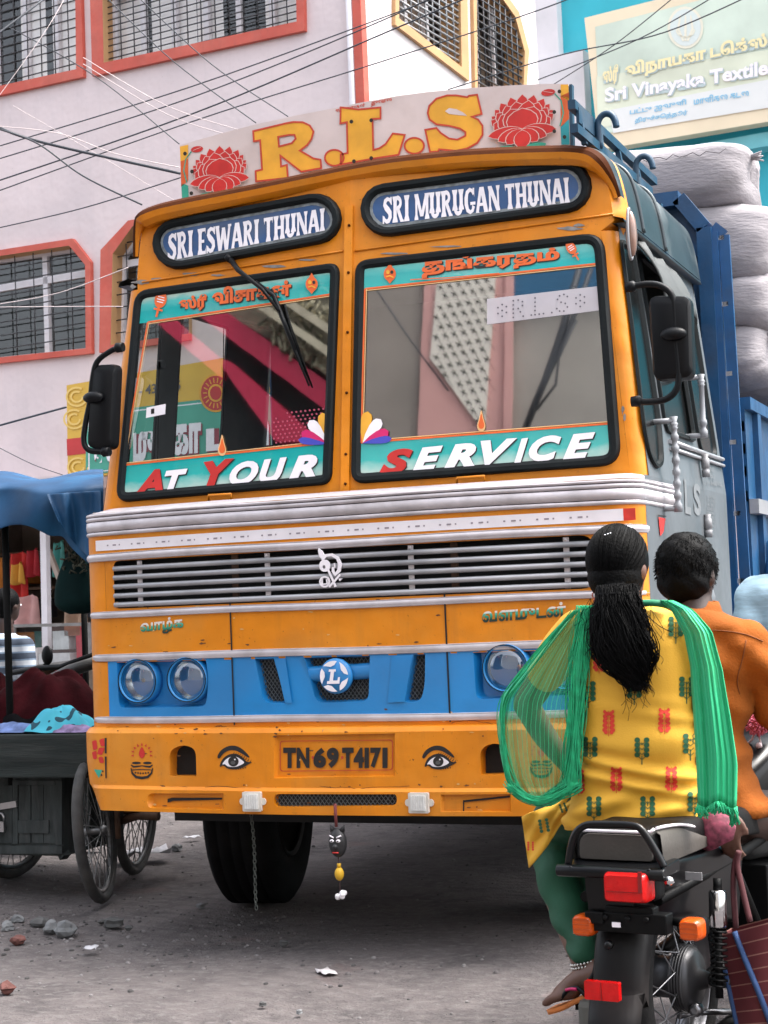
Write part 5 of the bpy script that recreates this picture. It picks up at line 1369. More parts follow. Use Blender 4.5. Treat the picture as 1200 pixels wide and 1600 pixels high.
# stones, brick bits, paper
def stone(px, py, s, m, label, name='stone', cat='stone', group='loose stones on the road', seed=1):
    rg = random.Random(seed); p = atZ(px, py); mb = MB(); bm = bmesh.new(); bmesh.ops.create_icosphere(bm, subdivisions=2, radius=1)
    ph = [rg.uniform(0, 6) for _ in range(4)]
    for v in bm.verts:
        k = 1+.22*math.sin(3*v.co.x+ph[0])+.18*math.sin(4*v.co.y+ph[1])+.15*math.sin(5*v.co.z+ph[2]); v.co *= k
        v.co.x = round(v.co.x*2.2)/2.2*.35+v.co.x*.65
    mb.add([(p.x+v.co.x*s, p.y+v.co.y*s*.8, p.z+s*.35+v.co.z*s*.6) for v in bm.verts], [[v.index for v in f.verts] for f in bm.faces], 0); bm.free()
    tag(mb.build(name, m), label, cat, group)
stone_m = mat('grey_stone', (.15, .155, .16), .9, 0, .25, 12, .4, 40); brick_m = mat('broken_brick', (.13, .05, .042), .9, 0, .25, 20, .4, 40); stone_d = mat('dark_stone', (.075, .075, .075), .9, 0, .25, 12, .4, 40)
for i, (px, py, s, m, lab) in enumerate(((103, 1460, .055, stone_m, 'largest grey stone in the rubble left of the road'), (80, 1456, .045, stone_m, 'pale grey stone beside the largest stone of the rubble'), (180, 1447, .042, stone_d, 'dark grey stone at the right end of the rubble row'), (62, 1446, .040, stone_d, 'dark stone at the back of the rubble'),
                                     (12, 1453, .035, stone_m, 'grey stone at the left edge of the photo'), (158, 1442, .018, stone_d, 'tiny dark stone between the rubble and the right dark stone'), (202, 1452, .018, stone_d, 'tiny dark stone right of the dark stone'), (30, 1440, .03, stone_m, 'grey stone behind the brick piece'),
                                     (445, 1476, .02, stone_d, 'dark flat stone on the road below the lorry tyre'), (412, 1571, .014, stone_d, 'small dark stone in the foreground, bottom centre'), (468, 1583, .012, stone_m, 'small stone in the foreground right of the dark one'), (275, 1328, .035, stone_m, 'stone lying behind the cart wheels'), (312, 1418, .02, stone_m, 'small stone left of the front tyre'))):
    stone(px, py, s, m, lab, seed=i+3)
stone(30, 1473, .034, brick_m, 'broken red brick piece at the left of the road', 'brick_piece', 'brick', None, 40)
stone(12, 1548, .035, brick_m, 'crumbled red brick patch near the bottom left corner', 'brick_piece', 'brick', None, 41)
def litter(px, py, wx, wy, label, seed=0, m=None, lift_=.012):
    rg = random.Random(seed); p = atZ(px, py); mb = MB(); a = rg.uniform(0, 3)
    rows = [[Vector((p.x+(i/4-.5)*wx*math.cos(a)-(j/3-.5)*wy*math.sin(a), p.y+(i/4-.5)*wx*math.sin(a)+(j/3-.5)*wy*math.cos(a), p.z+lift_*.3+lift_*abs(math.sin(i*1.3+j*.9+seed)))) for i in range(5)] for j in range(4)]
    mb.strip(rows, 0); o = mb.build('paper_scrap', m or paper); tag(o, label, 'paper scrap', 'paper litter on the road')
    md = o.modifiers.new('solid', 'SOLIDIFY'); md.thickness = .002
paper = mat('waste_paper', (.42, .42, .45), .8, 0, .1, 20)
litter(128, 1328, .30, .12, 'crumpled white paper under the cart between the wheels', 2, None, .05); litter(225, 1346, .28, .16, 'white paper seen through the far right cart wheel', 3, None, .06); litter(142, 1484, .06, .05, 'small white paper scrap on the bare road', 5); litter(510, 1522, .10, .05, 'thin grey paper scrap on the road in front of the lorry', 6, mat('dirty_paper', (.42, .40, .41), .8, 0, .2, 20)); litter(300, 1310, .10, .06, 'white paper scrap behind the lorry bumper', 7)
# ------------------------------------------------------------------ pale building on the left
ANG = R(-7.6); BX = Vector((math.cos(ANG), math.sin(ANG), 0)); BY = Vector((-math.sin(ANG), math.cos(ANG), 0)); UZ = Vector((0, 0, 1))
BC = atD(595, 800, 14.6); BC.z = 0                      # street corner of the building
def bf(px, py, out=0.): return atP(px, py, BC-BY*out, BY)          # its front face
def bs(px, py, out=0.): return atP(px, py, BC+BX*out, BX)          # its side face on the lane
wall_w = mat('pale_lilac_plaster', (.69, .588, .59), .8, 0, .04, .8, .06, 18, (.50, .45, .47), .5, .9)
weather(wall_w, (.60, .525, .54), (.48, .42, .43), .32)
trim_r = mat('red_window_trim', (.50, .080, .052), .6, 0, .10, 4, .06, 40)
weather(trim_r, (.62, .20, .14), (.30, .10, .08), .4)
trim_o = mat('ochre_reveal', (.45, .26, .12), .65, 0, .10, 4)
win_fr = mat('white_window_frame', (.70, .67, .70), .5, 0, .06, 10)
win_gl = glassy('dusty_window_glass', (.97, .98, .98), .03, .05, 1.)
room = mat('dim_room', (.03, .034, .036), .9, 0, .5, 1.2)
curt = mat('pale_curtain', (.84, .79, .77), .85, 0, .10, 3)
iron = mat('dark_iron_bar', (.045, .045, .05), .6, .3, .2, 20)
bld = thing('pale_building', tuple(BC), 'pale lilac plastered building with red window surrounds behind the lorry on the left', 'building')
# front wall with openings; each window: trim outline px, glass outline px
def openq(pts): return [bf(*p) for p in pts]
wF = [([(-60, 575), (148, 553), (146, 410), (118, 374), (-60, 402)], [(-60, 566), (139, 545), (138, 415), (113, 385), (-60, 411)]),
      ([(160, 552), (300, 532), (300, 330), (205, 346), (162, 392)], [(178, 540), (300, 522), (300, 342), (212, 355), (181, 398)]),
      ([(-60, 165), (135, 122), (130, -60), (-60, -60)], [(-60, 150), (124, 110), (122, -60), (-60, -60)]),
      ([(149, 121), (480, 50), (478, -60), (144, -60)], [(167, 100), (468, 36), (466, -60), (164, -60)])]
mb = MB()
oc = [BC+BX*-14, BC, BC+UZ*11, BC+BX*-14+UZ*11]
def loc(p): v = p-BC; return Vector((v.dot(BX), v.z, 0))
lo_ = [loc(p) for p in oc]; loops = [lo_]+[[loc(bf(*p)) for p in w_[1]] for w_ in wF]
# shop opening on the ground floor
SX1 = loc(bf(152, 950)).x; SX0 = SX1-3.3
shop_o = [(SX0, .25), (SX1, .25), (SX1, 2.55), (SX0, 2.55)]
loops.append([Vector((x, z, 0)) for x, z in shop_o])
vs = [v for l in loops for v in l]; tr_ = tessellate_polygon(loops)
mb.add([BC+BX*v.x+UZ*v.y for v in vs], [tuple(t) for t in tr_], 0)
mb.hexa([BC+BX*-14-BY*-5, BC-BY*-5, BC+BY*8, BC+BX*-14+BY*8, BC+BX*-14-BY*-5+UZ*10.9, BC-BY*-5+UZ*10.9, BC+BY*8+UZ*10.9, BC+BX*-14+BY*8+UZ*10.9], 0) if False else None
mb.build('front_wall', wall_w, bld)
def grille_bars(mb, poly3, X, Y, nx, nz, r=.012, off=Vector((0, 0, 0))):
    """bars clipped to a polygon given in the plane axes X, Y (origin = first point)"""
    o = poly3[0]; P = [((p-o).dot(X), (p-o).dot(Y)) for p in poly3]
    def hits(c, axis):
        t = []
        for i in range(len(P)):
            a, b = P[i-1], P[i]
            if (a[axis]-c)*(b[axis]-c) < 0: u = (c-a[axis])/(b[axis]-a[axis]); t.append(a[1-axis]+(b[1-axis]-a[1-axis])*u)
        return sorted(t)
    xs = [p[0] for p in P]; ys = [p[1] for p in P]
    for k in range(1, nx):
        c = min(xs)+(max(xs)-min(xs))*k/nx; h = hits(c, 0)
        if len(h) >= 2: mb.tube([o+X*c+Y*h[0]+off, o+X*c+Y*h[-1]+off], r*.9, 6)
    for k in range(1, nz):
        c = min(ys)+(max(ys)-min(ys))*k/nz; h = hits(c, 1)
        if len(h) >= 2: mb.tube([o+X*h[0]+Y*c+off, o+X*h[-1]+Y*c+off], r, 6)
for i, (tr_o, op) in enumerate(wF):
    o3 = [bf(*p) for p in tr_o]; i3 = [bf(*p) for p in op]; dp = BY*.16
    mb = MB()
    k = len(o3)
    a = [p-BY*.05 for p in o3]; b = [p-BY*.05 for p in i3]
    mb.add(a+b, [(j, (j+1) % k, k+(j+1) % k, k+j) for j in range(k)], 0); mb.add(o3+a, [(j, (j+1) % k, k+(j+1) % k, k+j) for j in range(k)], 0)
    mb.add(b+[p+dp for p in i3], [(j, (j+1) % k, k+(j+1) % k, k+j) for j in range(k)], 1)
    wn = mb.build('window', [trim_r, trim_o], bld)
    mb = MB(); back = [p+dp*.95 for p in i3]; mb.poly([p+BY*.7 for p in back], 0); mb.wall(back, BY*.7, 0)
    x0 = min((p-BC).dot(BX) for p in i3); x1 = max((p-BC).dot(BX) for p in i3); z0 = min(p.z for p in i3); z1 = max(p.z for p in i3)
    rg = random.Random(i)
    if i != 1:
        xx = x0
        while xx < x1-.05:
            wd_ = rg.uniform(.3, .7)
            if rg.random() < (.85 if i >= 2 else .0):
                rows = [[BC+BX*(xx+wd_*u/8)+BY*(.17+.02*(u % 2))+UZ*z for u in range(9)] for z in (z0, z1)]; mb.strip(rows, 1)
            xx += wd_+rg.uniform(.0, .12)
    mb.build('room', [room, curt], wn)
    mb = MB(); n_ = 3 if i == 3 else 2
    f3 = [p+dp*.8 for p in i3]
    for j in range(k): mb.bar(f3[j-1], f3[j], .06, .05, tuple(BY))
    for j in range(1, 2*n_ if i >= 2 else 2):
        xx = x0+(x1-x0)*(j/(2*n_) if i >= 2 else .62); 
        mb.bar(BC+BX*xx+BY*.13+UZ*(z0+.02), BC+BX*xx+BY*.13+UZ*(z1-.02), .06, .05, tuple(BY))
    mb.bar(BC+BX*x0+BY*.13+UZ*(z0+(z1-z0)*.72), BC+BX*x1+BY*.13+UZ*(z0+(z1-z0)*.72), .07, .05, tuple(BY))
    mb.build('frame', win_fr, wn)
    mb = MB(); mb.poly([p+dp*.86 for p in i3]); mb.build('pane', win_gl, wn)
    mb = MB(); grille_bars(mb, i3, BX, UZ, {0: 7, 1: 6, 2: 9, 3: 14}[i], {0: 8, 1: 9, 2: 16, 3: 17}[i], .0065, BY*.03); mb.build('window_grille', iron, wn)
# corner strip, side wall with chamfered windows
mb = MB(); mb.hexa([BC-BX*.06-BY*.05, BC+BX*.03-BY*.05, BC+BX*.03+BY*.04, BC-BX*.06+BY*.04]+[p+UZ*11 for p in (BC-BX*.06-BY*.05, BC+BX*.03-BY*.05, BC+BX*.03+BY*.04, BC-BX*.06+BY*.04)]); mb.build('corner_strip', trim_r, bld)
mb = MB(); pw = [p-BY*.03-BX*.10 for p in (BC, BC+UZ*11)]; mb.tube(pw, .035, 8); mb.build('drain_pipe', win_fr, bld)
pe = bs(841, 120); dep = (pe-BC).dot(BY)
sW = [([(612, -60), (612, 40), (728, 128), (724, -60)], [(618, -60), (618, 30), (716, 106), (713, -60)]),
      ([(733, -60), (737, 138), (818, 136), (822, 80), (806, 20), (770, -30), (755, -60)], [(739, -60), (741, 138), (813, 138), (815, 82), (800, 27), (765, -22), (748, -60)])]
lo_ = [Vector((0, 0, 0)), Vector((dep, 0, 0)), Vector((dep, 11, 0)), Vector((0, 11, 0))]
locs = lambda p: Vector(((p-BC).dot(BY), p.z, 0))
loops = [lo_]+[[locs(bs(*p)) for p in w_[1]] for w_ in sW]
mb = MB(); vs = [v for l in loops for v in l]; mb.add([BC+BY*v.x+UZ*v.y for v in vs], [tuple(t) for t in tessellate_polygon(loops)], 0)
mb.build('side_wall', mat('white_plaster', (.64, .585, .585), .8, 0, .04, 1, .1, 18), bld)
for i, (tr_o, op) in enumerate(sW):
    o3 = [bs(*p) for p in tr_o]; i3 = [bs(*p) for p in op]; k = len(o3); mb = MB(); dp = -BX*.2
    a = [p+BX*.04 for p in o3]; b = [p+BX*.04 for p in i3]
    mb.add(a+b, [(j, (j+1) % k, k+(j+1) % k, k+j) for j in range(k)], 0); mb.add(o3+a, [(j, (j+1) % k, k+(j+1) % k, k+j) for j in range(k)], 0)
    mb.add(b+[p+dp for p in i3], [(j, (j+1) % k, k+(j+1) % k, k+j) for j in range(k)], 0)
    wn = mb.build('window', [trim_o], bld)
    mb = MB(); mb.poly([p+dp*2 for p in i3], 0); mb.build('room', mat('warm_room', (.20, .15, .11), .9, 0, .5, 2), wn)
    mb = MB(); grille_bars(mb, i3, BY, UZ, 9, 17, .011, BX*.01); mb.build('window_grille', grey_metal if i == 0 else iron, wn)
    mb = MB(); y0 = min((p-BC).dot(BY) for p in i3); y1 = max((p-BC).dot(BY) for p in i3); z0 = min(p.z for p in i3); z1 = min(max(p.z for p in i3), 10.8)
    for u in (.33, .66): mb.bar(BC+BY*(y0+(y1-y0)*u)-BX*.15+UZ*z0, BC+BY*(y0+(y1-y0)*u)-BX*.15+UZ*z1, .05, .06, tuple(BX))
    mb.build('frame', win_fr, wn)
mb = MB(); mb.poly([BC+BY*dep, BC+BY*dep+UZ*11, BC+BY*dep-BX*14+UZ*11, BC+BY*dep-BX*14]); mb.poly([BC-BX*14, BC-BX*14+BY*dep, BC-BX*14+BY*dep+UZ*11, BC-BX*14+UZ*11]); mb.poly([BC+UZ*11, BC+BY*dep+UZ*11, BC+BY*dep-BX*14+UZ*11, BC-BX*14+UZ*11]); mb.build('rear_wall', wall_w, bld)
# ------------------------------------------------------------------ sign board on the left building
SBO = .45
sg = thing('shop_sign', tuple(bf(225, 670, SBO)), 'yellow and green shop sign board with white letters behind the left wing mirror', 'shop sign')
P_s = lambda px, py, o=0.: bf(px, py, SBO+o)
mb = MB(); c4 = [P_s(x, y) for x, y in ((106, 748), (430, 716), (430, 545), (104, 602))]
mb.prism(c4, BY*.12, 0); mb.build('board', mat('sign_yellow', (.66, .40, .05), .5, 0, .12, 2), sg)
mb = MB(); k = 0
for pts, mi in (([(104, 686), (140, 682), (140, 708), (105, 712)], 1), ([(134, 742), (430, 712), (430, 612), (300, 626), (134, 646)], 0), ([(138, 739), (426, 710), (426, 616), (138, 649)], 2), ([(140, 737), (424, 708), (424, 618), (140, 651)], 0)):
    mb.poly([P_s(*p, .004+.003*k) for p in pts], mi); k += 1
mb.poly([P_s(*p, .018) for p in ellip((337, 614), 26, 30, 28)], 3); mb.poly([P_s(*p, .021) for p in ellip((337, 614), 23, 27, 28)], 1); mb.poly([P_s(*p, .024) for p in ellip((337, 614), 12, 14, 20)], 3); mb.poly([P_s(*p, .027) for p in ellip((337, 614), 9, 11, 20)], 1)
for a in range(0, 360, 20): mb.poly([P_s(*p, .024) for p in stroke([(337+13.5*math.cos(R(a)), 614+16*math.sin(R(a))), (337+20*math.cos(R(a)), 614+24*math.sin(R(a)))], 1.6)], 3)
tw = lambda off: (lambda px, py: P_s(px, py, off))
for body, q in (('மு', [(208, 722), (242, 718), (242, 672), (208, 676)]), ('கா', [(270, 712), (314, 708), (314, 660), (270, 664)]), ('டெ', [(322, 706), (420, 696), (420, 645), (322, 655)]), ('ஸ்ரீ', [(146, 733), (200, 727), (200, 682), (146, 688)])):
    lettering(mb, body, quad(*[(x+2, y+2) for x, y in q]), tw(.020), 4, offset=.11); lettering(mb, body, quad(*q), tw(.024), 5, offset=.055)
lettering(mb, '2 - 43  4  5', quad((203, 620), (282, 609), (282, 594), (203, 605)), tw(.012), 6, offset=.02)
for x, y in ((120, 620), (116, 655), (122, 730)):
    for r1 in (9, 16): mb.poly([P_s(*p, .008+.001*r1/9) for p in stroke(ellip((x, y), r1, r1*.9, 16, 0, 0, 300), 3)], 7)
mb.build('sign_lettering', [mat('sign_green', (.06, .33, .24), .5, 0, .1, 3), mat('sign_red', (.50, .03, .03), .5, 0, .1, 5), letter_w, yel_p, mat('letter_maroon', (.25, .03, .05), .5, 0, 0), letter_w, mat('sign_grey_digits', (.10, .09, .10), .5, 0, 0), mat('sign_gold_scroll', (.75, .52, .14), .5, 0, 0)], sg, fix=False)
# ------------------------------------------------------------------ blue building with the textile sign
D2 = 27.
BC2 = atD(1020, 200, D2)
def b2(px, py, out=0.): return atP(px, py, BC2-BY*out, BY)
bl2 = thing('blue_building', tuple(Vector((BC2.x, BC2.y, 0))), 'bright turquoise building with pale pillar far behind the lorry on the right', 'building')
cyan = mat('turquoise_plaster', (.03, .38, .47), .75, 0, .08, 1.2, .08, 12, (.10, .45, .52), .4, 1.5)
mb = MB(); a = b2(856, 100); b_ = a+BX*24
mb.poly([Vector((a.x, a.y, 0)), Vector((b_.x, b_.y, 0)), Vector((b_.x, b_.y, 16)), Vector((a.x, a.y, 16))]); mb.build('front_wall', cyan, bl2)
pil = mat('pale_pillar_plaster', (.62, .60, .62), .8, 0, .08, 1, .1, 15, (.4, .42, .42), .5, 1.2)
mb = MB(); pts = [b2(838, 92), b2(920, 86)]; w0 = (pts[1]-pts[0]).dot(BX)
p = pts[0]; q = Vector((p.x, p.y, 0))
ztop = b2(880, 92).z
mb.hexa([q-BY*.25, q+BX*w0-BY*.25, q+BX*w0, q]+[v+UZ*ztop for v in (q-BY*.25, q+BX*w0-BY*.25, q+BX*w0, q)]); mb.build('pillar', pil, bl2)
mb = MB(); q2 = b2(838, 90); qq = Vector((q2.x, q2.y, ztop)); mb.hexa([qq-BY*.2, qq+BX*.5-BY*.2, qq+BX*.5, qq]+[v+UZ*5 for v in (qq-BY*.2, qq+BX*.5-BY*.2, qq+BX*.5, qq)]); mb.build('pillar_cap', pil, bl2)
mb = MB(); zl = b2(1170, 262).z; a0 = b2(985, 275); mb.hexa([a0-BY*.35, a0+BX*9-BY*.35, a0+BX*9, a0]+[v+UZ*.22 for v in (a0-BY*.35, a0+BX*9-BY*.35, a0+BX*9, a0)]); mb.build('ledge', mat('pale_turquoise_ledge', (.16, .50, .56), .7, 0, .1, 2), bl2)
# lower storey front: cream band
for zz_, hh in ((b2(1180, 575).z, 1.0),):
    a0 = b2(1100, 600); a0 = Vector((a0.x, a0.y, 0)); mb = MB(); mb.hexa([a0-BY*.6, a0+BX*9-BY*.6, a0+BX*9, a0]+[v+UZ*(zz_) for v in (a0-BY*.6, a0+BX*9-BY*.6, a0+BX*9, a0)]); mb.build('shop_front', mat('cream_peach_wall', (.72, .58, .50), .7, 0, .15, 1.5), bl2)
ts = thing('textile_sign', tuple(b2(1080, 130, .6)), 'large hazed and faded yellow green textile shop sign high on the turquoise building', 'shop sign')
s2 = lambda px, py, o=0.: b2(px, py, .6+o)
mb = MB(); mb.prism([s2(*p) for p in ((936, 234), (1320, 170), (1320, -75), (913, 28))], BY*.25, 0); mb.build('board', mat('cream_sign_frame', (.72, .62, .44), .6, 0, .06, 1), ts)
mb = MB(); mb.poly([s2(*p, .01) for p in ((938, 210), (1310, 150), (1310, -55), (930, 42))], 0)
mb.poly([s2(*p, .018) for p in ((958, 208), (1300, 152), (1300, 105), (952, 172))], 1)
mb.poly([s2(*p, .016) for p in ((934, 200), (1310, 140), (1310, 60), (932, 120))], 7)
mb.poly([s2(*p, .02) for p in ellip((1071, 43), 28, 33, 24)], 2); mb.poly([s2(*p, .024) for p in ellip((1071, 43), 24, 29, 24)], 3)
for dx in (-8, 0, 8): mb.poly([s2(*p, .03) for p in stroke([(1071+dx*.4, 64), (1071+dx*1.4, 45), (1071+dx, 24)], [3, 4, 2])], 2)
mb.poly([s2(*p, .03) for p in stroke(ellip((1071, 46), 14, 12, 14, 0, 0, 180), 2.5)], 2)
tw2 = lambda off: (lambda px, py: s2(px, py, off))
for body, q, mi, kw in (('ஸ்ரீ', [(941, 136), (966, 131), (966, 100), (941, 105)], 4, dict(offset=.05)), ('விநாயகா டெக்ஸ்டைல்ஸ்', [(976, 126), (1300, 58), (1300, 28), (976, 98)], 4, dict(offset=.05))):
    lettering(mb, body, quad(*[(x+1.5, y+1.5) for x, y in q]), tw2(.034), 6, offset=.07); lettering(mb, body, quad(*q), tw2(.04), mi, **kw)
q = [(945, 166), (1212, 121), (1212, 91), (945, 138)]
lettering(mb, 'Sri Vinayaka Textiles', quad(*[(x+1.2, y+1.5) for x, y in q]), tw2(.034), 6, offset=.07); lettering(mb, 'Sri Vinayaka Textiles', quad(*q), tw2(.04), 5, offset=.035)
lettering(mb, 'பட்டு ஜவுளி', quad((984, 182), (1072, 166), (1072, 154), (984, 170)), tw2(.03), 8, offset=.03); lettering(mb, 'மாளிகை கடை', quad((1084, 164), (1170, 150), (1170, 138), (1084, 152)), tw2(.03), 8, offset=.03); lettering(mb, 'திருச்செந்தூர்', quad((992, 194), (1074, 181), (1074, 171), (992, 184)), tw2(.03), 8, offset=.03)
mb.build('sign_lettering', [mat('hazed_faded_sign_green', (.54, .63, .53), .6, 0, .2, .8), mat('pale_sign_band', (.66, .68, .66), .6, 0, .05, 1), mat('emblem_cream', (.70, .68, .55), .6, 0, 0), mat('emblem_blue_grey', (.58, .65, .62), .6, 0, 0), mat('letter_cream', (.78, .68, .38), .6, 0, 0), letter_w, mat('letter_shade_grey', (.42, .52, .52), .6, 0, 0), mat('hazed_faded_sign_yellow_green', (.60, .64, .50), .6, 0, .2, .8), mat('letter_light_blue', (.22, .48, .66), .6, 0, 0)], ts, fix=False)  # sign colours lightened: distance haze mixed into the faded paint
# ------------------------------------------------------------------ wires
wire_k = mat('dark_cable', (.035, .04, .05), .6, 0, 0); wire_w = mat('pale_cable', (.62, .53, .52), .6, 0, 0)
def wire(pts, d0, d1, r, m, label, sag=0.):
    n = len(pts); P3 = []
    for i, p in enumerate(pts): P3.append(atD(p[0], p[1], d0+(d1-d0)*i/(n-1)))
    off = lambda p: not (0 <= p[0] <= 1200 and 0 <= p[1] <= 1600)
    P3 = smooth2(P3, 8, closed=False)
    if off(pts[0]): P3.insert(0, P3[0]+(P3[0]-P3[1]).normalized()*7)
    if off(pts[-1]): P3.append(P3[-1]+(P3[-1]-P3[-2]).normalized()*7)
    mb = MB(); mb.tube(P3, r*(.40 if m is wire_w else .66), 6)
    tag(mb.build('overhead_wire', m), label, 'wire', 'overhead wires')
WG = 'dark wire crossing the pale wall'
for pts, d0, d1, r, m, lab in (
    ([(-40, 260), (300, 152), (620, 22), (780, -60)], 10.5, 9.5, .006, wire_k, 'dark wire rising to the right across the pale wall, uppermost of the rising wires'),
    ([(-40, 240), (300, 135), (640, 12), (800, -50)], 10.6, 9.6, .006, wire_k, 'dark wire close beside the uppermost rising wire'),
    ([(-40, 295), (300, 178), (600, 52), (860, -60)], 10.2, 9.2, .007, wire_k, 'thick dark wire rising right over the building corner'),
    ([(-40, 312), (300, 190), (600, 95), (830, 20), (960, -30)], 10.8, 9.8, .006, wire_k, 'dark wire rising right, lowest of the parallel rising wires'),
    ([(700, 140), (880, 85), (1040, 50), (1220, -30)], 14, 13, .008, wire_k, 'dark wire passing in front of the textile sign towards the top right'),
    ([(840, 125), (1000, 60), (1140, -20)], 14, 13, .007, wire_k, 'thin wire crossing the top of the textile sign'),
    ([(860, 135), (960, 70), (1060, -10)], 14, 13, .006, wire_k, 'thin wire crossing the left end of the textile sign'),
    ([(-20, 196), (90, 208), (180, 240), (282, 262)], 9.2, 9, .006, wire_w, 'pale twisted wire running from the left edge to the roof sign'),
    ([(-20, 190), (30, 212), (110, 233), (282, 271)], 9.3, 9, .013, wire_k, 'thick black cable running from the left edge to the roof sign'),
    ([(0, 202), (60, 225), (130, 275), (222, 320)], 9.1, 9, .008, wire_k, 'black cable drooping to the left corner of the lorry roof'),
    ([(130, 90), (260, 165), (380, 205)], 9.5, 9.0, .006, wire_w, 'white wire slanting down right to the roof sign, upper of the white pair'),
    ([(130, 100), (260, 178), (360, 212)], 9.5, 9.0, .006, wire_w, 'white wire slanting down right to the roof sign, lower of the white pair'),
    ([(10, 40), (150, 120), (280, 225)], 9.6, 9.1, .005, wire_k, 'dark wire slanting down right from the upper left window'),
    ([(160, -10), (270, 95), (400, 192)], 9.8, 9.2, .005, wire_k, 'dark wire falling from the large upper window to the roof sign'),
    ([(210, -10), (330, 100), (450, 182)], 9.8, 9.2, .005, wire_k, 'dark wire falling right beside the large upper window'),
    ([(-20, 360), (130, 325), (290, 275)], 9.4, 9.0, .005, wire_k, 'thin wire across the wall just above the lower window'),
    ([(-20, 478), (90, 458), (200, 418)], 8.6, 8.2, .006, wire_w, 'pale wire across the lower window towards the cab'),
    ([(-20, 480), (100, 479), (192, 479)], 8.6, 8.2, .006, wire_w, 'white horizontal wire across the lower window'),
    ([(-20, 670), (60, 648), (104, 636)], 9, 9, .009, wire_k, 'short dark cable ending at the yellow green sign board'),
    ([(-10, 695), (50, 725), (98, 742)], 9, 9, .004, wire_k, 'thin drooping wire on the wall beside the sign board'),
    ([(-20, 65), (60, 5), (90, -20)], 8.8, 9.2, .010, wire_k, 'thick dark cable across the upper left corner'),
    ([(-20, 175), (70, 50), (110, -20)], 9.2, 9.6, .004, wire_w, 'pale wire steeply rising across the upper left window'),
    ([(20, 165), (150, 240), (300, 330)], 9.4, 9.0, .004, wire_w, 'faint pale wire slanting across the bare wall'),
    ([(1140, 370), (1190, 420), (1240, 450)], 14, 14, .01, wire_w, 'pale rope running right from the sacks'),
    ): wire(pts, d0, d1, r, m, lab)
# ------------------------------------------------------------------ hand cart under a blue tarpaulin
cart_o = Vector((-2.2, 1.1, 0))
cart = thing('hand_cart', tuple(cart_o), 'dark wooden vending cart on spoked wheels with a drawer box, left of the lorry', 'hand cart')
YF = .78
def cf(px, py, y=YF): return atY(px, py, y)
xR = cf(150, 1180).x; zT, zBt = cf(80, 1147).z, cf(80, 1215).z
mb = MB(); x0 = -3.5
for k in range(9):
    y = YF+.03+1.25*k/9; mb.box(((x0+xR)/2, y+.07, zT-.02), (xR-x0, .132, .03))
mb.build('table_top', dark_wood, cart, bevel=.004)
mb = MB(); mb.box(((x0+xR)/2, YF, (zT+zBt)/2), (xR-x0, .035, zT-zBt)); mb.build('front_board', dark_wood, cart, bevel=.006)
mb = MB(); mb.box((xR-.02, YF+.66, (zT+zBt)/2+.0), (.035, 1.27, zT-zBt)); mb.build('side_board', dark_wood, cart, bevel=.006)
mb = MB()
for x in (xR-.10, -2.75): mb.bar((x, YF+.05, zBt+.02), (x, YF+1.25, zBt+.02), .06, .07)
for x in (xR-.12,): mb.bar((x, YF+.1, .33), (x, YF+.1, zBt), .04, .05); mb.bar((x-.02, YF+.95, .33), (x-.02, YF+.95, zBt), .04, .05)
mb.build('under_frame', dark_wood, cart)
# drawer box under the table
yb2 = YF+.16
def cb(px, py, o=0.): return atY(px, py, yb2-o)
a, b = cb(101, 1217), cb(100, 1338)
xr_, zb_ = b.x, b.z
mb = MB(); mb.hexa([(-3.3, yb2, zb_), (xr_, yb2, zb_), (xr_, yb2+.5, zb_), (-3.3, yb2+.5, zb_), (-3.3, yb2, zBt+.01), (xr_, yb2, zBt+.01), (xr_, yb2+.5, zBt+.01), (-3.3, yb2+.5, zBt+.01)])
box_ = mb.build('drawer_box', grey_wood, cart, bevel=.004)
mb = MB()
def fb(x0, y0, x1, y1, t_=.014, mi=0):
    p = [cb(x0, y1), cb(x1, y1), cb(x1, y0), cb(x0, y0)]; mb.prism(p, (0, -t_, 0), mi)
fb(89, 1219, 99, 1320); fb(-40, 1321, 100, 1333, .018); fb(22, 1219, 30, 1318); fb(30, 1219, 88, 1226)
for x in (31, 51, 70): fb(x, 1227, x+18 if x < 70 else 88, 1317, .008)
fb(-40, 1227, 20, 1317, .008); fb(31, 1281, 79, 1301, .017)
fb(20, 1319, 21, 1320)
mb.build('door', grey_wood, box_, bevel=.002)
mb = MB(); c = cb(3, 1275, .02); mb.bar(cb(-10, 1262, .018), cb(26, 1256, .018), .03, .012, (0, 1, 0)); mb.tube([c+Vector((.02*math.cos(t*.5), -.01, .035*math.sin(t*.5)-.02)) for t in range(7)], .006, 6); mb.box(c+Vector((0, -.012, -.05)), (.045, .018, .05)); mb.build('hasp', steel, box_)
mb = MB(); p = cb(96, 1335); mb.bar((p.x-.02, yb2+.03, zb_), (p.x+.01, yb2+.02, .22), .045, .05); mb.build('box_leg', grey_wood, cart)
spoke_m = mat('dull_spoke', (.16, .16, .16), .45, .7, .2, 20); ctyre = mat('worn_cycle_tyre', (.045, .045, .045), .85, 0, .3, 20, .2, 80, (.13, .12, .11), .5, 6)
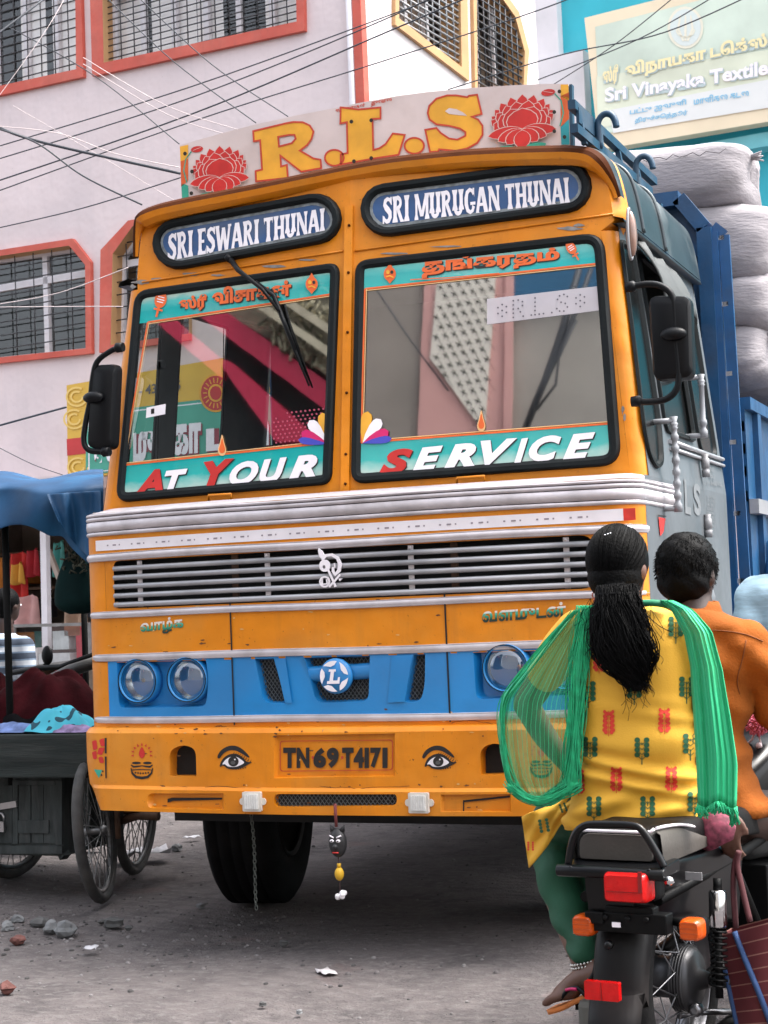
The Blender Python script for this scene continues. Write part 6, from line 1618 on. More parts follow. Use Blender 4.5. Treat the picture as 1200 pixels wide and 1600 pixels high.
def cwheel(c, r, az, label=None, lean=0.):
    ax = Vector((math.cos(az), -math.sin(az), lean)).normalized(); o = Vector((c[0], c[1], r))
    x = ax.orthogonal().normalized(); y = ax.cross(x)
    mb = MB(); mb.tube([o+(x*math.cos(2*math.pi*i/40)+y*math.sin(2*math.pi*i/40))*(r-.024) for i in range(40)], .026, 8, closed=True)
    w_ = mb.build('cart_wheel', ctyre, cart)
    mb = MB(); mb.tube([o+(x*math.cos(2*math.pi*i/40)+y*math.sin(2*math.pi*i/40))*(r-.055) for i in range(40)], .013, 6, closed=True); mb.build('rim', spoke_m, w_)
    mb = MB()
    for k in range(32):
        a0 = 2*math.pi*k/32; a1 = a0+(.55 if k % 4 < 2 else -.55); s_ = .035 if k % 2 else -.035
        mb.tube([o+ax*s_+(x*math.cos(a1)+y*math.sin(a1))*.022, o+(x*math.cos(a0)+y*math.sin(a0))*(r-.055)], .0028, 4, caps=False)
    mb.lathe([(.014, -.06), (.026, -.045), (.026, -.03), (.016, -.025), (.016, .025), (.026, .03), (.026, .045), (.014, .06)], o, ax, 12)
    mb.build('spokes', spoke_m, w_)
pw = atZ(152, 1411); cwheel((pw.x, pw.y), .335, R(-19), lean=.10)
pw = atZ(216, 1366); cwheel((pw.x, pw.y), .33, R(-14), lean=-.04)
pw = atZ(22, 1371); cwheel((pw.x, pw.y), .33, R(5))
mb = MB(); mb.bar((-2.6, 1.5, .33), (-1.75, 1.55, .33), .04, .04); mb.build('axle', rust, cart)
mb = MB(); mb.tube([atY(182, 1285, 1.2), atY(215, 1275, 1.2), atY(248, 1276, 1.2)], .02, 8); mb.tube([atY(185, 1310, 1.1), atY(184, 1290, 1.1), atY(180, 1220, 1.1)], .015, 8); mb.build('push_handle', rust, cart)
# tarpaulin over poles
def cloth(name, fn, nu, nv, m, thick=.004, uvs=False, parent=None, sub=1):
    mb = MB(); mb.strip([[fn(i/nu, j/nv) for i in range(nu+1)] for j in range(nv+1)], 0, True, uvs); o = mb.build(name, m, parent)
    md = o.modifiers.new('solid', 'SOLIDIFY'); md.thickness = thick; md.offset = 0
    if sub: sd = o.modifiers.new('sub', 'SUBSURF'); sd.levels = sub; sd.render_levels = sub
    return o
tarp_m = mat('blue_tarpaulin', (.007, .050, .125), .6, 0, .3, 3, .5, 9, (.02, .10, .20), .6, 3, spec=.3)
def tarp(u, v):
    # u: left to right, v: 0 back .. .55 front edge .. 1 hem of the front valance
    px = -120+282*u
    top = 768-26*math.sin(u*2.6)**2+10*math.sin(u*9) if u > 0 else 772
    if v < .5:
        p = atY(px, 762-8*u+5*math.sin(u*11), 2.3-1.45*v/.5); z = p.z+(.05-.10*(2*v-.4)**2)+.012*math.sin(u*14+v*9)
        return Vector((p.x, p.y, z))
    t = (v-.5)/.5
    hem = 838-18*math.sin(min(1, max(0, (u-.35)/.35))*3.14) if u < .78 else 838+60*((u-.78)/.22)**.7
    yv = .85-.03*math.sin(t*3+u*10)-.02*math.sin(u*23)
    return atY(px, (766-6*u+4*math.sin(u*11))*(1-t)+hem*t, yv)
tp_ = cloth('tarpaulin', tarp, 40, 20, tarp_m); tag(tp_, 'blue tarpaulin stretched over the vending cart as a canopy', 'tarpaulin')
def flap(u, v):
    top = Vector((72+86*u, 772-6*u)); hem_ = Vector((92+66*u, 815+75*u**.8))
    q = top.lerp(hem_, v); return atY(q.x, q.y, .80-.05*math.sin(u*7+v*2)*v+.02*math.sin(u*17))
fl_ = cloth('tarpaulin_flap', flap, 16, 12, tarp_m); tag(fl_, 'loose corner of blue tarpaulin hanging down beside the orange lorry', 'tarpaulin')
mb = MB(); 
for px, y in ((-30, .9), (8, .95)): p = atY(px, 830, y); mb.tube([(p.x, y, 0.3), (p.x, y, 1.9)], .018, 8); mb.build('canopy_pole', mat('dark_pole', (.006, .006, .006), .8, 0, .2, 10, spec=.1), cart); mb = MB()
p = atY(150, 800, 2.2); mb.tube([(p.x-.1, 2.2, .3), (p.x-.1, 2.2, 1.95)], .018, 8)
mb.build('canopy_pole', mat('dark_pole', (.006, .006, .006), .8, 0, .2, 10, spec=.1), cart)
# goods on the cart
def heap(name, cx, cy, rx, ry, h, m, label, cat, seed, z0=None, group=None, stretch_=1.):
    rg = random.Random(seed); z0 = zT if z0 is None else z0; ph = [rg.uniform(0, 6) for _ in range(8)]
    mb = MB(); n = 34; k = 14; rows = []
    for i in range(k+1):
        t = i/k; row = []
        for j in range(n+1):
            a = 2*math.pi*j/n
            rr2 = t*(1+.10*math.sin(3*a+ph[0])+.07*math.sin(7*a+ph[1]))
            zz2 = h*(1-t**2.4)*(1+.16*math.sin(4*a+ph[2]+5*t)*t)+h*.10*math.sin(9*a+12*t+ph[3])*t*(1-t)*2+h*.09*math.sin(6*rr2*math.cos(a)+9*rr2*math.sin(a)+ph[4])
            row.append((cx+rx*rr2*math.cos(a), cy+ry*rr2*math.sin(a), z0+max(.004, zz2)))
        rows.append(row)
    mb.strip(rows, 0); o = mb.build(name, m); md = o.modifiers.new('sub', 'SUBSURF'); md.levels = 1; md.render_levels = 1
    return tag(o, label, cat, group)
maroon = mat('maroon_cloth', (.022, .0025, .004), .9, 0, .45, 9, .9, 14, spec=.05)
p = cf(62, 1100, 1.15); heap('cloth_heap', p.x, 1.2, .36, .30, .28, maroon, 'dark maroon cloth heaped on the vending cart', 'cloth', 3)
p = cf(-10, 1100, 1.3); heap('cloth_heap', p.x-.1, 1.4, .35, .3, .26, maroon, 'maroon cloth bundle at the left edge of the photo', 'cloth', 4)
turq = bpy.data.materials.new('turquoise_print'); turq.use_nodes = True; _t = turq.node_tree; _b = _t.nodes['Principled BSDF']; _b.inputs['Roughness'].default_value = .85
_tc2 = _t.nodes.new('ShaderNodeTexCoord'); _no = _t.nodes.new('ShaderNodeTexNoise'); _no.inputs['Scale'].default_value = 16; _no.inputs['Detail'].default_value = 1; _r2 = _t.nodes.new('ShaderNodeValToRGB'); _t.links.new(_tc2.outputs['Object'], _no.inputs['Vector']); _t.links.new(_no.outputs[0], _r2.inputs[0]); _t.links.new(_r2.outputs[0], _b.inputs['Base Color'])
_r2.color_ramp.interpolation = 'CONSTANT'; _r2.color_ramp.elements[0].color = (.06, .42, .55, 1); _r2.color_ramp.elements[1].position = .58; _r2.color_ramp.elements[1].color = (.01, .06, .09, 1)
p = cf(98, 1140, .95); heap('printed_cloth', p.x, .94, .19, .13, .115, turq, 'turquoise printed cloth crumpled on the cart edge', 'cloth', 8)
p = cf(110, 1144, .9); heap('printed_cloth', p.x, .885, .17, .08, .04, mat('mauve_print', (.22, .16, .30), .85, 0, .5, 25), 'mauve printed cloth under the turquoise cloth', 'cloth', 10)
p = cf(20, 1140, .95); heap('printed_cloth', p.x, .95, .28, .12, .05, mat('blue_print', (.12, .18, .38), .85, 0, .5, 18), 'blue printed cloth lying flat at the left of the cart', 'cloth', 11)
p = cf(30, 1120, 1.05); heap('cloth_heap', p.x, 1.0, .30, .12, .10, mat('black_cloth', (.005, .005, .006), .9, 0, .3, 8, spec=.05), 'black cloth in front of the maroon heap', 'cloth', 12)
p = cf(138, 1115, 1.2); heap('cloth_heap', p.x-.02, 1.3, .14, .14, .16, mat('plum_cloth', (.022, .004, .008), .9, 0, .3, 8, .8, 16, spec=.05), 'plum cloth next to the orange lorry corner', 'cloth', 13)
# green bag hanging under the tarpaulin
bc = atY(118, 905, 1.0); mb = MB(); rings = []
for i in range(15):
    t = i/14; w2 = (.03+.095*math.sin(min(1, t*1.15)*1.75)**1.2)*(1 if t < .9 else (1-t)*6+.4); rg_ = []
    for j in range(20):
        a = 2*math.pi*j/20; k = 1+.08*math.sin(5*a+t*2)*(1-t); rg_.append((bc.x+w2*k*math.cos(a)+.012*t, bc.y+.6*w2*k*math.sin(a), bc.z+.165-.335*t))
    rings.append(rg_)
mb.loft(rings, 0); top_ = Vector((bc.x, bc.y, bc.z+.165))
o_ = mb.build('hanging_bag', mat('dark_green_cloth', (.002, .014, .014), .8, 0, .3, 6, .2, 30, spec=.1)); tag(o_, 'dark green cloth bag hanging from the tarpaulin beside the lorry', 'bag')
mb = MB(); mb.tube([top_-Vector((0, 0, .02)), top_+Vector((-.005, 0, .06)), top_+Vector((.01, 0, .20))], .012, 6); mb.build('strap', mat('tan_strap', (.30, .18, .10), .7, 0, .2, 20), o_)
rg = random.Random(9); mb = MB(); gc = atY(128, 860, .95)
for k in range(70):
    q = gc+Vector((rg.gauss(0, .045), rg.gauss(0, .02), rg.gauss(0, .05))); mb.tube([q, q+Vector((rg.uniform(-.03, .03), rg.uniform(-.02, .02), rg.uniform(-.03, .03))), q+Vector((rg.uniform(-.04, .04), rg.uniform(-.02, .02), rg.uniform(-.04, .01)))], .005, 4)
tag(mb.build('dried_garland', mat('dry_garland', (.05, .052, .035), .9, 0, .5, 30)), 'dark dried garland tied above the green bag', 'garland')
# parked scooter behind the cart: handlebar and mirror show above the cloth
sc_ = thing('parked_scooter', tuple(atZ(75, 1330)), 'dark parked scooter behind the vending cart with only its handlebar and mirror showing', 'scooter')
mb = MB(); mb.tube([atY(15, 1052, 1.95), atY(60, 1044, 1.92), atY(95, 1042, 1.9), atY(150, 1022, 1.85)], .016, 8); mb.build('handlebar', blackp, sc_)
mb = MB(); mb.tube([atY(78, 1060, 1.75), atY(110, 1048, 1.72), atY(152, 1034, 1.7)], [.022, .035, .032], 10); mb.build('leg_guard', mat('dark_grey_plastic', (.03, .03, .03), .5, 0, .2, 10), sc_)
mb = MB(); mb.ell(atY(74, 1024, 1.95), (.036, .02, .055)); mb.tube([atY(72, 1035, 1.95), atY(64, 1046, 1.95)], .007, 6); mb.build('mirror', blackp, sc_)
q = atZ(75, 1330); mb = MB(); mb.tube([(q.x, q.y, .25), (q.x+.1, q.y, .5), (q.x+.12, q.y-.1, .95)], [.07, .12, .05], 10); mb.box((q.x-.5, q.y+.1, .55), (.9, .3, .3)); mb.build('body', blackp, sc_, bevel=.05)
# ------------------------------------------------------------------ shop at street level
SX = BY*1.6
def sh(px, py, d=1.6): return bf(px, py, -d)
shop = thing('garment_shop', tuple(BC+BX*SX0), 'small open garment shop in the ground floor behind the cart', 'shop')
mb = MB(); x0, x1 = SX0, SX1
for pts in ([(x0, 2.6, .2), (x1, 2.6, .2), (x1, 2.6, 2.6), (x0, 2.6, 2.6)], [(x0, .0, .25), (x0, 2.6, .25), (x0, 2.6, 2.55), (x0, 0, 2.55)], [(x1, .0, .25), (x1, 2.6, .25), (x1, 2.6, 2.55), (x1, 0, 2.55)], [(x0, 0, 2.55), (x1, 0, 2.55), (x1, 2.6, 2.55), (x0, 2.6, 2.55)], [(x0, 0, .25), (x1, 0, .25), (x1, 2.6, .25), (x0, 2.6, .25)]):
    mb.poly([BC+BX*x+BY*y+UZ*z for x, y, z in pts])
mb.build('room', mat('shop_room', (.30, .24, .20), .9, 0, .4, 1.5), shop)
rg = random.Random(21); cols = [(.45, .02, .02), (.55, .20, .03), (.40, .03, .05), (.35, .25, .18), (.05, .22, .2), (.5, .4, .32), (.3, .02, .06), (.08, .08, .1)]
for k in range(26):
    c = cols[rg.randrange(8)]; m = mat('shelf_goods_%s' % 'abcdefgh'[cols.index(c)], c, .7, 0, .3, 8)
    x = x0+.1+rg.random()*2.8; z = .5+.42*rg.randrange(5); mb = MB(); mb.box(BC+BX*x+BY*2.2+UZ*(z+.15), (rg.uniform(.2, .4), .4, rg.uniform(.2, .34)), 0, Matrix.Rotation(ANG, 3, 'Z'))
    mb.build('shelf_goods', m, shop)
mb = MB()
for k in range(6):
    mb.box(BC+BX*((x0+x1)/2)+BY*2.2+UZ*(.46+.42*k), (x1-x0, .5, .03), 0, Matrix.Rotation(ANG, 3, 'Z'))
mb.build('shelf', mat('shelf_wood', (.16, .10, .07), .7, 0, .2, 5), shop)
def garment(px0, px1, y0, y1, col, label, nm, d=.35):
    m = mat('garment_'+nm, col, .75, 0, .2, 6, .15, 20)
    def fn(u, v): 
        q = sh(px0+(px1-px0)*u, y0+(y1-y0)*v+3*math.sin(u*7), d); return q-BY*(.05*math.sin(u*9+v)+.02)
    o = cloth('hanging_garment', fn, 12, 8, m, .006, False, None, 1); tag(o, label, 'garment', 'garments hanging at the shop front')
garment(20, 46, 862, 962, (.50, .02, .015), 'bright red garment hanging at the shop front', 'red'); garment(46, 64, 858, 900, (.42, .02, .03), 'short crimson garment beside the white post', 'crimson')
garment(2, 20, 868, 960, (.52, .20, .03), 'orange garment hanging left of the red one', 'orange', .5); garment(22, 40, 880, 912, (.62, .30, .04), 'yellow checked scarf in front of the red garment', 'yellow', .25)
garment(28, 64, 930, 978, (.55, .30, .28), 'pink packet of cloth below the red garment', 'pink', .3); garment(88, 104, 846, 900, (.10, .38, .34), 'pale teal garment right of the white post', 'teal', .4)
garment(106, 138, 930, 975, (.50, .32, .22), 'tan garment at the right of the shop front', 'tan', .4)
mb = MB(); a, b = sh(70, 828, -.05), sh(74, 1040, -.05); mb.bar(a, b, .075, .06, tuple(BY)); tag(mb.build('shop_post', white_p), 'white square post in front of the garment shop', 'post')
mb = MB(); mb.bar(sh(76, 860, .2), sh(96, 912, .2), .05, .04, tuple(BY)); tag(mb.build('wooden_strut', mat('pale_strut', (.5, .4, .34), .7, 0, .1, 8)), 'slanting pale strut right of the white post', 'strut')
gcn = thing('glass_counter', tuple(sh(90, 1040, -.2)), 'glass display counter at the foot of the shop front', 'counter')
mb = MB(); P4 = [sh(22, 1046, -.3), sh(140, 1030, -.3), sh(140, 975, -.3), sh(22, 978, -.3)]
for a, b in zip(P4, P4[1:]+P4[:1]): mb.bar(a, b, .03, .03, tuple(BY))
mb.build('counter_frame', mat('dull_counter_frame', (.22, .21, .2), .5, .3, .2, 10), gcn); mb = MB(); mb.poly([p+BY*.03 for p in P4]); mb.build('counter_glass', win_gl, gcn)
mb = MB(); mb.poly([p+BY*.4 for p in P4]); mb.build('counter_back', mat('counter_dark', (.07, .04, .035), .7, 0, .4, 4), gcn)
for px, py, w_, h_, c in ((100, 1000, .2, .18, (.5, .52, .52)), (132, 1005, .12, .32, (.45, .03, .05)), (90, 1030, .4, .12, (.55, .54, .54)), (52, 1028, .2, .2, (.6, .56, .55)), (118, 985, .2, .1, (.25, .1, .06))):
    mb = MB(); mb.box(sh(px, py, -.15), (w_, .1, h_), 0, Matrix.Rotation(ANG, 3, 'Z')); mb.build('goods_box', mat('goods_%d' % px, c, .6, 0, .2, 10), gcn)
# awning-like dark soffit above the shop
mb = MB(); mb.hexa([BC+BX*x+BY*y+UZ*z for x, y, z in ((SX0-1, -.5, 2.6), (SX1+.2, -.5, 2.6), (SX1+.2, 0, 2.6), (SX0-1, 0, 2.6), (SX0-1, -.5, 2.72), (SX1+.2, -.5, 2.72), (SX1+.2, 0, 2.72), (SX0-1, 0, 2.72))]); mb.build('shop_ledge', wall_w, bld)
# ------------------------------------------------------------------ what stands behind the photographer (mirrored in the windscreen)
def mirr(px, py, s, yw):
    n = Vector((s*.065, -1, .131)).normalized(); p0 = Vector((0, .099, 1.79)); d = ray(px, py); t = (p0-CAM).dot(n)/d.dot(n); h = CAM+d*t
    r = d-2*d.dot(n)*n; return h+r*((yw-h.y)/r.y)
YW = -15.
opp = thing('opposite_building', (0, YW, 0), 'grey building with pink bands and a white lattice panel, mirrored in the right windscreen', 'building')
grey_c = mat('grey_brown_cement', (.30, .26, .23), .85, 0, .15, .8, .1, 10, (.16, .14, .13), .5, .7); grey_l = mat('pale_cement', (.40, .37, .33), .85, 0, .12, .7, .1, 10, (.24, .22, .2), .6, .6)
pink_c = mat('salmon_plaster', (.66, .36, .33), .8, 0, .06, 1); lat_w = mat('lattice_white', (.78, .73, .64), .8, 0, .05, 2); blue_c = mat('dark_blue_plaster', (.02, .12, .24), .7, 0, .1, 1)
def W_(px, py, o=0., s=1): p = mirr(px, py, s, YW+o); return p
aR, aL = W_(550, 800), W_(980, 300)
mb = MB(); xm0 = min(W_(550, 500).x, W_(980, 500).x)-1.5; xm1 = max(W_(550, 500).x, W_(980, 500).x)+9
xs_l = W_(664, 560).x
mb.hexa([(xm0, YW-6, 0), (xm1, YW-6, 0), (xm1, YW, 0), (xm0, YW, 0), (xm0, YW-6, 12), (xm1, YW-6, 12), (xm1, YW, 12), (xm0, YW, 12)]); mb.build('wall', grey_l, opp)
def slab_px(pts, o, th, m, nm): 
    mb = MB(); P = [W_(*p, o) for p in pts]; mb.prism(P, (0, -th, 0), 0); return mb.build(nm, m, opp)
slab_px([(540, 780), (660, 780), (664, 380), (540, 380)], .10, .08, grey_c, 'wall_bay')
slab_px([(652, 690), (790, 680), (795, 380), (665, 380)], .16, .1, pink_c, 'salmon_bay')
slab_px([(672, 560), (757, 676), (775, 420), (682, 440)], .20, .03, lat_w, 'lattice_panel')
slab_px([(786, 680), (798, 680), (803, 380), (791, 380)], .22, .06, pink_c, 'salmon_strip')
slab_px([(800, 480), (975, 455), (975, 395), (802, 418)], .12, .04, blue_c, 'blue_band')
mb = MB()
poly = [Vector(p) for p in ((674, 562), (756, 674), (772, 424), (684, 442))]
def inp(x, y):
    c = False
    for i in range(4):
        a, b = poly[i-1], poly[i]
        if (a.y > y) != (b.y > y) and x < (b.x-a.x)*(y-a.y)/(b.y-a.y)+a.x: c = not c
    return c
for i in range(8):
    for j in range(17):
        x, y = 681+i*14.5+(j % 2)*7, 434+j*15.5-i*2.4
        if not inp(x, y): continue
        for ang, l_ in ((25, 7.5), (112, 6.5)): 
            dx, dy = l_*math.cos(R(ang)), l_*math.sin(R(ang)); mb.poly([W_(*p, .206) for p in ((x-dx, y-dy), (x-dy*.2, y+dx*.2), (x+dx, y+dy), (x+dy*.2, y-dx*.2))])
        mb.poly([W_(*p, .204) for p in stroke([(x+3, y+4), (x+13, y+18)], .7)])
mb.build('lattice_openings', mat('lattice_dark', (.05, .05, .045), .9, 0, 0), opp)
for pts, r, lab in (([(905, 420), (880, 510), (852, 590), (820, 670)], .05, 'thickest dark cable mirrored in the right windscreen pane'), ([(925, 420), (886, 520), (850, 600), (812, 690)], .035, 'second dark cable beside the thickest one in the right windscreen'), ([(900, 500), (872, 560), (868, 600), (838, 640)], .02, 'thin looping cable mirrored at the right of the thick windscreen cables'), ([(580, 440), (640, 530), (700, 610)], .014, 'lone thin cable slanting over the lattice at the left of the right pane')):
    mb = MB(); mb.tube([W_(*p, .6) for p in pts], r, 6); tag(mb.build('service_cable', wire_k), lab, 'cable', 'cables mirrored in the right windscreen')
# left pane: a dark stall front with slanting red beams, brush fence above
YW2 = -11.
def V_(px, py, o=0.): return mirr(px, py, -1, YW2+o)
stall = thing('roadside_stall', (V_(400, 600).x, YW2, 0), 'dark roadside stall with slanting crimson beams, mirrored in the left windscreen', 'stall')
mb = MB(); c0 = V_(540, 500); c1 = V_(150, 500); xa, xb_ = min(c0.x, c1.x)-2, max(c0.x, c1.x)+1.0
mb.hexa([(xa, YW2-3, 0), (xb_, YW2-3, 0), (xb_, YW2, 0), (xa, YW2, 0), (xa, YW2-3, 11), (xb_, YW2-3, 11), (xb_, YW2, 11), (xa, YW2, 11)]); mb.build('back_wall', mat('stall_dark', (.012, .013, .014), .9, 0, .3, 1), stall)
crim = mat('crimson_beam', (.46, .012, .055), .6, 0, .1, 1)
for pts in ([(296, 482), (330, 470), (530, 610), (530, 655)], [(335, 555), (360, 565), (500, 690), (430, 690)], [(240, 500), (262, 492), (345, 560), (345, 590)]):
    P = [V_(*p, .3) for p in pts]; mb = MB(); mb.prism(P, (0, -.15, 0)); mb.build('beam', crim, stall)
mb = MB(); mb.prism([V_(*p, .12) for p in ((340, 480), (470, 560), (530, 600), (530, 400), (340, 430))], (0, -.06, 0)); mb.build('roof_slope', mat('brown_thatch', (.20, .18, .13), .9, 0, .5, 2, .4, 10, (.05, .05, .04), .7, 3), stall)
rg = random.Random(31); mb = MB()
for k in range(160):
    x, y = rg.uniform(420, 530), rg.uniform(440, 590)
    if y > 470+(x-330)*.62: continue
    a = rg.uniform(-60, 60); l_ = rg.uniform(8, 22); mb.tube([V_(x, y, .25), V_(x+l_*math.sin(R(a)), y+l_*math.cos(R(a)), .35)], .022, 4, rg.choice((0, 0, 1)))
mb.build('brushwood', [mat('dry_brushwood', (.35, .32, .22), .9, 0, .4, 6), mat('dark_brushwood', (.08, .08, .05), .9, 0, .4, 6)], stall)
mb = MB()
for y in (455, 490): mb.bar(V_(380, y-30, .4), V_(535, y+75, .4), .16, .1)
mb.build('bamboo_rail', mat('bamboo_grey', (.42, .38, .28), .8, 0, .2, 4), stall)
# ------------------------------------------------------------------ motorcycle (own frame: rear hub above the origin, forward +Y)
BETA = R(-8)
BO = atD(1046, 1578, 4.5); BO.z = 0
bike = thing('motorcycle', tuple(BO), 'black motorcycle seen from behind with red tail lamp and orange indicators, carrying two riders', 'motorcycle', None, BETA)
BMi = Matrix.Rotation(-BETA, 3, 'Z')
def toB(p): return BMi @ (p-BO)
def BL(px, py, ly):
    """local point on the sight line at local forward distance ly"""
    c = toB(CAM); d = BMi @ ray(px, py); return c+d*((ly-c.y)/d.y)
def BX_(px, py, lx): c = toB(CAM); d = BMi @ ray(px, py); return c+d*((lx-c.x)/d.x)
bk = mat('bike_black', (.0015, .0018, .0025), .3, 0, .2, 10, spec=.25, coat=.08); bk2 = mat('bike_satin_black', (.002, .0022, .0025), .5, 0, .2, 15, .04, 60, spec=.15); seat_m = mat('seat_vinyl', (.0028, .0028, .003), .55, 0, .2, 20, .12, 120, spec=.18)
seat_g = mat('seat_rear_grey', (.050, .044, .038), .6, 0, .12, 12, .10, 120); chrome = mat('chrome', (.62, .62, .64), .12, 1, .05, 20)
dull_chrome = mat('dull_chrome', (.20, .20, .21), .3, .9, .2, 20)
mud_m = mat('mudguard_black', (.0045, .0045, .005), .5, .0, .25, 8, .04, 40, (.03, .022, .02), .4, 5, spec=.22)
red_l = mat('red_lens', (.50, .004, .004), .2, 0, .15, 30, .2, 120, spec=.3, coat=.2); amb_l = mat('amber_lens', (.45, .060, .003), .2, 0, .15, 30, .2, 120, spec=.3, coat=.2)
def bb_(mb, name, mats, parent=None, **kw): return mb.build(name, mats, parent or bike, local=True, **kw)
# rear wheel
RW = .30
mb = MB(); o = Vector((0, 0, RW)); ax = Vector((1, 0, 0))
prof = [(.225, -.045), (.245, -.052), (.275, -.050), (.292, -.035), (.300, -.015), (.301, 0), (.300, .015), (.292, .035), (.275, .050), (.245, .052), (.225, .045)]
mb.lathe(prof, o, ax, 44, 0, True, False, True); wr = bb_(mb, 'rear_wheel', tyre_m)
mb = MB(); mb.lathe([(.222, -.04), (.232, -.045), (.236, -.04), (.216, -.02), (.212, 0), (.216, .02), (.236, .04), (.232, .045), (.222, .04)], o, ax, 40, 0, True, False, True); bb_(mb, 'rim', dull_chrome, wr)
mb = MB()
for k in range(36):
    a0 = 2*math.pi*k/36; a1 = a0+(.75 if k % 4 < 2 else -.75); s_ = .06 if k % 2 else -.055
    P = lambda r, a, x: o+Vector((x, r*math.cos(a), r*math.sin(a)))
    mb.tube([P(.075, a1, s_), P(.216, a0, 0)], .0022, 5, caps=False)
bb_(mb, 'spokes', dull_chrome, wr)
mb = MB(); mb.lathe([(.02, -.10), (.05, -.085), (.075, -.075), (.080, -.06), (.055, -.05), (.055, .02), (.085, .03), (.086, .07), (.070, .085), (.03, .09), (.02, .12)], o, ax, 28)
for k in range(5): mb.lathe([(.088, .032+.008*k), (.092, .034+.008*k), (.088, .037+.008*k)], o, ax, 28, 0, True, False)
mb.lathe([(.012, .10), (.014, .16), (.018, .165), (.018, .18), (0, .182)], o, ax, 10); bb_(mb, 'hub', mat('dark_alloy_hub', (.045, .045, .048), .4, .6, .2, 14), wr)
# front wheel
mb = MB(); of = Vector((0, 1.28, RW)); mb.lathe([(r, x*.85) for r, x in prof], of, ax, 36, 0, True, False, True); mb.lathe([(.06, -.05), (.06, .05)], of, ax, 16)
for k in range(12): a = 2*math.pi*k/12; mb.tube([of, of+Vector((0, .22*math.cos(a), .22*math.sin(a)))], .006, 5)
bb_(mb, 'front_wheel', tyre_m)
mb = MB()
for x in (-.09, .09): mb.tube([(x, 1.28, RW), (x, 1.10, .66), (x, 1.02, .95)], .02, 8)
bb_(mb, 'front_fork', steel)
# rear mudguard: sweeps over the wheel, hangs down behind
mb = MB(); rows = []
path = []
for i in range(16):
    a = R(60+120*i/15); path.append((.35*math.cos(a), RW+.35*math.sin(a)))
path += [(-.375, .34), (-.40, .27), (-.415, .20), (-.42, .12)]
for k, (y, z) in enumerate(path):
    wd_ = .078 if k < 12 else .078-.0012*(k-12); row = []
    nrm = Vector((y-0, z-RW)).normalized() if k < 16 else Vector((-1, -.05))
    for j in range(11):
        t = -1+2*j/10; q = 1-abs(t)**2.6; row.append((wd_*t, y+nrm.x*(.026*q-.02*(abs(t) > .95)), z+nrm.y*(.026*q-.02*(abs(t) > .95))))
    rows.append(row)
mb.strip(rows, 0); o_ = bb_(mb, 'rear_mudguard', mud_m); md = o_.modifiers.new('solid', 'SOLIDIFY'); md.thickness = .004
mgp = o_
yb_ = lambda z: -.415 if z < .3 else -.39
a = BL(968, 1552, -.455)
mb = MB(); c = Vector((0, -.452, a.z)); mb.prism([c+Vector((x, 0, z)) for x, z in rnd([(-.046, -.023), (.046, -.023), (.046, .023), (-.046, .023)], .004)], (0, .018, 0), 0); mb.box(c+Vector((0, -.001, 0)), (.0015, .003, .044), 1)
bb_(mb, 'red_reflector', [red_l, mat('dark_red_joint', (.2, .005, .005), .4, 0, 0)])
mb = MB(); mb.lathe([(.0, -.012), (.010, -.012), (.012, 0)], (0, -.39, BL(981, 1480, -.4).z), (0, 1, 0), 12); bb_(mb, 'bolt', bk, mgp)
mb = MB(); mb.prism([Vector((x, -.445, z)) for x, z in rnd([(-.058, .06), (.058, .06), (.058, .225), (-.058, .225)], .01)], (0, .008, 0)); bb_(mb, 'number_plate_holder', bk2)
# tail lamp
mb = MB(); c = BL(980, 1389, -.42); TL = c
def rbox(mb, c, sx, sy, sz, r, mi=0, taper=.85, ty=1):
    rings = []
    for t, k in ((0, taper), (.12, taper+(1-taper)*.6), (.35, 1), (1, 1)):
        rings.append([c+Vector((x*k, sy*t, z*k)) for x, z in rnd([(-sx/2, -sz/2), (sx/2, -sz/2), (sx/2, sz/2), (-sx/2, sz/2)], r, 4)])
    mb.loft(rings, mi)
c = c+Vector((-.010, 0, 0)); rbox(mb, c, .118, .06, .074, .014); tl_ = bb_(mb, 'tail_lamp', red_l, auto=40)
mb = MB(); rbox(mb, c+Vector((0, .062, -.002)), .122, .06, .080, .016, 0, .95); bb_(mb, 'lamp_body', bk2, tl_)
mb = MB(); mb.box(c+Vector((0, -.0005, -.008)), (.09, .004, .001)); mb.box(c+Vector((.045, .0, .018)), (.010, .006, .05)); bb_(mb, 'lens_ribs', mat('dark_red_joint', (.2, .005, .005), .4, 0, 0), tl_)
# indicators on a cross stay
for px, py in ((908, 1448), (1076, 1455)):
    c = BL(px, py, -.40); mb = MB(); rbox(mb, c, .057, .045, .053, .016, 0, .8); il = bb_(mb, 'indicator', amb_l, auto=40)
    mb = MB(); rbox(mb, c+Vector((0, .046, 0)), .052, .03, .050, .018, 0, 1); sx = -1 if px < 990 else 1; mb.tube([c+Vector((0, .06, 0)), c+Vector((-sx*.07, .07, .008))], .011, 8); bb_(mb, 'indicator_stalk', bk2, il)
    mb = MB()
    for i in range(4): mb.box(c+Vector((0, .0005, -.018+.012*i)), (.046, .003, .0012))
    bb_(mb, 'lens_ribs', mat('dark_amber_rib', (.35, .06, .005), .4, 0, 0), il)
mb = MB(); c = BL(988, 1440, -.36); mb.box(c, (.20, .05, .05)); mb.box(c+Vector((0, .0, .03)), (.13, .04, .02)); mb.box(c+Vector((-.09, -.01, .01)), (.05, .05, .03))
for dx in (-.06, .0, .05): mb.lathe([(.008, 0), (.008, .008), (0, .009)], c+Vector((dx, -.026, .012)), (0, -1, 0), 8, 0)
bb_(mb, 'lamp_bracket', bk2, bevel=.006)
mb = MB(); mb.box(BL(963, 1445, -.395), (.022, .004, .012)); bb_(mb, 'sticker', letter_w)
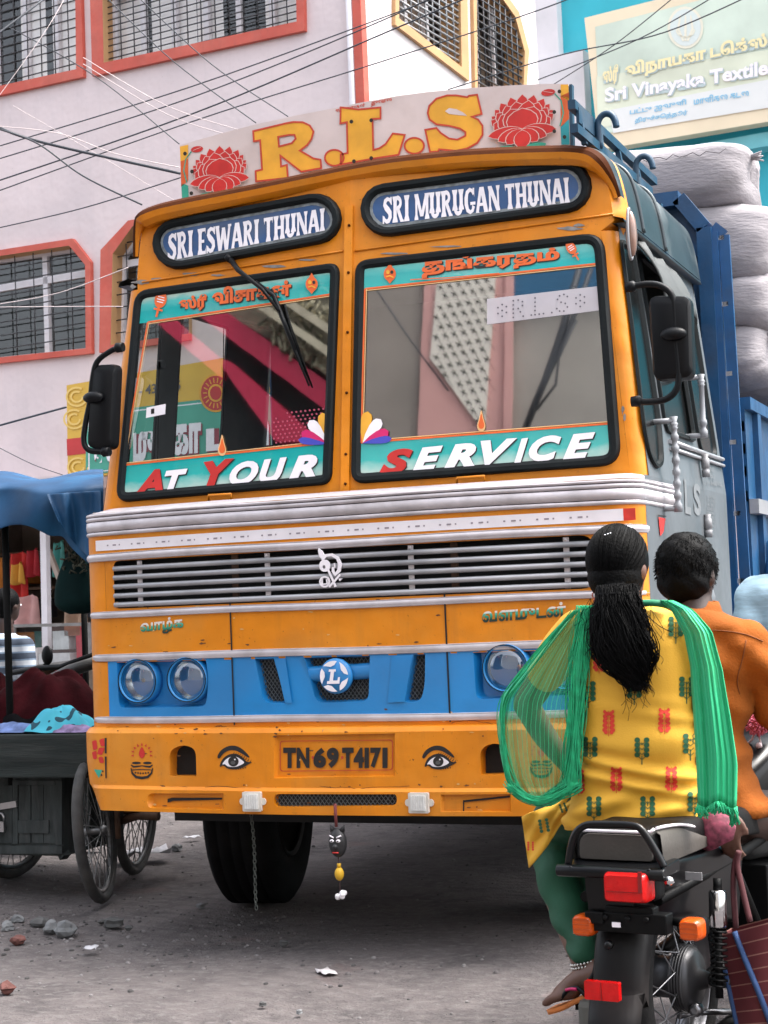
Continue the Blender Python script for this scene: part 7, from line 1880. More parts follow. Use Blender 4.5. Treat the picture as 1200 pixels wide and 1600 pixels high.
# seat
c0 = BL(975, 1318, -.30); mb = MB(); rings = []
secs = [(-.315, .104, .036, .70), (-.30, .116, .044, .70), (-.25, .122, .047, .70), (-.1, .128, .046, .70), (.1, .130, .044, .70), (.28, .125, .044, .695), (.40, .12, .042, .675), (.60, .115, .042, .655), (.74, .10, .04, .67)]
zc = c0.z
def seat_ring(y, hw_, hh, z):
    z = z-.705+zc; return [Vector((x, y, z+v)) for x, v in rnd([(-hw_*1.02, -hh), (hw_*1.02, -hh), (hw_, hh), (-hw_, hh)], [.012, .012, .045, .045], 5)]
mb.loft([seat_ring(*s_) for s_ in secs], 0); seat = bb_(mb, 'seat', seat_m, auto=50)
mb = MB(); r0 = seat_ring(-.322, .098, .032, .698); r1 = [p+Vector((0, .012, 0)) for p in seat_ring(-.315, .101, .034, .698)]; mb.loft([r0, r1], 0); 
# grey side panels with white piping, left and right rear of the seat
for s_ in (-1, 1):
    rows = []
    for t in range(9):
        y = -.31+.34*t/8; top_ = .040-.060*(t/8)**2; hw_ = .116+.012*min(1, t/2)
        rows.append([(s_*(hw_+.006), y, zc-.044), (s_*(hw_+.008), y, zc-.018), (s_*(hw_+.004), y, zc+max(-.04, top_-.014)), (s_*(hw_-.010), y, zc+max(-.038, top_-.003))])
    mb.strip(rows, 0)
bb_(mb, 'seat_rear_panel', seat_g, seat)
mb = MB()
pp_ = []
for t in range(13):
    y = -.31+.34*t/12; pp_.append((.110+.012*min(1, t/3), y, zc+.043-.060*(t/12)**2.2))
mb.tube(pp_, .0042, 6); mb.tube([(x, -.326, z) for x, z in ((-.085, zc+.034), (.08, zc+.034), (.10, zc+.036), (.110, zc+.043))], .0042, 6)
bb_(mb, 'piping', letter_w, seat)
# grab rail and carrier plate
mb = MB(); yg = -.375
G = [BL(x, y, yg) for x, y in ((888, 1352), (892, 1325), (899, 1303), (910, 1292), (925, 1288), (960, 1288), (985, 1289), (1000, 1294), (1014, 1312), (1030, 1340), (1038, 1356))]
mb.tube(smooth2(G, 3, closed=False), .0098, 10); gr = bb_(mb, 'grab_rail', bk)
mb = MB(); a, b = BL(884, 1352, yg+.02), BL(1040, 1358, yg+.02)
mb.hexa([a+Vector((0, -.03, -.022)), b+Vector((0, -.03, -.022)), b+Vector((0, .10, -.02)), a+Vector((0, .10, -.02)), a+Vector((0, -.03, .005)), b+Vector((0, -.03, .005)), b+Vector((0, .10, .012)), a+Vector((0, .10, .012))], 0)
mb.tube([a+Vector((-.01, -.03, -.008)), b+Vector((.01, -.03, -.010))], .016, 8)
for q in (a+Vector((.03, -.035, .0)), b+Vector((-.03, -.035, .0)), a+Vector((.12, -.035, -.005))): mb.lathe([(.007, 0), (.007, .006), (0, .007)], q, (0, -1, 0), 8)
bb_(mb, 'carrier_plate', bk, bevel=.004)
mb = MB(); q = BL(881, 1364, yg); mb.tube([q, q+Vector((.04, 0, 0))], .006, 6); q = BL(1047, 1376, yg); mb.lathe([(.012, 0), (.012, .012), (0, .014)], q, (0, -1, 0), 10); bb_(mb, 'rail_bolt', chrome)
# tail cowl, side panels, tank, engine, frame
mb = MB(); rings = []
for y, w_, z0, z1 in ((-.37, .07, .50, .64), (-.30, .10, .50, .66), (-.15, .12, .48, .66), (.1, .13, .44, .65), (.3, .13, .40, .63)):
    z0 += zc-.705; z1 += zc-.705; rings.append([Vector((x, y, z)) for x, z in rnd([(-w_*.8, z0), (w_*.8, z0), (w_, z1), (-w_, z1)], .03, 4)])
mb.loft(rings, 0); bb_(mb, 'tail_cowl', bk, auto=45)
mb = MB(); rings = []
for y, w_, z0, z1 in ((.66, .07, .62, .80), (.75, .12, .60, .86), (.9, .15, .60, .90), (1.05, .13, .66, .90), (1.13, .06, .72, .86)): rings.append([Vector((x, y, z)) for x, z in rnd([(-w_, z0), (w_, z0), (w_*.8, z1), (-w_*.8, z1)], .05, 4)])
mb.loft(rings, 0); bb_(mb, 'fuel_tank', bk, auto=50)
mb = MB(); mb.box((0, .68, .38), (.26, .36, .30)); mb.lathe([(.09, -.16), (.10, -.1), (.10, .1), (.09, .16)], (0, .62, .33), (1, 0, 0), 16)
for k in range(6): mb.box((0, .82, .40+.035*k), (.2, .2, .008))
bb_(mb, 'engine', bk2, bevel=.01)
mb = MB()
for s_ in (-1, 1):
    mb.tube([(s_*.11, 0, RW), (s_*.10, .5, .34)], .02, 8); mb.tube([(s_*.10, -.3, .56), (s_*.11, .2, .58), (s_*.10, .9, .62)], .014, 8); mb.tube([(s_*.10, .5, .34), (s_*.11, .25, .58)], .014, 8)
mb.tube([(0, .95, .70), (0, 1.0, .95)], .03, 8); bb_(mb, 'frame', bk2)
mb = MB(); mb.tube([(.13, .6, .16), (.14, .3, .15), (.145, .1, .15), (.15, -.1, .16)], [.02, .03, .038, .03], 12); bb_(mb, 'silencer', bk2)
for s_ in (-1, 1):
    if s_ > 0: top_, bot_ = BX_(1118, 1372, .16), BX_(1118, 1600, .16)
    t0 = Vector((s_*.155, .05, .64)); t1 = Vector((s_*.155, 0.0, .29))
    if s_ > 0:
        t0 = Vector((.165, top_.y, top_.z)); t1 = Vector((.165, top_.y-.03, .27)); 
        if abs(t0.y) > .25: t0.y = .06; t1.y = .02
    mb = MB(); mb.tube([t0, t0+(t1-t0)*.12], .012, 8); mb.tube([t0+(t1-t0)*.45, t1], .011, 8)
    hel = [t0+(t1-t0)*(.40+.5*k/96)+Vector((.021*math.cos(k*.65), .021*math.sin(k*.65), 0)) for k in range(97)]; mb.tube(hel, .0035, 5)
    sk_ = bb_(mb, 'shock_absorber', bk2)
    mb = MB(); mb.tube([t0+(t1-t0)*.10, t0+(t1-t0)*.12, t0+(t1-t0)*.40, t0+(t1-t0)*.42], [.020, .024, .024, .020], 14); bb_(mb, 'chrome_cover', chrome, sk_)
mb = MB(); mb.tube([BL(1060, 1588, -.0), BL(1085, 1582, 0.0), BL(1150, 1580, .1)], .009, 8); q = BL(1092, 1575, -.02); mb.lathe([(.016, 0), (.018, .01), (.018, .03), (.008, .035)], q, (0, -1, 0), 10); bb_(mb, 'brake_lever', dull_chrome)
mb = MB(); mb.box(BL(1084, 1369, -.15), (.045, .004, .020)); bb_(mb, 'rating_label', grey_metal)
# handlebar and mirrors
mb = MB(); mb.tube([(-.36, .90, 1.00), (-.28, .97, 1.02), (-.1, 1.0, .98), (.1, 1.0, .98), (.28, .97, 1.02), (.36, .90, 1.00)], .014, 8); 
for s_ in (-1, 1): mb.tube([(s_*.27, .93, 1.01), (s_*.38, .875, 1.00)], .02, 8)
bb_(mb, 'handlebar', bk2)
mb = MB(); rbox(mb, Vector((0, 1.12, .9)), .2, -.12, .2, .06); bb_(mb, 'headlamp', bk, auto=40)
# foot rest for the pillion rider
mb = MB(); P = [BL(x, y, -.05) for x, y in ((940, 1455), (934, 1490), (930, 1520), (920, 1535), (925, 1538), (950, 1522), (962, 1514))]; mb.tube(smooth2(P, 3, closed=False), .009, 8); bb_(mb, 'saree_guard', bk2)
mb = MB(); q = BL(930, 1572, .05); mb.tube([q+Vector((.12, 0, 0)), q+Vector((-.03, 0, 0))], .012, 8); mb.box(q+Vector((.0, 0, 0)), (.10, .05, .018)); bb_(mb, 'foot_rest', bk2)
mb = MB(); mb.box(BL(932, 1590, .0), (.07, .12, .12)); bb_(mb, 'chain_guard', mat('dusty_guard', (.10, .10, .09), .7, 0, .3, 8), bevel=.02)
# ------------------------------------------------------------------ cloth bag and posy hanging on the motorcycle
bagp = BL(1165, 1480, .05)
bag = thing('shopping_bag', tuple(BO), 'maroon striped cloth shopping bag with blue edges hanging on the right of the motorcycle', 'bag', None, BETA)
def stripe_mat(name, base, line, n, axis=1, wd_=.06, rough=.8, mode=None):
    m = bpy.data.materials.new(name); m.use_nodes = True; t = m.node_tree; b = t.nodes['Principled BSDF']; b.inputs['Roughness'].default_value = rough
    uv = t.nodes.new('ShaderNodeUVMap'); sp = t.nodes.new('ShaderNodeSeparateXYZ'); mu = t.nodes.new('ShaderNodeMath'); mu.operation = 'MULTIPLY'; mu.inputs[1].default_value = n
    fr = t.nodes.new('ShaderNodeMath'); fr.operation = 'FRACT'; lt = t.nodes.new('ShaderNodeMath'); lt.operation = 'LESS_THAN'; lt.inputs[1].default_value = wd_
    mx = t.nodes.new('ShaderNodeMix'); mx.data_type = 'RGBA'; mx.inputs[6].default_value = (*base, 1); mx.inputs[7].default_value = (*line, 1)
    t.links.new(uv.outputs[0], sp.inputs[0]); t.links.new(sp.outputs[axis], mu.inputs[0]); t.links.new(mu.outputs[0], fr.inputs[0]); t.links.new(fr.outputs[0], lt.inputs[0]); t.links.new(lt.outputs[0], mx.inputs[0]); t.links.new(mx.outputs[2], b.inputs['Base Color'])
    return m
bag_m = stripe_mat('maroon_striped_cloth', (.085, .008, .012), (.22, .10, .08), 9, 1, .09)
def bagfn(u, v):
    x0, x1 = 1122+22*min(1, v*1.2)+12*v, 1290; y0 = 1462-44*u; y1 = 1640
    q = Vector((x0+(x1-x0)*u, y0+(y1-y0)*v)); p = BL(q.x, q.y, -.02-.05*math.sin(math.pi*min(1, u*1.1))*(.4+.6*v)+.010*math.sin(u*11+v*4)); return p
mb = MB(); mb.strip([[bagfn(i/20, j/14) for i in range(21)] for j in range(15)], 0, True, True); mb.strip([[bagfn(i/20, j/14)+Vector((0, .11, 0)) for i in range(21)] for j in range(15)], 0, True, True)
mb.strip([[bagfn(0, j/14)+Vector((0, .11*k/3, 0)) for k in range(4)] for j in range(15)], 0, True, True)
bb_(mb, 'bag_body', bag_m, bag)
mb = MB(); mb.tube([bagfn(.16+.30*(j/14)**1.2, j/14)+Vector((0, -.006, 0)) for j in range(15)], .008, 6); mb.tube([bagfn(0, j/14)+Vector((0, -.002, 0)) for j in range(4, 15)], .007, 6); bb_(mb, 'blue_edging', mat('blue_binding', (.022, .055, .15), .8, 0, .1, 30), bag)
mb = MB()
for pts in ([(1150, 1450), (1146, 1390), (1148, 1350), (1155, 1330)], [(1172, 1440), (1160, 1390), (1152, 1352), (1155, 1330)]): mb.tube(smooth2([BL(x, y, .0) for x, y in pts], 4, closed=False), .014, 6, flat=.5)
bb_(mb, 'strap', mat('maroon_strap', (.05, .007, .010), .85, 0, .2, 30), bag)
# pink posy on the handlebar
pc_ = BL(1184, 1130, .75); posy = thing('pink_pompom', tuple(BO), 'fluffy pink pompom on a pale stalk at the right edge of the photo', 'pompom', None, BETA)
mb = MB(); rg = random.Random(2); mb.ell(pc_, (.033, .03, .030))
for k in range(320):
    v = Vector((rg.gauss(0, 1), rg.gauss(0, 1), rg.gauss(0, 1))).normalized(); a = pc_+v*.028; mb.tube([a, a+v*.012+Vector((rg.uniform(-.004, .004),)*3)], [.004, .0015], 4)
bb_(mb, 'fluff', mat('pink_fluff', (.60, .16, .24), .9, 0, .25, 60), posy)
mb = MB(); mb.tube([pc_, pc_+Vector((-.02, 0, -.05)), pc_+Vector((-.045, .01, -.07))], .004, 5); mb.tube([pc_+Vector((0, 0, -.03)), pc_+Vector((.015, 0, -.10)), BL(1195, 1200, .75)], .003, 5); mb.ell(BL(1186, 1165, .74), (.010, .010, .010), 0); bb_(mb, 'stalk', mat('pale_stalk', (.5, .42, .45), .7, 0, 0), posy)
# ------------------------------------------------------------------ people
skin = mat('brown_skin', (.115, .054, .036), .5, 0, .1, 20, .05, 200); skin_d = mat('dark_brown_skin', (.036, .018, .013), .5, 0, .1, 20, .05, 200)
hair_m = mat('black_hair', (.0011, .0011, .0013), .6, 0, .3, 20, .3, 140)
hair_m.node_tree.nodes['Principled BSDF'].inputs['Specular IOR Level'].default_value = .09
def fuse(name, mb, m, parent, voxel=.010, smooth=6, local=True, disp=None):
    """one continuous surface from overlapping closed shapes"""
    o = mb.build('work', m, None, local=True)
    r = o.modifiers.new('r', 'REMESH'); r.mode = 'VOXEL'; r.voxel_size = voxel
    s_ = o.modifiers.new('s', 'SMOOTH'); s_.iterations = smooth; s_.factor = .5
    me = bpy.data.meshes.new_from_object(o.evaluated_get(bpy.context.evaluated_depsgraph_get()))
    bpy.data.objects.remove(o)
    if disp:
        nr = [v.normal.copy() for v in me.vertices]
        for v, n in zip(me.vertices, nr): v.co += n*disp(v.co, n)
    me.polygons.foreach_set('use_smooth', [True]*len(me.polygons)); me.name = name
    me.materials.clear(); me.materials.append(m); me.update()
    q = bpy.data.objects.new(name, me); COL.objects.link(q)
    if parent: q.parent = parent
    return q
def limb(mb, pts, rs, n=14, sub=3, flat=1., upv=None):
    P = smooth2(pts, sub, closed=False); k = len(pts); rr2 = []
    for i in range(len(P)):
        t = i/sub; a = min(int(t), k-1); b = min(a+1, k-1); rr2.append(rs[a]+(rs[b]-rs[a])*(t-a))
    mb.tube(P, rr2, n, flat=flat, upv=upv); mb.ell(P[0], (rr2[0]*.98,)*3, 0, None, 12, 8); mb.ell(P[-1], (rr2[-1]*.98,)*3, 0, None, 12, 8)
def torso(mb, rows, depth, n=28, e=.8):
    """rows: (px left, px right, py, local y of the axis, half depth)"""
    rings = []
    for l, r_, py, yc, d in rows:
        a, b = BL(l, py, yc), BL(r_, py, yc); c = (a+b)/2; h = (b-a).length/2; rg_ = []
        for j in range(n):
            t = 2*math.pi*j/n; cx, sy = math.cos(t), math.sin(t)
            rg_.append(Vector((c.x+h*math.copysign(abs(cx)**e, cx), c.y+d*math.copysign(abs(sy)**e, sy), a.z+(b.z-a.z)*(.5+.5*cx))))
        rings.append(rg_)
    mb.loft(rings, 0)
def face_bits(c, r, fw, parent, m, M=None):
    pass
def head(mb, c, r, fwd):
    """skull, jaw, nose, ears; fwd = unit facing vector"""
    f = Vector(fwd).normalized(); s_ = f.cross(UZ).normalized()
    Mr = Matrix((s_, f, UZ)).transposed()
    mb.ell(c, (r*.80, r*.96, r*1.02), 0, Mr, 20, 14)
    mb.ell(c+f*r*.30-UZ*r*.55, (r*.55, r*.62, r*.66), 0, Mr, 16, 10)
    mb.ell(c+f*r*.98-UZ*r*.30, (r*.13, r*.16, r*.22), 0, Mr, 10, 8)
    for q in (-1, 1): mb.ell(c+s_*q*r*.80-UZ*r*.22-f*r*.05, (r*.10, r*.17, r*.27), 0, Mr, 10, 8)
    mb.ell(c+f*r*.86-UZ*r*.72, (r*.24, r*.10, r*.07), 0, Mr, 10, 6)
def eyes(c, r, fwd, parent, name='eyes'):
    f = Vector(fwd).normalized(); s_ = f.cross(UZ).normalized(); mb = MB()
    for q in (-1, 1):
        e = c+f*r*.86+s_*q*r*.32-UZ*r*.08; mb.ell(e, (r*.12, r*.10, r*.08), 0, None, 10, 6); mb.ell(e+f*r*.08, (r*.05, r*.04, r*.05), 1, None, 8, 6)
    mb.build(name, [white_p, blk_p], parent, local=True)
def hand(mb, wrist, direc, up, scale=1., curl=.3, side=1):
    """palm, four unequal fingers and a thumb from the side of the palm"""
    d = Vector(direc).normalized(); u = Vector(up); u = (u-d*u.dot(d)).normalized(); s_ = d.cross(u)*side
    S = scale; pc2 = wrist+d*.045*S; Mr = Matrix((s_, d, u)).transposed()
    mb.ell(pc2, (.038*S, .050*S, .015*S), 0, Mr, 14, 8)
    for k, (off, ln) in enumerate(((-.027, .066), (-.009, .076), (.009, .071), (.026, .056))):
        a = wrist+d*.083*S+s_*off*S; p1 = a+(d*.5*ln-u*curl*ln*.15)*S; p2 = p1+(d*.32*ln-u*curl*ln*.5)*S; p3 = p2+(d*.16*ln-u*curl*ln*.6)*S
        limb(mb, [a-d*.01*S, p1, p2, p3], [.0088*S, .0085*S, .0078*S, .0066*S], 8, 2)
    a = wrist+d*.028*S-s_*.030*S; limb(mb, [a, a+(d*.03-s_*.018)*S-u*.004, a+(d*.055-s_*.022)*S-u*.010], [.012*S, .010*S, .008*S], 8, 2)
# ---- woman riding pillion -------------------------------------------------
wm_ = thing('person', tuple(BO), 'woman with a black ponytail, yellow printed kurta and sheer green scarf riding pillion', 'person', None, BETA)
yT = .02
HW = BL(962, 882, .02); FDW = Vector((.10, 1, 0))
sk_b = MB(); head(sk_b, HW+Vector((.0, .02, 0)), .098, FDW)
limb(sk_b, [BL(972, 925, .03), BL(975, 975, .02)], [.052, .060])
torso(sk_b, [(935, 1030, 975, yT, .06), (915, 1065, 1010, yT, .08), (925, 1070, 1120, yT, .085), (915, 1080, 1220, yT, .09), (905, 1085, 1275, yT, .10)], .1)
shL = BL(900, 985, .0)
elb = BL(822, 1100, .03); wri = BL(890, 1200, .17)
limb(sk_b, [shL, BL(862, 1040, -.005), elb], [.052, .046, .040]); limb(sk_b, [elb, BL(850, 1148, .09), wri], [.040, .036, .025])
hand(sk_b, wri, (.6, .7, -.25), (0, .2, 1), .95, .35, -1)
shR = BL(1068, 985, .0); elR = BL(1112, 1140, .06); wrR = BL(1132, 1262, .12)
limb(sk_b, [shR, BL(1095, 1060, .02), elR], [.050, .044, .038]); limb(sk_b, [elR, BL(1124, 1205, .09), wrR], [.038, .034, .024])
hand(sk_b, wrR, (.10, .0, -1), (0, -1, 0), .95, .5, 1)
# legs swung to the left
hipL = BL(925, 1262, .10); kneeL = BL(858, 1300, .26); ankL = BL(915, 1512, .02)
limb(sk_b, [hipL, BL(890, 1275, .18), kneeL], [.085, .075, .06]); limb(sk_b, [kneeL, BL(875, 1395, .14), ankL], [.058, .052, .032])
kneeR = BL(900, 1300, .36); ankR = BL(950, 1505, .12)
limb(sk_b, [BL(960, 1262, .12), BL(930, 1280, .26), kneeR], [.085, .075, .06]); limb(sk_b, [kneeR, BL(925, 1400, .22), ankR], [.058, .050, .032])
# left foot
heel = BL(938, 1532, .0); toe = BL(872, 1556, -.01)
fd = (toe-heel).normalized()
limb(sk_b, [ankL, heel+Vector((0, 0, .02)), heel*.55+toe*.45+Vector((0, 0, .022)), toe*.85+heel*.15+Vector((0, 0, .006))], [.033, .036, .032, .027], 12, 3); sk_b.ell(toe*.80+heel*.20+Vector((0, .006, .002)), (.042, .046, .022), 0, None, 14, 8)
for k, (o1, ln, r_) in enumerate(((-.030, .046, .0150), (-.009, .042, .0112), (.008, .037, .0105), (.023, .030, .0098), (.036, .023, .0092))):
    sd = Vector((0, 1, 0)); a = toe*.86+heel*.14+sd*o1+Vector((0, 0, -.002)); limb(sk_b, [a, a+fd*ln*.6+Vector((0, 0, .002)), a+fd*ln+Vector((0, 0, -.004))], [r_, r_*.98, r_*.85], 8, 2)
limb(sk_b, [ankR, BL(970, 1525, .12), BL(945, 1545, .10)], [.033, .034, .024])
body_w = fuse('body', sk_b, skin, wm_, .0085, 3); eyes(HW+Vector((0, .02, 0)), .098, FDW, wm_)
# leggings
leg_m = mat('green_leggings', (.003, .062, .028), .75, 0, .12, 8, .12, 60)
mb = MB()
limb(mb, [hipL, BL(885, 1272, .18), kneeL], [.098, .090, .073]); limb(mb, [kneeL, BL(872, 1370, .16), BL(897, 1450, .08), ankL+Vector((0, 0, .045))], [.071, .066, .052, .040])
limb(mb, [BL(960, 1262, .12), BL(930, 1280, .26), kneeR], [.095, .088, .07]); limb(mb, [kneeR, BL(925, 1400, .22), ankR+Vector((0, 0, .04))], [.07, .058, .040])
fuse('leggings', mb, leg_m, wm_, .009, 5, disp=lambda p, n: .0045*math.sin(95*p.z+18*p.x)*max(0, min(1, (.50-p.z)/.12))+.003*math.sin(30*p.z-40*p.x+10*p.y))
# kurta
kur_m = mat('yellow_kurta_cotton', (.68, .36, .028), .8, 0, .05, 8, .10, 220)
mb = MB()
KR = [(952, 1022, 948, .02, .055), (928, 1050, 957, .01, .075), (905, 1072, 975, .0, .088), (893, 1079, 1005, .0, .100), (896, 1080, 1050, .0, .105), (903, 1080, 1100, .0, .104), (908, 1084, 1150, .0, .104), (906, 1090, 1200, .005, .110), (896, 1098, 1245, .02, .124), (888, 1104, 1280, .03, .132), (888, 1106, 1296, .035, .128)]
torso(mb, KR, .1)
limb(mb, [BL(905, 985, .0), BL(878, 1015, .0), BL(853, 1050, .0)], [.062, .060, .056])
limb(mb, [BL(1066, 985, .0), BL(1088, 1025, .01), BL(1100, 1060, .02)], [.060, .057, .053])
def fold(p, n):
    z = p.z; w_ = .0
    k = math.exp(-((z-(zc+.16))/.13)**2)
    w_ += .010*k*math.sin(95*z+14*p.x+2*math.sin(9*p.x+30*z))
    w_ += .005*math.sin(22*p.x-18*z)*math.sin(15*z+1)*.8
    k2 = math.exp(-((z-(zc+.06))/.06)**2); w_ += .011*k2*math.sin(70*z-30*p.x)
    return w_
kur = fuse('kurta', mb, kur_m, wm_, .0085, 4, disp=fold)
# printed sprigs on the kurta
bmk = bmesh.new(); bmk.from_mesh(kur.data); bvh = BVHTree.FromBMesh(bmk); bmk.free()
camB = toB(CAM)
def onto(px, py, off=.0022):
    d = (BMi @ ray(px, py)).normalized(); h = bvh.ray_cast(camB, d)
    if h[0] is None: return None
    return h[0]-d*off
pr_r = mat('red_print', (.62, .04, .02), .8, 0, 0); pr_g = mat('green_print', (.012, .085, .035), .8, 0, 0)
mb = MB()
def sprig(cx, cy, s, mi, tree, rot=0.):
    ca, sa = math.cos(R(rot)), math.sin(R(rot)); T = lambda x, y: (cx+(x*ca-y*sa)*s, cy+(x*sa+y*ca)*s)
    def pg(pts, off=.0022):
        P = [onto(*T(*q), off) for q in pts]
        if all(P): mb.poly(P, mi)
    if tree:
        pg(stroke([(0, 20), (0, 10), (0, -12)], [1.6, 1.4, 1.2]))
        for k in range(4):
            y = 11-7.2*k
            for sx in (-1, 1): pg(stroke([(0, y+2), (sx*5, y-2.5)], 1.)); pg(ellip((sx*6.8, y-5), 4.2, 3.9, 9), .0026)
    else:
        pg(stroke([(0, 17), (0, -20)], [1., .8])); 
        for k in range(5):
            y = 14-6.6*k
            for sx in (-1, 1): pg(ellip((sx*(3.4+(.6 if k < 4 else -.4)), y-3), 3.0, 3.4, 9), .0026); pg(ellip((sx*(7.2-.3*k), y-6), 2.2, 2.8, 8), .0024)
for cx, cy, mi, tr2 in ((1056, 984, 1, 1), (1001, 1034, 0, 0), (936, 1034, 0, 0), (991, 1080, 1, 1), (1073, 1078, 1, 1), (919, 1085, 1, 1), (951, 1132, 0, 0), (1038, 1129, 0, 0), (922, 1172, 1, 1), (1003, 1173, 1, 1), (1079, 1167, 1, 1), (963, 1221, 0, 0), (1049, 1220, 0, 0), (928, 1265, 1, 1), (1012, 1265, 1, 1), (1086, 1258, 1, 1), (904, 1225, 0, 0)): sprig(cx, cy, 1.08, mi, tr2)
mb.build('kurta_print', [pr_r, pr_g], kur, local=True, fix=False)
# skirt panel of the kurta over the thigh
def skirt(u, v):
    A = [(908, 1232), (870, 1254), (838, 1266), (815, 1276)]; B_ = [(898, 1262), (872, 1292), (856, 1322), (826, 1356)]
    def at(c, t): k = min(int(t*3), 2); f = t*3-k; return Vector(c[k])*(1-f)+Vector(c[k+1])*f
    q = at(A, u)*(1-v)+at(B_, u)*v; return BL(q.x, q.y, .0+.05*u+.014*math.sin(v*7+u*5)+.010*math.sin(v*13-u*9)-.012*v)
mb = MB(); mb.strip([[skirt(i/16, j/8) for i in range(17)] for j in range(9)], 0); o_ = mb.build('kurta_hem', kur_m, kur, local=True); md = o_.modifiers.new('solid', 'SOLIDIFY'); md.thickness = .003
mb = MB()
def hempr(cx, cy, s, mi, rot):
    for k in range(4):
        for sx in (-1, 1):
            x, y = sx*6*s, (9-6*k)*s; ca, sa = math.cos(R(rot)), math.sin(R(rot)); q = (cx+x*ca-y*sa, cy+x*sa+y*ca); mb.poly([BL(px, py, -.040+.045*((900-px)/80)) for px, py in ellip(q, 3.2*s, 3.2*s, 8)], mi)
hempr(880, 1262, .6, 1, -20); hempr(850, 1290, .9, 1, -10); hempr(829, 1322, .6, 0, 0)
mb.build('hem_print', [pr_r, pr_g], o_, local=True, fix=False)
# scarf
def scarf_mat(name, a0, edge, bright, nst):
    m = bpy.data.materials.new(name); m.use_nodes = True; t = m.node_tree; N = t.nodes; L = t.links; b = N['Principled BSDF']; b.inputs['Roughness'].default_value = .7
    uv = N.new('ShaderNodeUVMap'); sp = N.new('ShaderNodeSeparateXYZ'); L.new(uv.outputs[0], sp.inputs[0])
    def M(op, a, bb): 
        x = N.new('ShaderNodeMath'); x.operation = op
        for k, v in ((0, a), (1, bb)):
            if v is None: continue
            if isinstance(v, (int, float)): x.inputs[k].default_value = v
            else: L.new(v, x.inputs[k])
        return x.outputs[0]
    no = N.new('ShaderNodeTexNoise'); no.inputs['Scale'].default_value = 3.; L.new(uv.outputs[0], no.inputs['Vector'])
    uu = M('ADD', sp.outputs[0], M('MULTIPLY', M('SUBTRACT', no.outputs[0], .5), .03))
    st = M('LESS_THAN', M('FRACT', M('MULTIPLY', uu, nst), None), .13)
    e1 = M('POWER', M('ABSOLUTE', M('MULTIPLY', M('SUBTRACT', sp.outputs[0], .5), 2.), None), 3.); 
    al = M('ADD', a0, M('MULTIPLY', e1, edge)); al = M('ADD', al, M('MULTIPLY', M('POWER', sp.outputs[1], 5.), edge)); al = M('ADD', al, M('MULTIPLY', st, .35))
    cl = N.new('ShaderNodeClamp'); L.new(al, cl.inputs[0]); L.new(cl.outputs[0], b.inputs['Alpha'])
    mx = N.new('ShaderNodeMix'); mx.data_type = 'RGBA'; mx.inputs[6].default_value = (*bright, 1); mx.inputs[7].default_value = (.06, .50, .25, 1); L.new(st, mx.inputs[0]); L.new(mx.outputs[2], b.inputs['Base Color'])
    b.inputs['Transmission Weight'].default_value = 0
    return m
sc_sheer = scarf_mat('sheer_green_scarf', .40, .55, (.010, .37, .155), 19); sc_dense = scarf_mat('pleated_green_scarf', .84, .2, (.012, .40, .17), 13)
Lrows = [[(925, 946), (915, 945), (905, 947), (897, 955)], ]
LL = [(898, 952), (862, 990), (816, 1048), (784, 1090), (779, 1130), (783, 1180), (790, 1220), (806, 1245), (828, 1257)]
RRr = [(936, 944), (934, 990), (926, 1050), (918, 1100), (912, 1140), (908, 1180), (908, 1205), (902, 1228), (890, 1243)]
def poly_at(P, t): k = min(int(t*(len(P)-1)), len(P)-2); f = t*(len(P)-1)-k; return Vector(P[k])*(1-f)+Vector(P[k+1])*f
def lsc(u, v):
    a, b = poly_at(LL, v), poly_at(RRr, v); q = a.lerp(b, u)
    y = -.085-.035*math.sin(math.pi*u)*math.sin(math.pi*min(1, v*1.2))
    y += .010*math.sin(u*34+v*3)*(.3+.7*abs(2*u-1))+.004*math.sin(u*71+2)
    if v < .2: y += .03*(1-v/.2)
    return BL(q.x+1.5*math.sin(v*9+u*5), q.y, y)
mb = MB(); mb.strip([[lsc(i/48, j/36) for i in range(49)] for j in range(37)], 0, True, True); lscarf = mb.build('scarf', sc_sheer, wm_, local=True)
# dense gathers along the near edge of the scarf and its hem
def gather(pts, w_, y, n, m, nm, seed):
    rg = random.Random(seed); mb = MB()
    for k in range(n):
        o1 = rg.uniform(-1, 1); ph = rg.uniform(0, 6); P = []
        for i, p in enumerate(smooth2(pts, 4, closed=False)):
            P.append(BL(p.x+w_*o1*(.6+.4*math.sin(i*.35+ph)), p.y+(w_*.7*o1*math.cos(i*.2+ph) if nm == 'scarf_hem' else 0), y-.012*math.cos(o1*1.5)-.004*math.sin(i*.8+ph)))
        mb.tube(P, rg.uniform(.0014, .0030), 5, flat=.6)
    mb.build(nm, m, lscarf, local=True)
sc_solid = mat('green_scarf_folds', (.012, .36, .155), .75, 0, .25, 40, .1, 150)
gather([(918, 946), (908, 1000), (903, 1060), (900, 1110), (897, 1160), (893, 1215), (885, 1240)], 19, -.105, 70, sc_solid, 'scarf_gathers', 1)
gather([(899, 954), (866, 990), (822, 1046), (790, 1090), (785, 1135), (789, 1180), (797, 1215), (812, 1242)], 9, -.098, 16, sc_solid, 'scarf_gathers', 2)
gather([(797, 1228), (822, 1248), (850, 1252), (878, 1240), (900, 1225)], 12, -.105, 54, sc_solid, 'scarf_hem', 3)
RL = [(1030, 938), (1048, 952), (1068, 990), (1079, 1040), (1083, 1100), (1086, 1170), (1089, 1256)]
RR2 = [(1052, 938), (1082, 952), (1112, 985), (1130, 1045), (1143, 1120), (1152, 1190), (1150, 1258)]
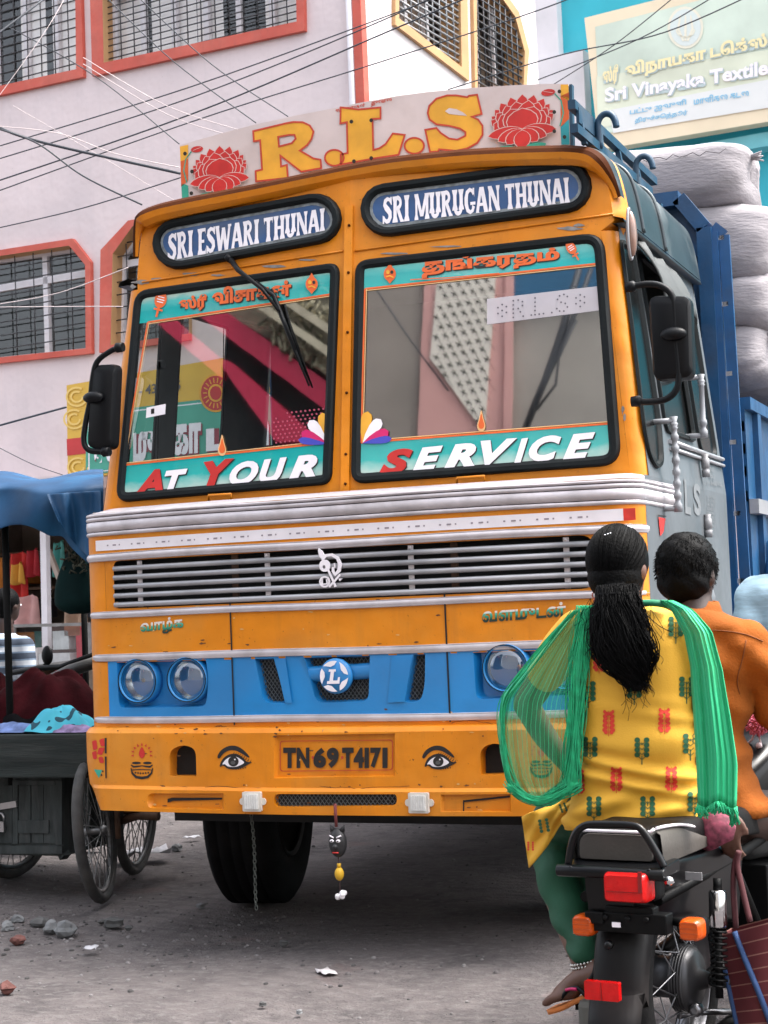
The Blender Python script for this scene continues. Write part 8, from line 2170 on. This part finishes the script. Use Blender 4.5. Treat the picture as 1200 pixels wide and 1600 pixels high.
def rsc(u, v):
    a, b = poly_at(RL, v), poly_at(RR2, v); q = a.lerp(b, u)
    y = -.105-.03*math.sin(math.pi*u)+.0075*math.sin(u*17+v*2.5+1.5*math.sin(u*5))*(.4+.6*v)+.0035*math.sin(u*41+4*v)+.0015*math.sin(u*90-3*v)
    if v < .3: y += .055*(1-v/.3)**1.5
    if v > .3: y -= 0
    return BL(q.x+1.2*math.sin(v*8), q.y+5*math.sin(u*9)*v, y)
mb = MB(); mb.strip([[rsc(i/44, j/32) for i in range(45)] for j in range(33)], 0, True, True); o_ = mb.build('scarf', sc_dense, wm_, local=True); md = o_.modifiers.new('solid', 'SOLIDIFY'); md.thickness = .002
rg = random.Random(8); mb = MB()
for k in range(90):
    u = k/89; p = rsc(u, 1.); mb.tube([p, p+Vector((rg.uniform(-.008, .008), rg.uniform(-.006, .006), -.012)), p+Vector((rg.uniform(-.012, .012), 0, -.018-.012*rg.random()-(.02 if u > .8 else 0)))], .0022, 4)
mb.build('fringe', sc_solid, o_, local=True)
# scarf across the neck
mb = MB(); P = [BL(x, y, yy) for x, y, yy in ((925, 950, -.05), (950, 945, -.06), (985, 944, -.062), (1020, 942, -.055), (1045, 946, -.04))]
mb.tube(smooth2(P, 3, closed=False), .016, 8, flat=.6); mb.build('neck_fold', mat('dark_green_fold', (.006, .16, .075), .75, 0, .2, 40), lscarf, local=True)
# hair: cap, ponytail and loose strands
mb = MB(); hc = HW+Vector((.0, .015, .012)); Mr = None
mb.ell(hc, (.085, .105, .103), 0, None, 24, 16)
mb.ell(hc+Vector((0, -.02, -.045)), (.079, .085, .075), 0, None, 20, 12)
yh = -.115
PT = [(966, 915, -.082, .056, .034), (967, 940, -.105, .058, .036), (969, 965, -.118, .072, .038), (973, 1000, -.128, .084, .040), (980, 1030, -.13, .080, .036), (986, 1050, -.13, .058, .026), (992, 1066, -.128, .034, .016), (1000, 1080, -.126, .012, .006)]
rings = []
for px, py, yy, w_, d in PT:
    c = BL(px, py, yy); w_ *= .86; rings.append([c+Vector((w_*math.cos(2*math.pi*j/24)*(1+.06*math.sin(5*j)), d*math.sin(2*math.pi*j/24), .004*math.sin(j*2.))) for j in range(24)])
mb.loft(rings, 0)
hr = fuse('hair', mb, hair_m, wm_, .0075, 2)
rg = random.Random(17); mb = MB()
for k in range(620):
    a = rg.uniform(0, 2*math.pi); rr2 = .62+.50*rg.random()**1.3; ph = rg.uniform(0, 6); P = []; ln = rg.uniform(.62, 1.06); wav = rg.uniform(.004, .015)
    for i in range(11):
        t = ln*i/10*(len(PT)-1); q0 = min(int(t), len(PT)-2); f = t-q0
        px, py, yy, w_, d = [PT[q0][z_]*(1-f)+PT[q0+1][z_]*f for z_ in range(5)]
        w2 = max(w_, .034); c = BL(px, py, yy)
        P.append(c+Vector((w2*rr2*math.cos(a)+wav*min(1, i/3)*math.sin(i*1.25+ph), -abs(max(d, .018)*rr2*math.sin(a))+.004*math.sin(i+ph), .004*math.sin(i*2+ph))))
    mb.tube(smooth2(P, 2, closed=False), [.0015]*16+[.0010]*3+[.0006, .0003], 3, caps=False)
for k in range(260):        # hair drawn back over the skull to the band
    d0 = Vector((rg.uniform(-.95, .95), rg.uniform(-.5, .45), rg.uniform(.35, 1))).normalized(); d1 = Vector((d0.x*.45, -.80, -.62)).normalized(); P = []
    for i in range(8):
        t = i/7; v = d0.slerp(d1, t); P.append(hc+Vector((v.x*.0862, v.y*.1062, v.z*.1042)))
    mb.tube(smooth2(P, 2, closed=False), .0010, 3, caps=False)
for k in range(46):         # loose wisps at the outline
    s_ = rg.choice((-1, 1)); st = rg.choice(((925, 935), (1012, 950), (935, 985), (1010, 1000), (1000, 1060), (975, 1066))); px, py = st[0]+rg.uniform(-6, 6), st[1]+rg.uniform(-10, 10); P = []
    for i in range(5): P.append(BL(px, py, -.135)); px += rg.uniform(-9, 9)+(5*(1 if st[0] > 970 else -1)*rg.random()); py += rg.uniform(5, 16)
    mb.tube(smooth2(P, 3, closed=False), .0008, 3, caps=False)
mb.tube(smooth2([BL(x, y, -.13) for x, y in ((1012, 962), (1030, 978), (1050, 988))], 3, closed=False), .0012, 4)
mb.build('hair_strands', hair_m, hr, local=True, fix=False)
mb = MB(); q = BL(966, 928, -.092); mb.tube([q+Vector((.057*math.cos(2*math.pi*i/18), .037*math.sin(2*math.pi*i/18), 0)) for i in range(18)], .005, 6, closed=True); mb.build('hair_band', hair_m, hr, local=True)
q = BL(948, 836, -.05); mb = MB()
for i in range(3): mb.ell(q+Vector((.008*i, -.012, .002*i)), (.003, .003, .0025), 0, None, 6, 5)
mb.build('hair_clip', chrome, hr, local=True)
for px, py in ((929, 930),):
    q = BL(px, py, .02); mb = MB(); mb.tube([q+Vector((.007*math.cos(2*math.pi*i/12), 0, .009*math.sin(2*math.pi*i/12))) for i in range(12)], .002, 5, closed=True); mb.ell(q+Vector((0, 0, -.014)), (.005, .005, .006)); mb.build('earring', mat('coral_earring', (.55, .12, .05), .3, .3, 0), wm_, local=True)
# anklet, sandal
mb = MB(); aq = ankL+Vector((0, 0, .0)); rg = random.Random(3)
for row in range(3):
    for i in range(26):
        a = 2*math.pi*i/26; mb.ell(aq+Vector((.040*math.cos(a)+.010*row*.3, .040*math.sin(a), .016-.009*row+.010*math.cos(a))), (.0045,)*3, 0, None, 7, 5)
mb.build('anklet', mat('silver_beads', (.55, .53, .50), .25, .9, .1, 40), wm_, local=True)
mb = MB(); sole = [];
pth = [BL(x, y, .0) for x, y in ((948, 1541), (926, 1548), (905, 1557), (885, 1567), (861, 1574))]
wv = [.036, .038, .034, .040, .030]
rows_t = [[p+Vector((0, w_*t, 0)) for t in (-1, -.5, 0, .5, 1)] for p, w_ in zip(smooth2(pth, 3, closed=False), [wv[min(4, i//3)] for i in range(13)])]
mb.strip(rows_t, 0); o_ = mb.build('sandal', mat('orange_foam_sole', (.62, .20, .05), .7, 0, .1, 15), wm_, local=True); md = o_.modifiers.new('solid', 'SOLIDIFY'); md.thickness = .014
mb = MB()
for pts in ([(876, 1562, -.04), (888, 1546, -.045), (903, 1544, -.05), (915, 1556, -.055)], [(876, 1562, 0), (886, 1548, .02), (900, 1545, .04)]): mb.tube(smooth2([BL(x, y, yy) for x, y, yy in pts], 3, closed=False), .006, 6)
mb.tube(smooth2([BL(x, y, yy-.004) for x, y, yy in ((884, 1547, -.046), (893, 1545, -.049), (901, 1546, -.052))], 3, closed=False), .0045, 6, 1)
mb.build('strap', [blackp, mag_p], o_, local=True)
# pink purse beside her hand
mb = MB(); rings = []
for i in range(9):
    t = i/8; c = BL(1104+24*t, 1272+48*t, .02); w_ = .022+.03*math.sin(t*2.6); rings.append([c+Vector((w_*math.cos(a)*(1+.15*math.sin(3*a+4*t)), .7*w_*math.sin(a), w_*.5*math.cos(a))) for a in [2*math.pi*j/16 for j in range(16)]])
mb.loft(rings, 0); o_ = mb.build('pink_cloth', mat('pink_print_cloth', (.17, .03, .055), .8, 0, .6, 60, .2, 60)); o_.location = BO; o_.rotation_euler = (0, 0, BETA); tag(o_, 'small crumpled pink printed cloth on the seat by her right hand', 'cloth')
# ---- man at the handlebar ---------------------------------------------------
mn = thing('person', tuple(BO), 'man in an orange shirt with short black hair riding in front of the woman', 'person', None, BETA)
yM = .50
HM = BL(1074, 893, yM); FDM = Vector((.15, 1, 0))
mb = MB(); head(mb, HM, .104, FDM); limb(mb, [BL(1082, 940, yM), BL(1086, 985, yM-.02)], [.062, .072])
torso(mb, [(1040, 1140, 985, yM, .08), (1040, 1165, 1020, yM, .085), (1055, 1145, 1120, yM, .085), (1055, 1150, 1250, yM, .09)], .1)
shM = BL(1178, 1010, yM); elM = BL(1232, 1130, yM+.12); wrM = Vector((.33, .86, 1.0))
limb(mb, [shM, BL(1212, 1070, yM+.05), elM], [.055, .05, .042]); limb(mb, [elM, (elM+wrM)/2, wrM], [.042, .036, .026]); hand(mb, wrM, (.1, .9, -.2), (0, .2, 1), 1., .9, 1)
shM2 = BL(1030, 1010, yM); elM2 = Vector((-.33, yM+.15, 1.0)); limb(mb, [shM2, elM2], [.055, .042]); limb(mb, [elM2, Vector((-.33, .86, 1.0))], [.042, .027]); hand(mb, Vector((-.33, .86, 1.0)), (-.1, .9, -.2), (0, .2, 1), 1., .9, -1)
hipM = BL(1150, 1275, yM); kM = Vector((.26, yM+.40, .62)); aM = Vector((.22, yM+.22, .24))
limb(mb, [hipM, (hipM+kM)/2, kM], [.085, .078, .06]); limb(mb, [kM, aM], [.058, .036]); limb(mb, [aM, aM+Vector((0, .06, -.05)), aM+Vector((0, .18, -.06))], [.036, .036, .026])
kM2 = Vector((-.24, yM+.40, .62)); aM2 = Vector((-.2, yM+.22, .24)); limb(mb, [BL(1060, 1275, yM), kM2], [.085, .06]); limb(mb, [kM2, aM2], [.058, .036]); limb(mb, [aM2, aM2+Vector((0, .18, -.06))], [.036, .026])
fuse('body', mb, skin_d, mn, .010, 4); eyes(HM, .104, FDM, mn)
shirt_m = mat('orange_brown_shirt', (.25, .070, .010), .85, 0, .18, 6, .25, 120, spec=.15)
mb = MB()
torso(mb, [(1048, 1122, 955, yM-.01, .075), (1030, 1165, 978, yM-.02, .095), (1018, 1192, 1008, yM-.02, .108), (1030, 1176, 1060, yM, .115), (1034, 1166, 1120, yM, .118), (1036, 1172, 1190, yM, .12), (1034, 1186, 1240, yM, .128), (1034, 1196, 1272, yM, .13)], .1)
limb(mb, [BL(1172, 1014, yM-.01), BL(1208, 1070, yM+.05), BL(1232, 1125, yM+.11)], [.078, .074, .068]); limb(mb, [BL(1232, 1125, yM+.11), (elM+wrM)/2], [.068, .055])
limb(mb, [shM2, elM2], [.068, .056]); limb(mb, [elM2, Vector((-.33, .75, 1.0))], [.054, .042])
shirt = fuse('shirt', mb, shirt_m, mn, .0095, 4, disp=lambda p, n: .016*math.sin(34*p.z+26*p.x)*math.sin(17*p.x-11*p.z+1)+.006*math.sin(60*p.x+30*p.z)*math.sin(25*p.z)+.005*math.sin(70*p.z-25*p.x)*max(0, min(1, (1.0-p.z)/.2)))
mb = MB(); rows = []
for i in range(13):
    a = R(-70+320*i/12); rows.append([BL(1083, 950+16*t, yM)+Vector((.088*math.cos(a)*(1+.16*t), -.072*math.sin(a)*(1+.35*t)-.010*t, .012*math.cos(a)*-1)) for t in (-.9, -.4, .3, 1.2)])
sb = bmesh.new(); sb.from_mesh(shirt.data); sbv = BVHTree.FromBMesh(sb); sb.free(); sm_ = MB()
def sonto(px, py):
    d = (BMi @ ray(px, py)).normalized(); h = sbv.ray_cast(camB, d); return h[0]-d*.002 if h[0] else None
for pts in ([(1060, 992), (1110, 985), (1160, 990), (1192, 1002)], [(1166, 1000), (1160, 1030), (1152, 1062), (1156, 1085)]):
    P = [q for q in (sonto(p.x, p.y) for p in smooth2(pts, 6, closed=False)) if q]
    if len(P) > 3: sm_.tube(P, .0016, 4)
sm_.build('seam', mat('shirt_seam', (.15, .042, .007), .9, 0, 0), shirt, local=True)
mb.strip(rows, 0); o_ = mb.build('collar', shirt_m, shirt, local=True); md = o_.modifiers.new('solid', 'SOLIDIFY'); md.thickness = .004
mb = MB(); limb(mb, [BL(1120, 1262, yM), BL(1165, 1290, yM+.10), kM], [.10, .105, .085]); limb(mb, [kM, aM+Vector((0, 0, .04))], [.082, .065]); limb(mb, [BL(1060, 1270, yM), kM2], [.10, .085]); limb(mb, [kM2, aM2+Vector((0, 0, .04))], [.08, .062])
fuse('trousers', mb, mat('grey_trousers', (.045, .047, .046), .85, 0, .15, 8, .15, 120), mn, .011, 4, disp=lambda p, n: .004*math.sin(45*p.z+40*p.y))
mb = MB(); hc2 = HM+Vector((0, -.006, .018)); mb.ell(hc2, (.092, .108, .104), 0, None, 24, 16); mb.ell(hc2+Vector((0, -.028, -.045)), (.083, .080, .072), 0, None, 20, 12)
mh = fuse('hair', mb, hair_m, mn, .008, 2, disp=lambda p, n: .003*math.sin(90*p.x+40*p.z)*math.sin(80*p.z+50*p.y))
mb = MB(); rg = random.Random(6)
for k in range(2200):
    v = Vector((rg.gauss(0, 1), rg.gauss(0, 1)-.5, rg.gauss(0, 1)+.3)).normalized(); 
    if v.z < -.75: continue
    a = hc2+Vector((v.x*.091, v.y*.107, v.z*.103)); mb.tube([a, a+(v*.0045+Vector((rg.uniform(-.005, .005), -.003, -.007)))], [.0013, .0005], 3, caps=False)
mb.build('hair_strands', hair_m, mh, local=True, fix=False)
# ---- man in a pale blue shirt at the right edge, man in stripes at the left ----
def stander(px, py, dist, label, shirt_mat, face, seated=False, top_h=None):
    base_ = atD(px, py, dist); sh_z = base_.z; c = Vector((base_.x, base_.y, 0)); root_ = thing('person', tuple(c), label, 'person')
    k = sh_z/1.42 if not seated else 1.
    f = Vector((math.sin(R(face)), math.cos(R(face)), 0)); s_ = f.cross(UZ)
    Lc = lambda x, y, z: s_*x+f*y+UZ*z
    drop = sh_z-1.42*k
    Hh = Lc(0, .03, sh_z+.24*k)
    mb = MB(); head(mb, Hh, .10*k, f); limb(mb, [Lc(0, 0, sh_z+.12*k), Lc(0, 0, sh_z)], [.055*k, .07*k])
    limb(mb, [Lc(-.13*k, 0, sh_z-.08*k), Lc(.13*k, 0, sh_z-.08*k)], [.09*k, .09*k]); limb(mb, [Lc(0, 0, sh_z-.1*k), Lc(0, 0, sh_z-.5*k)], [.13*k, .13*k])
    hz = sh_z-.52*k
    for q in (-1, 1):
        limb(mb, [Lc(q*.19*k, 0, sh_z-.05*k), Lc(q*.23*k, -.02, sh_z-.33*k), Lc(q*.22*k, .08, sh_z-.57*k)], [.055*k, .045*k, .028*k]); hand(mb, Lc(q*.22*k, .08, sh_z-.57*k), (0, .2, -1), f, k, .4, q)
        if seated:
            limb(mb, [Lc(q*.09, 0, hz), Lc(q*.12, .4, hz+.02)], [.08, .06]); limb(mb, [Lc(q*.12, .4, hz), Lc(q*.12, .4, .08)], [.055, .035]); limb(mb, [Lc(q*.12, .38, .05), Lc(q*.12, .55, .04)], [.04, .03])
        else:
            limb(mb, [Lc(q*.09*k, 0, hz), Lc(q*.10*k, .02, .5*k), Lc(q*.10*k, 0, .09*k)], [.085*k, .06*k, .038*k]); limb(mb, [Lc(q*.10*k, -.02, .05*k), Lc(q*.10*k, .16*k, .035*k)], [.042*k, .03*k])
    fuse('body', mb, skin_d, root_, .013, 3); eyes(Hh, .10*k, f, root_)
    mb = MB(); limb(mb, [Lc(-.12*k, 0, sh_z-.075*k), Lc(.12*k, 0, sh_z-.075*k)], [.105*k, .105*k]); limb(mb, [Lc(0, 0, sh_z-.08*k), Lc(0, 0, sh_z-.58*k)], [.15*k, .155*k], 18)
    for q in (-1, 1): limb(mb, [Lc(q*.17*k, 0, sh_z-.05*k), Lc(q*.23*k, -.02, sh_z-.30*k)], [.075*k, .066*k])
    fuse('shirt', mb, shirt_mat, root_, .012, 3, disp=lambda p, n: .005*math.sin(45*p.z+20*p.x)*math.sin(18*p.x-12*p.z))
    mb = MB()
    for q in (-1, 1):
        if seated: limb(mb, [Lc(q*.09, 0, hz), Lc(q*.12, .4, hz+.02)], [.10, .08]); limb(mb, [Lc(q*.12, .4, hz), Lc(q*.12, .4, .12)], [.075, .06])
        else: limb(mb, [Lc(q*.09*k, 0, hz+.02), Lc(q*.10*k, .02, .5*k), Lc(q*.10*k, 0, .10*k)], [.105*k, .08*k, .07*k])
    fuse('trousers', mb, mat('dark_trousers', (.03, .032, .04), .85, 0, .2, 8), root_, .013, 3)
    mb = MB(); mb.ell(Hh+Vector((0, 0, .02*k))-f*.015, (.088*k, .10*k, .098*k), 0, Matrix((s_, f, UZ)).transposed(), 20, 12); mb.ell(Hh-f*.04-UZ*.03*k, (.076*k, .07*k, .07*k), 0, Matrix((s_, f, UZ)).transposed(), 16, 10)
    fuse('hair', mb, hair_m, root_, .010, 2)
    return root_, c, hz
pale_s = mat('pale_blue_shirt', (.36, .52, .62), .8, 0, .18, 18, .15, 90, stretch=(1, 1, 4))
stander(1240, 905, 6.9, 'man in a pale blue shirt cut off by the right edge of the photo', pale_s, -10)
strp = bpy.data.materials.new('striped_shirt'); strp.use_nodes = True; _t = strp.node_tree; _b = _t.nodes['Principled BSDF']; _b.inputs['Roughness'].default_value = .85
_c = _t.nodes.new('ShaderNodeTexCoord'); _w = _t.nodes.new('ShaderNodeTexWave'); _w.bands_direction = 'Z'; _w.inputs['Scale'].default_value = 3.4; _w.inputs['Distortion'].default_value = .6; _r2 = _t.nodes.new('ShaderNodeValToRGB'); _r2.color_ramp.interpolation = 'CONSTANT'
_t.links.new(_c.outputs['Object'], _w.inputs['Vector']); _t.links.new(_w.outputs[0], _r2.inputs[0]); _t.links.new(_r2.outputs[0], _b.inputs['Base Color']); _e = _r2.color_ramp.elements; _e[0].color = (.02, .03, .05, 1); _e[1].position = .4; _e[1].color = (.13, .18, .25, 1); _x = _e.new(.75); _x.color = (.40, .43, .47, 1)
rt, c_, hz_ = stander(8, 1000, 11.2, 'seated person in a blue and white striped shirt at the left edge of the photo', strp, 10, True)
stool = thing('stool', tuple(c_), 'small dark stool under the person in the striped shirt', 'stool'); mb = MB(); mb.box(c_+Vector((0, 0, hz_-.12)), (.36, .32, .04)); mb.build('seat', dark_wood, stool)
for sx in (-.14, .14):
    for sy in (-.12, .12): mb = MB(); mb.bar(c_+Vector((sx, sy, 0)), c_+Vector((sx, sy, hz_-.14)), .035, .035); mb.build('leg', dark_wood, stool)
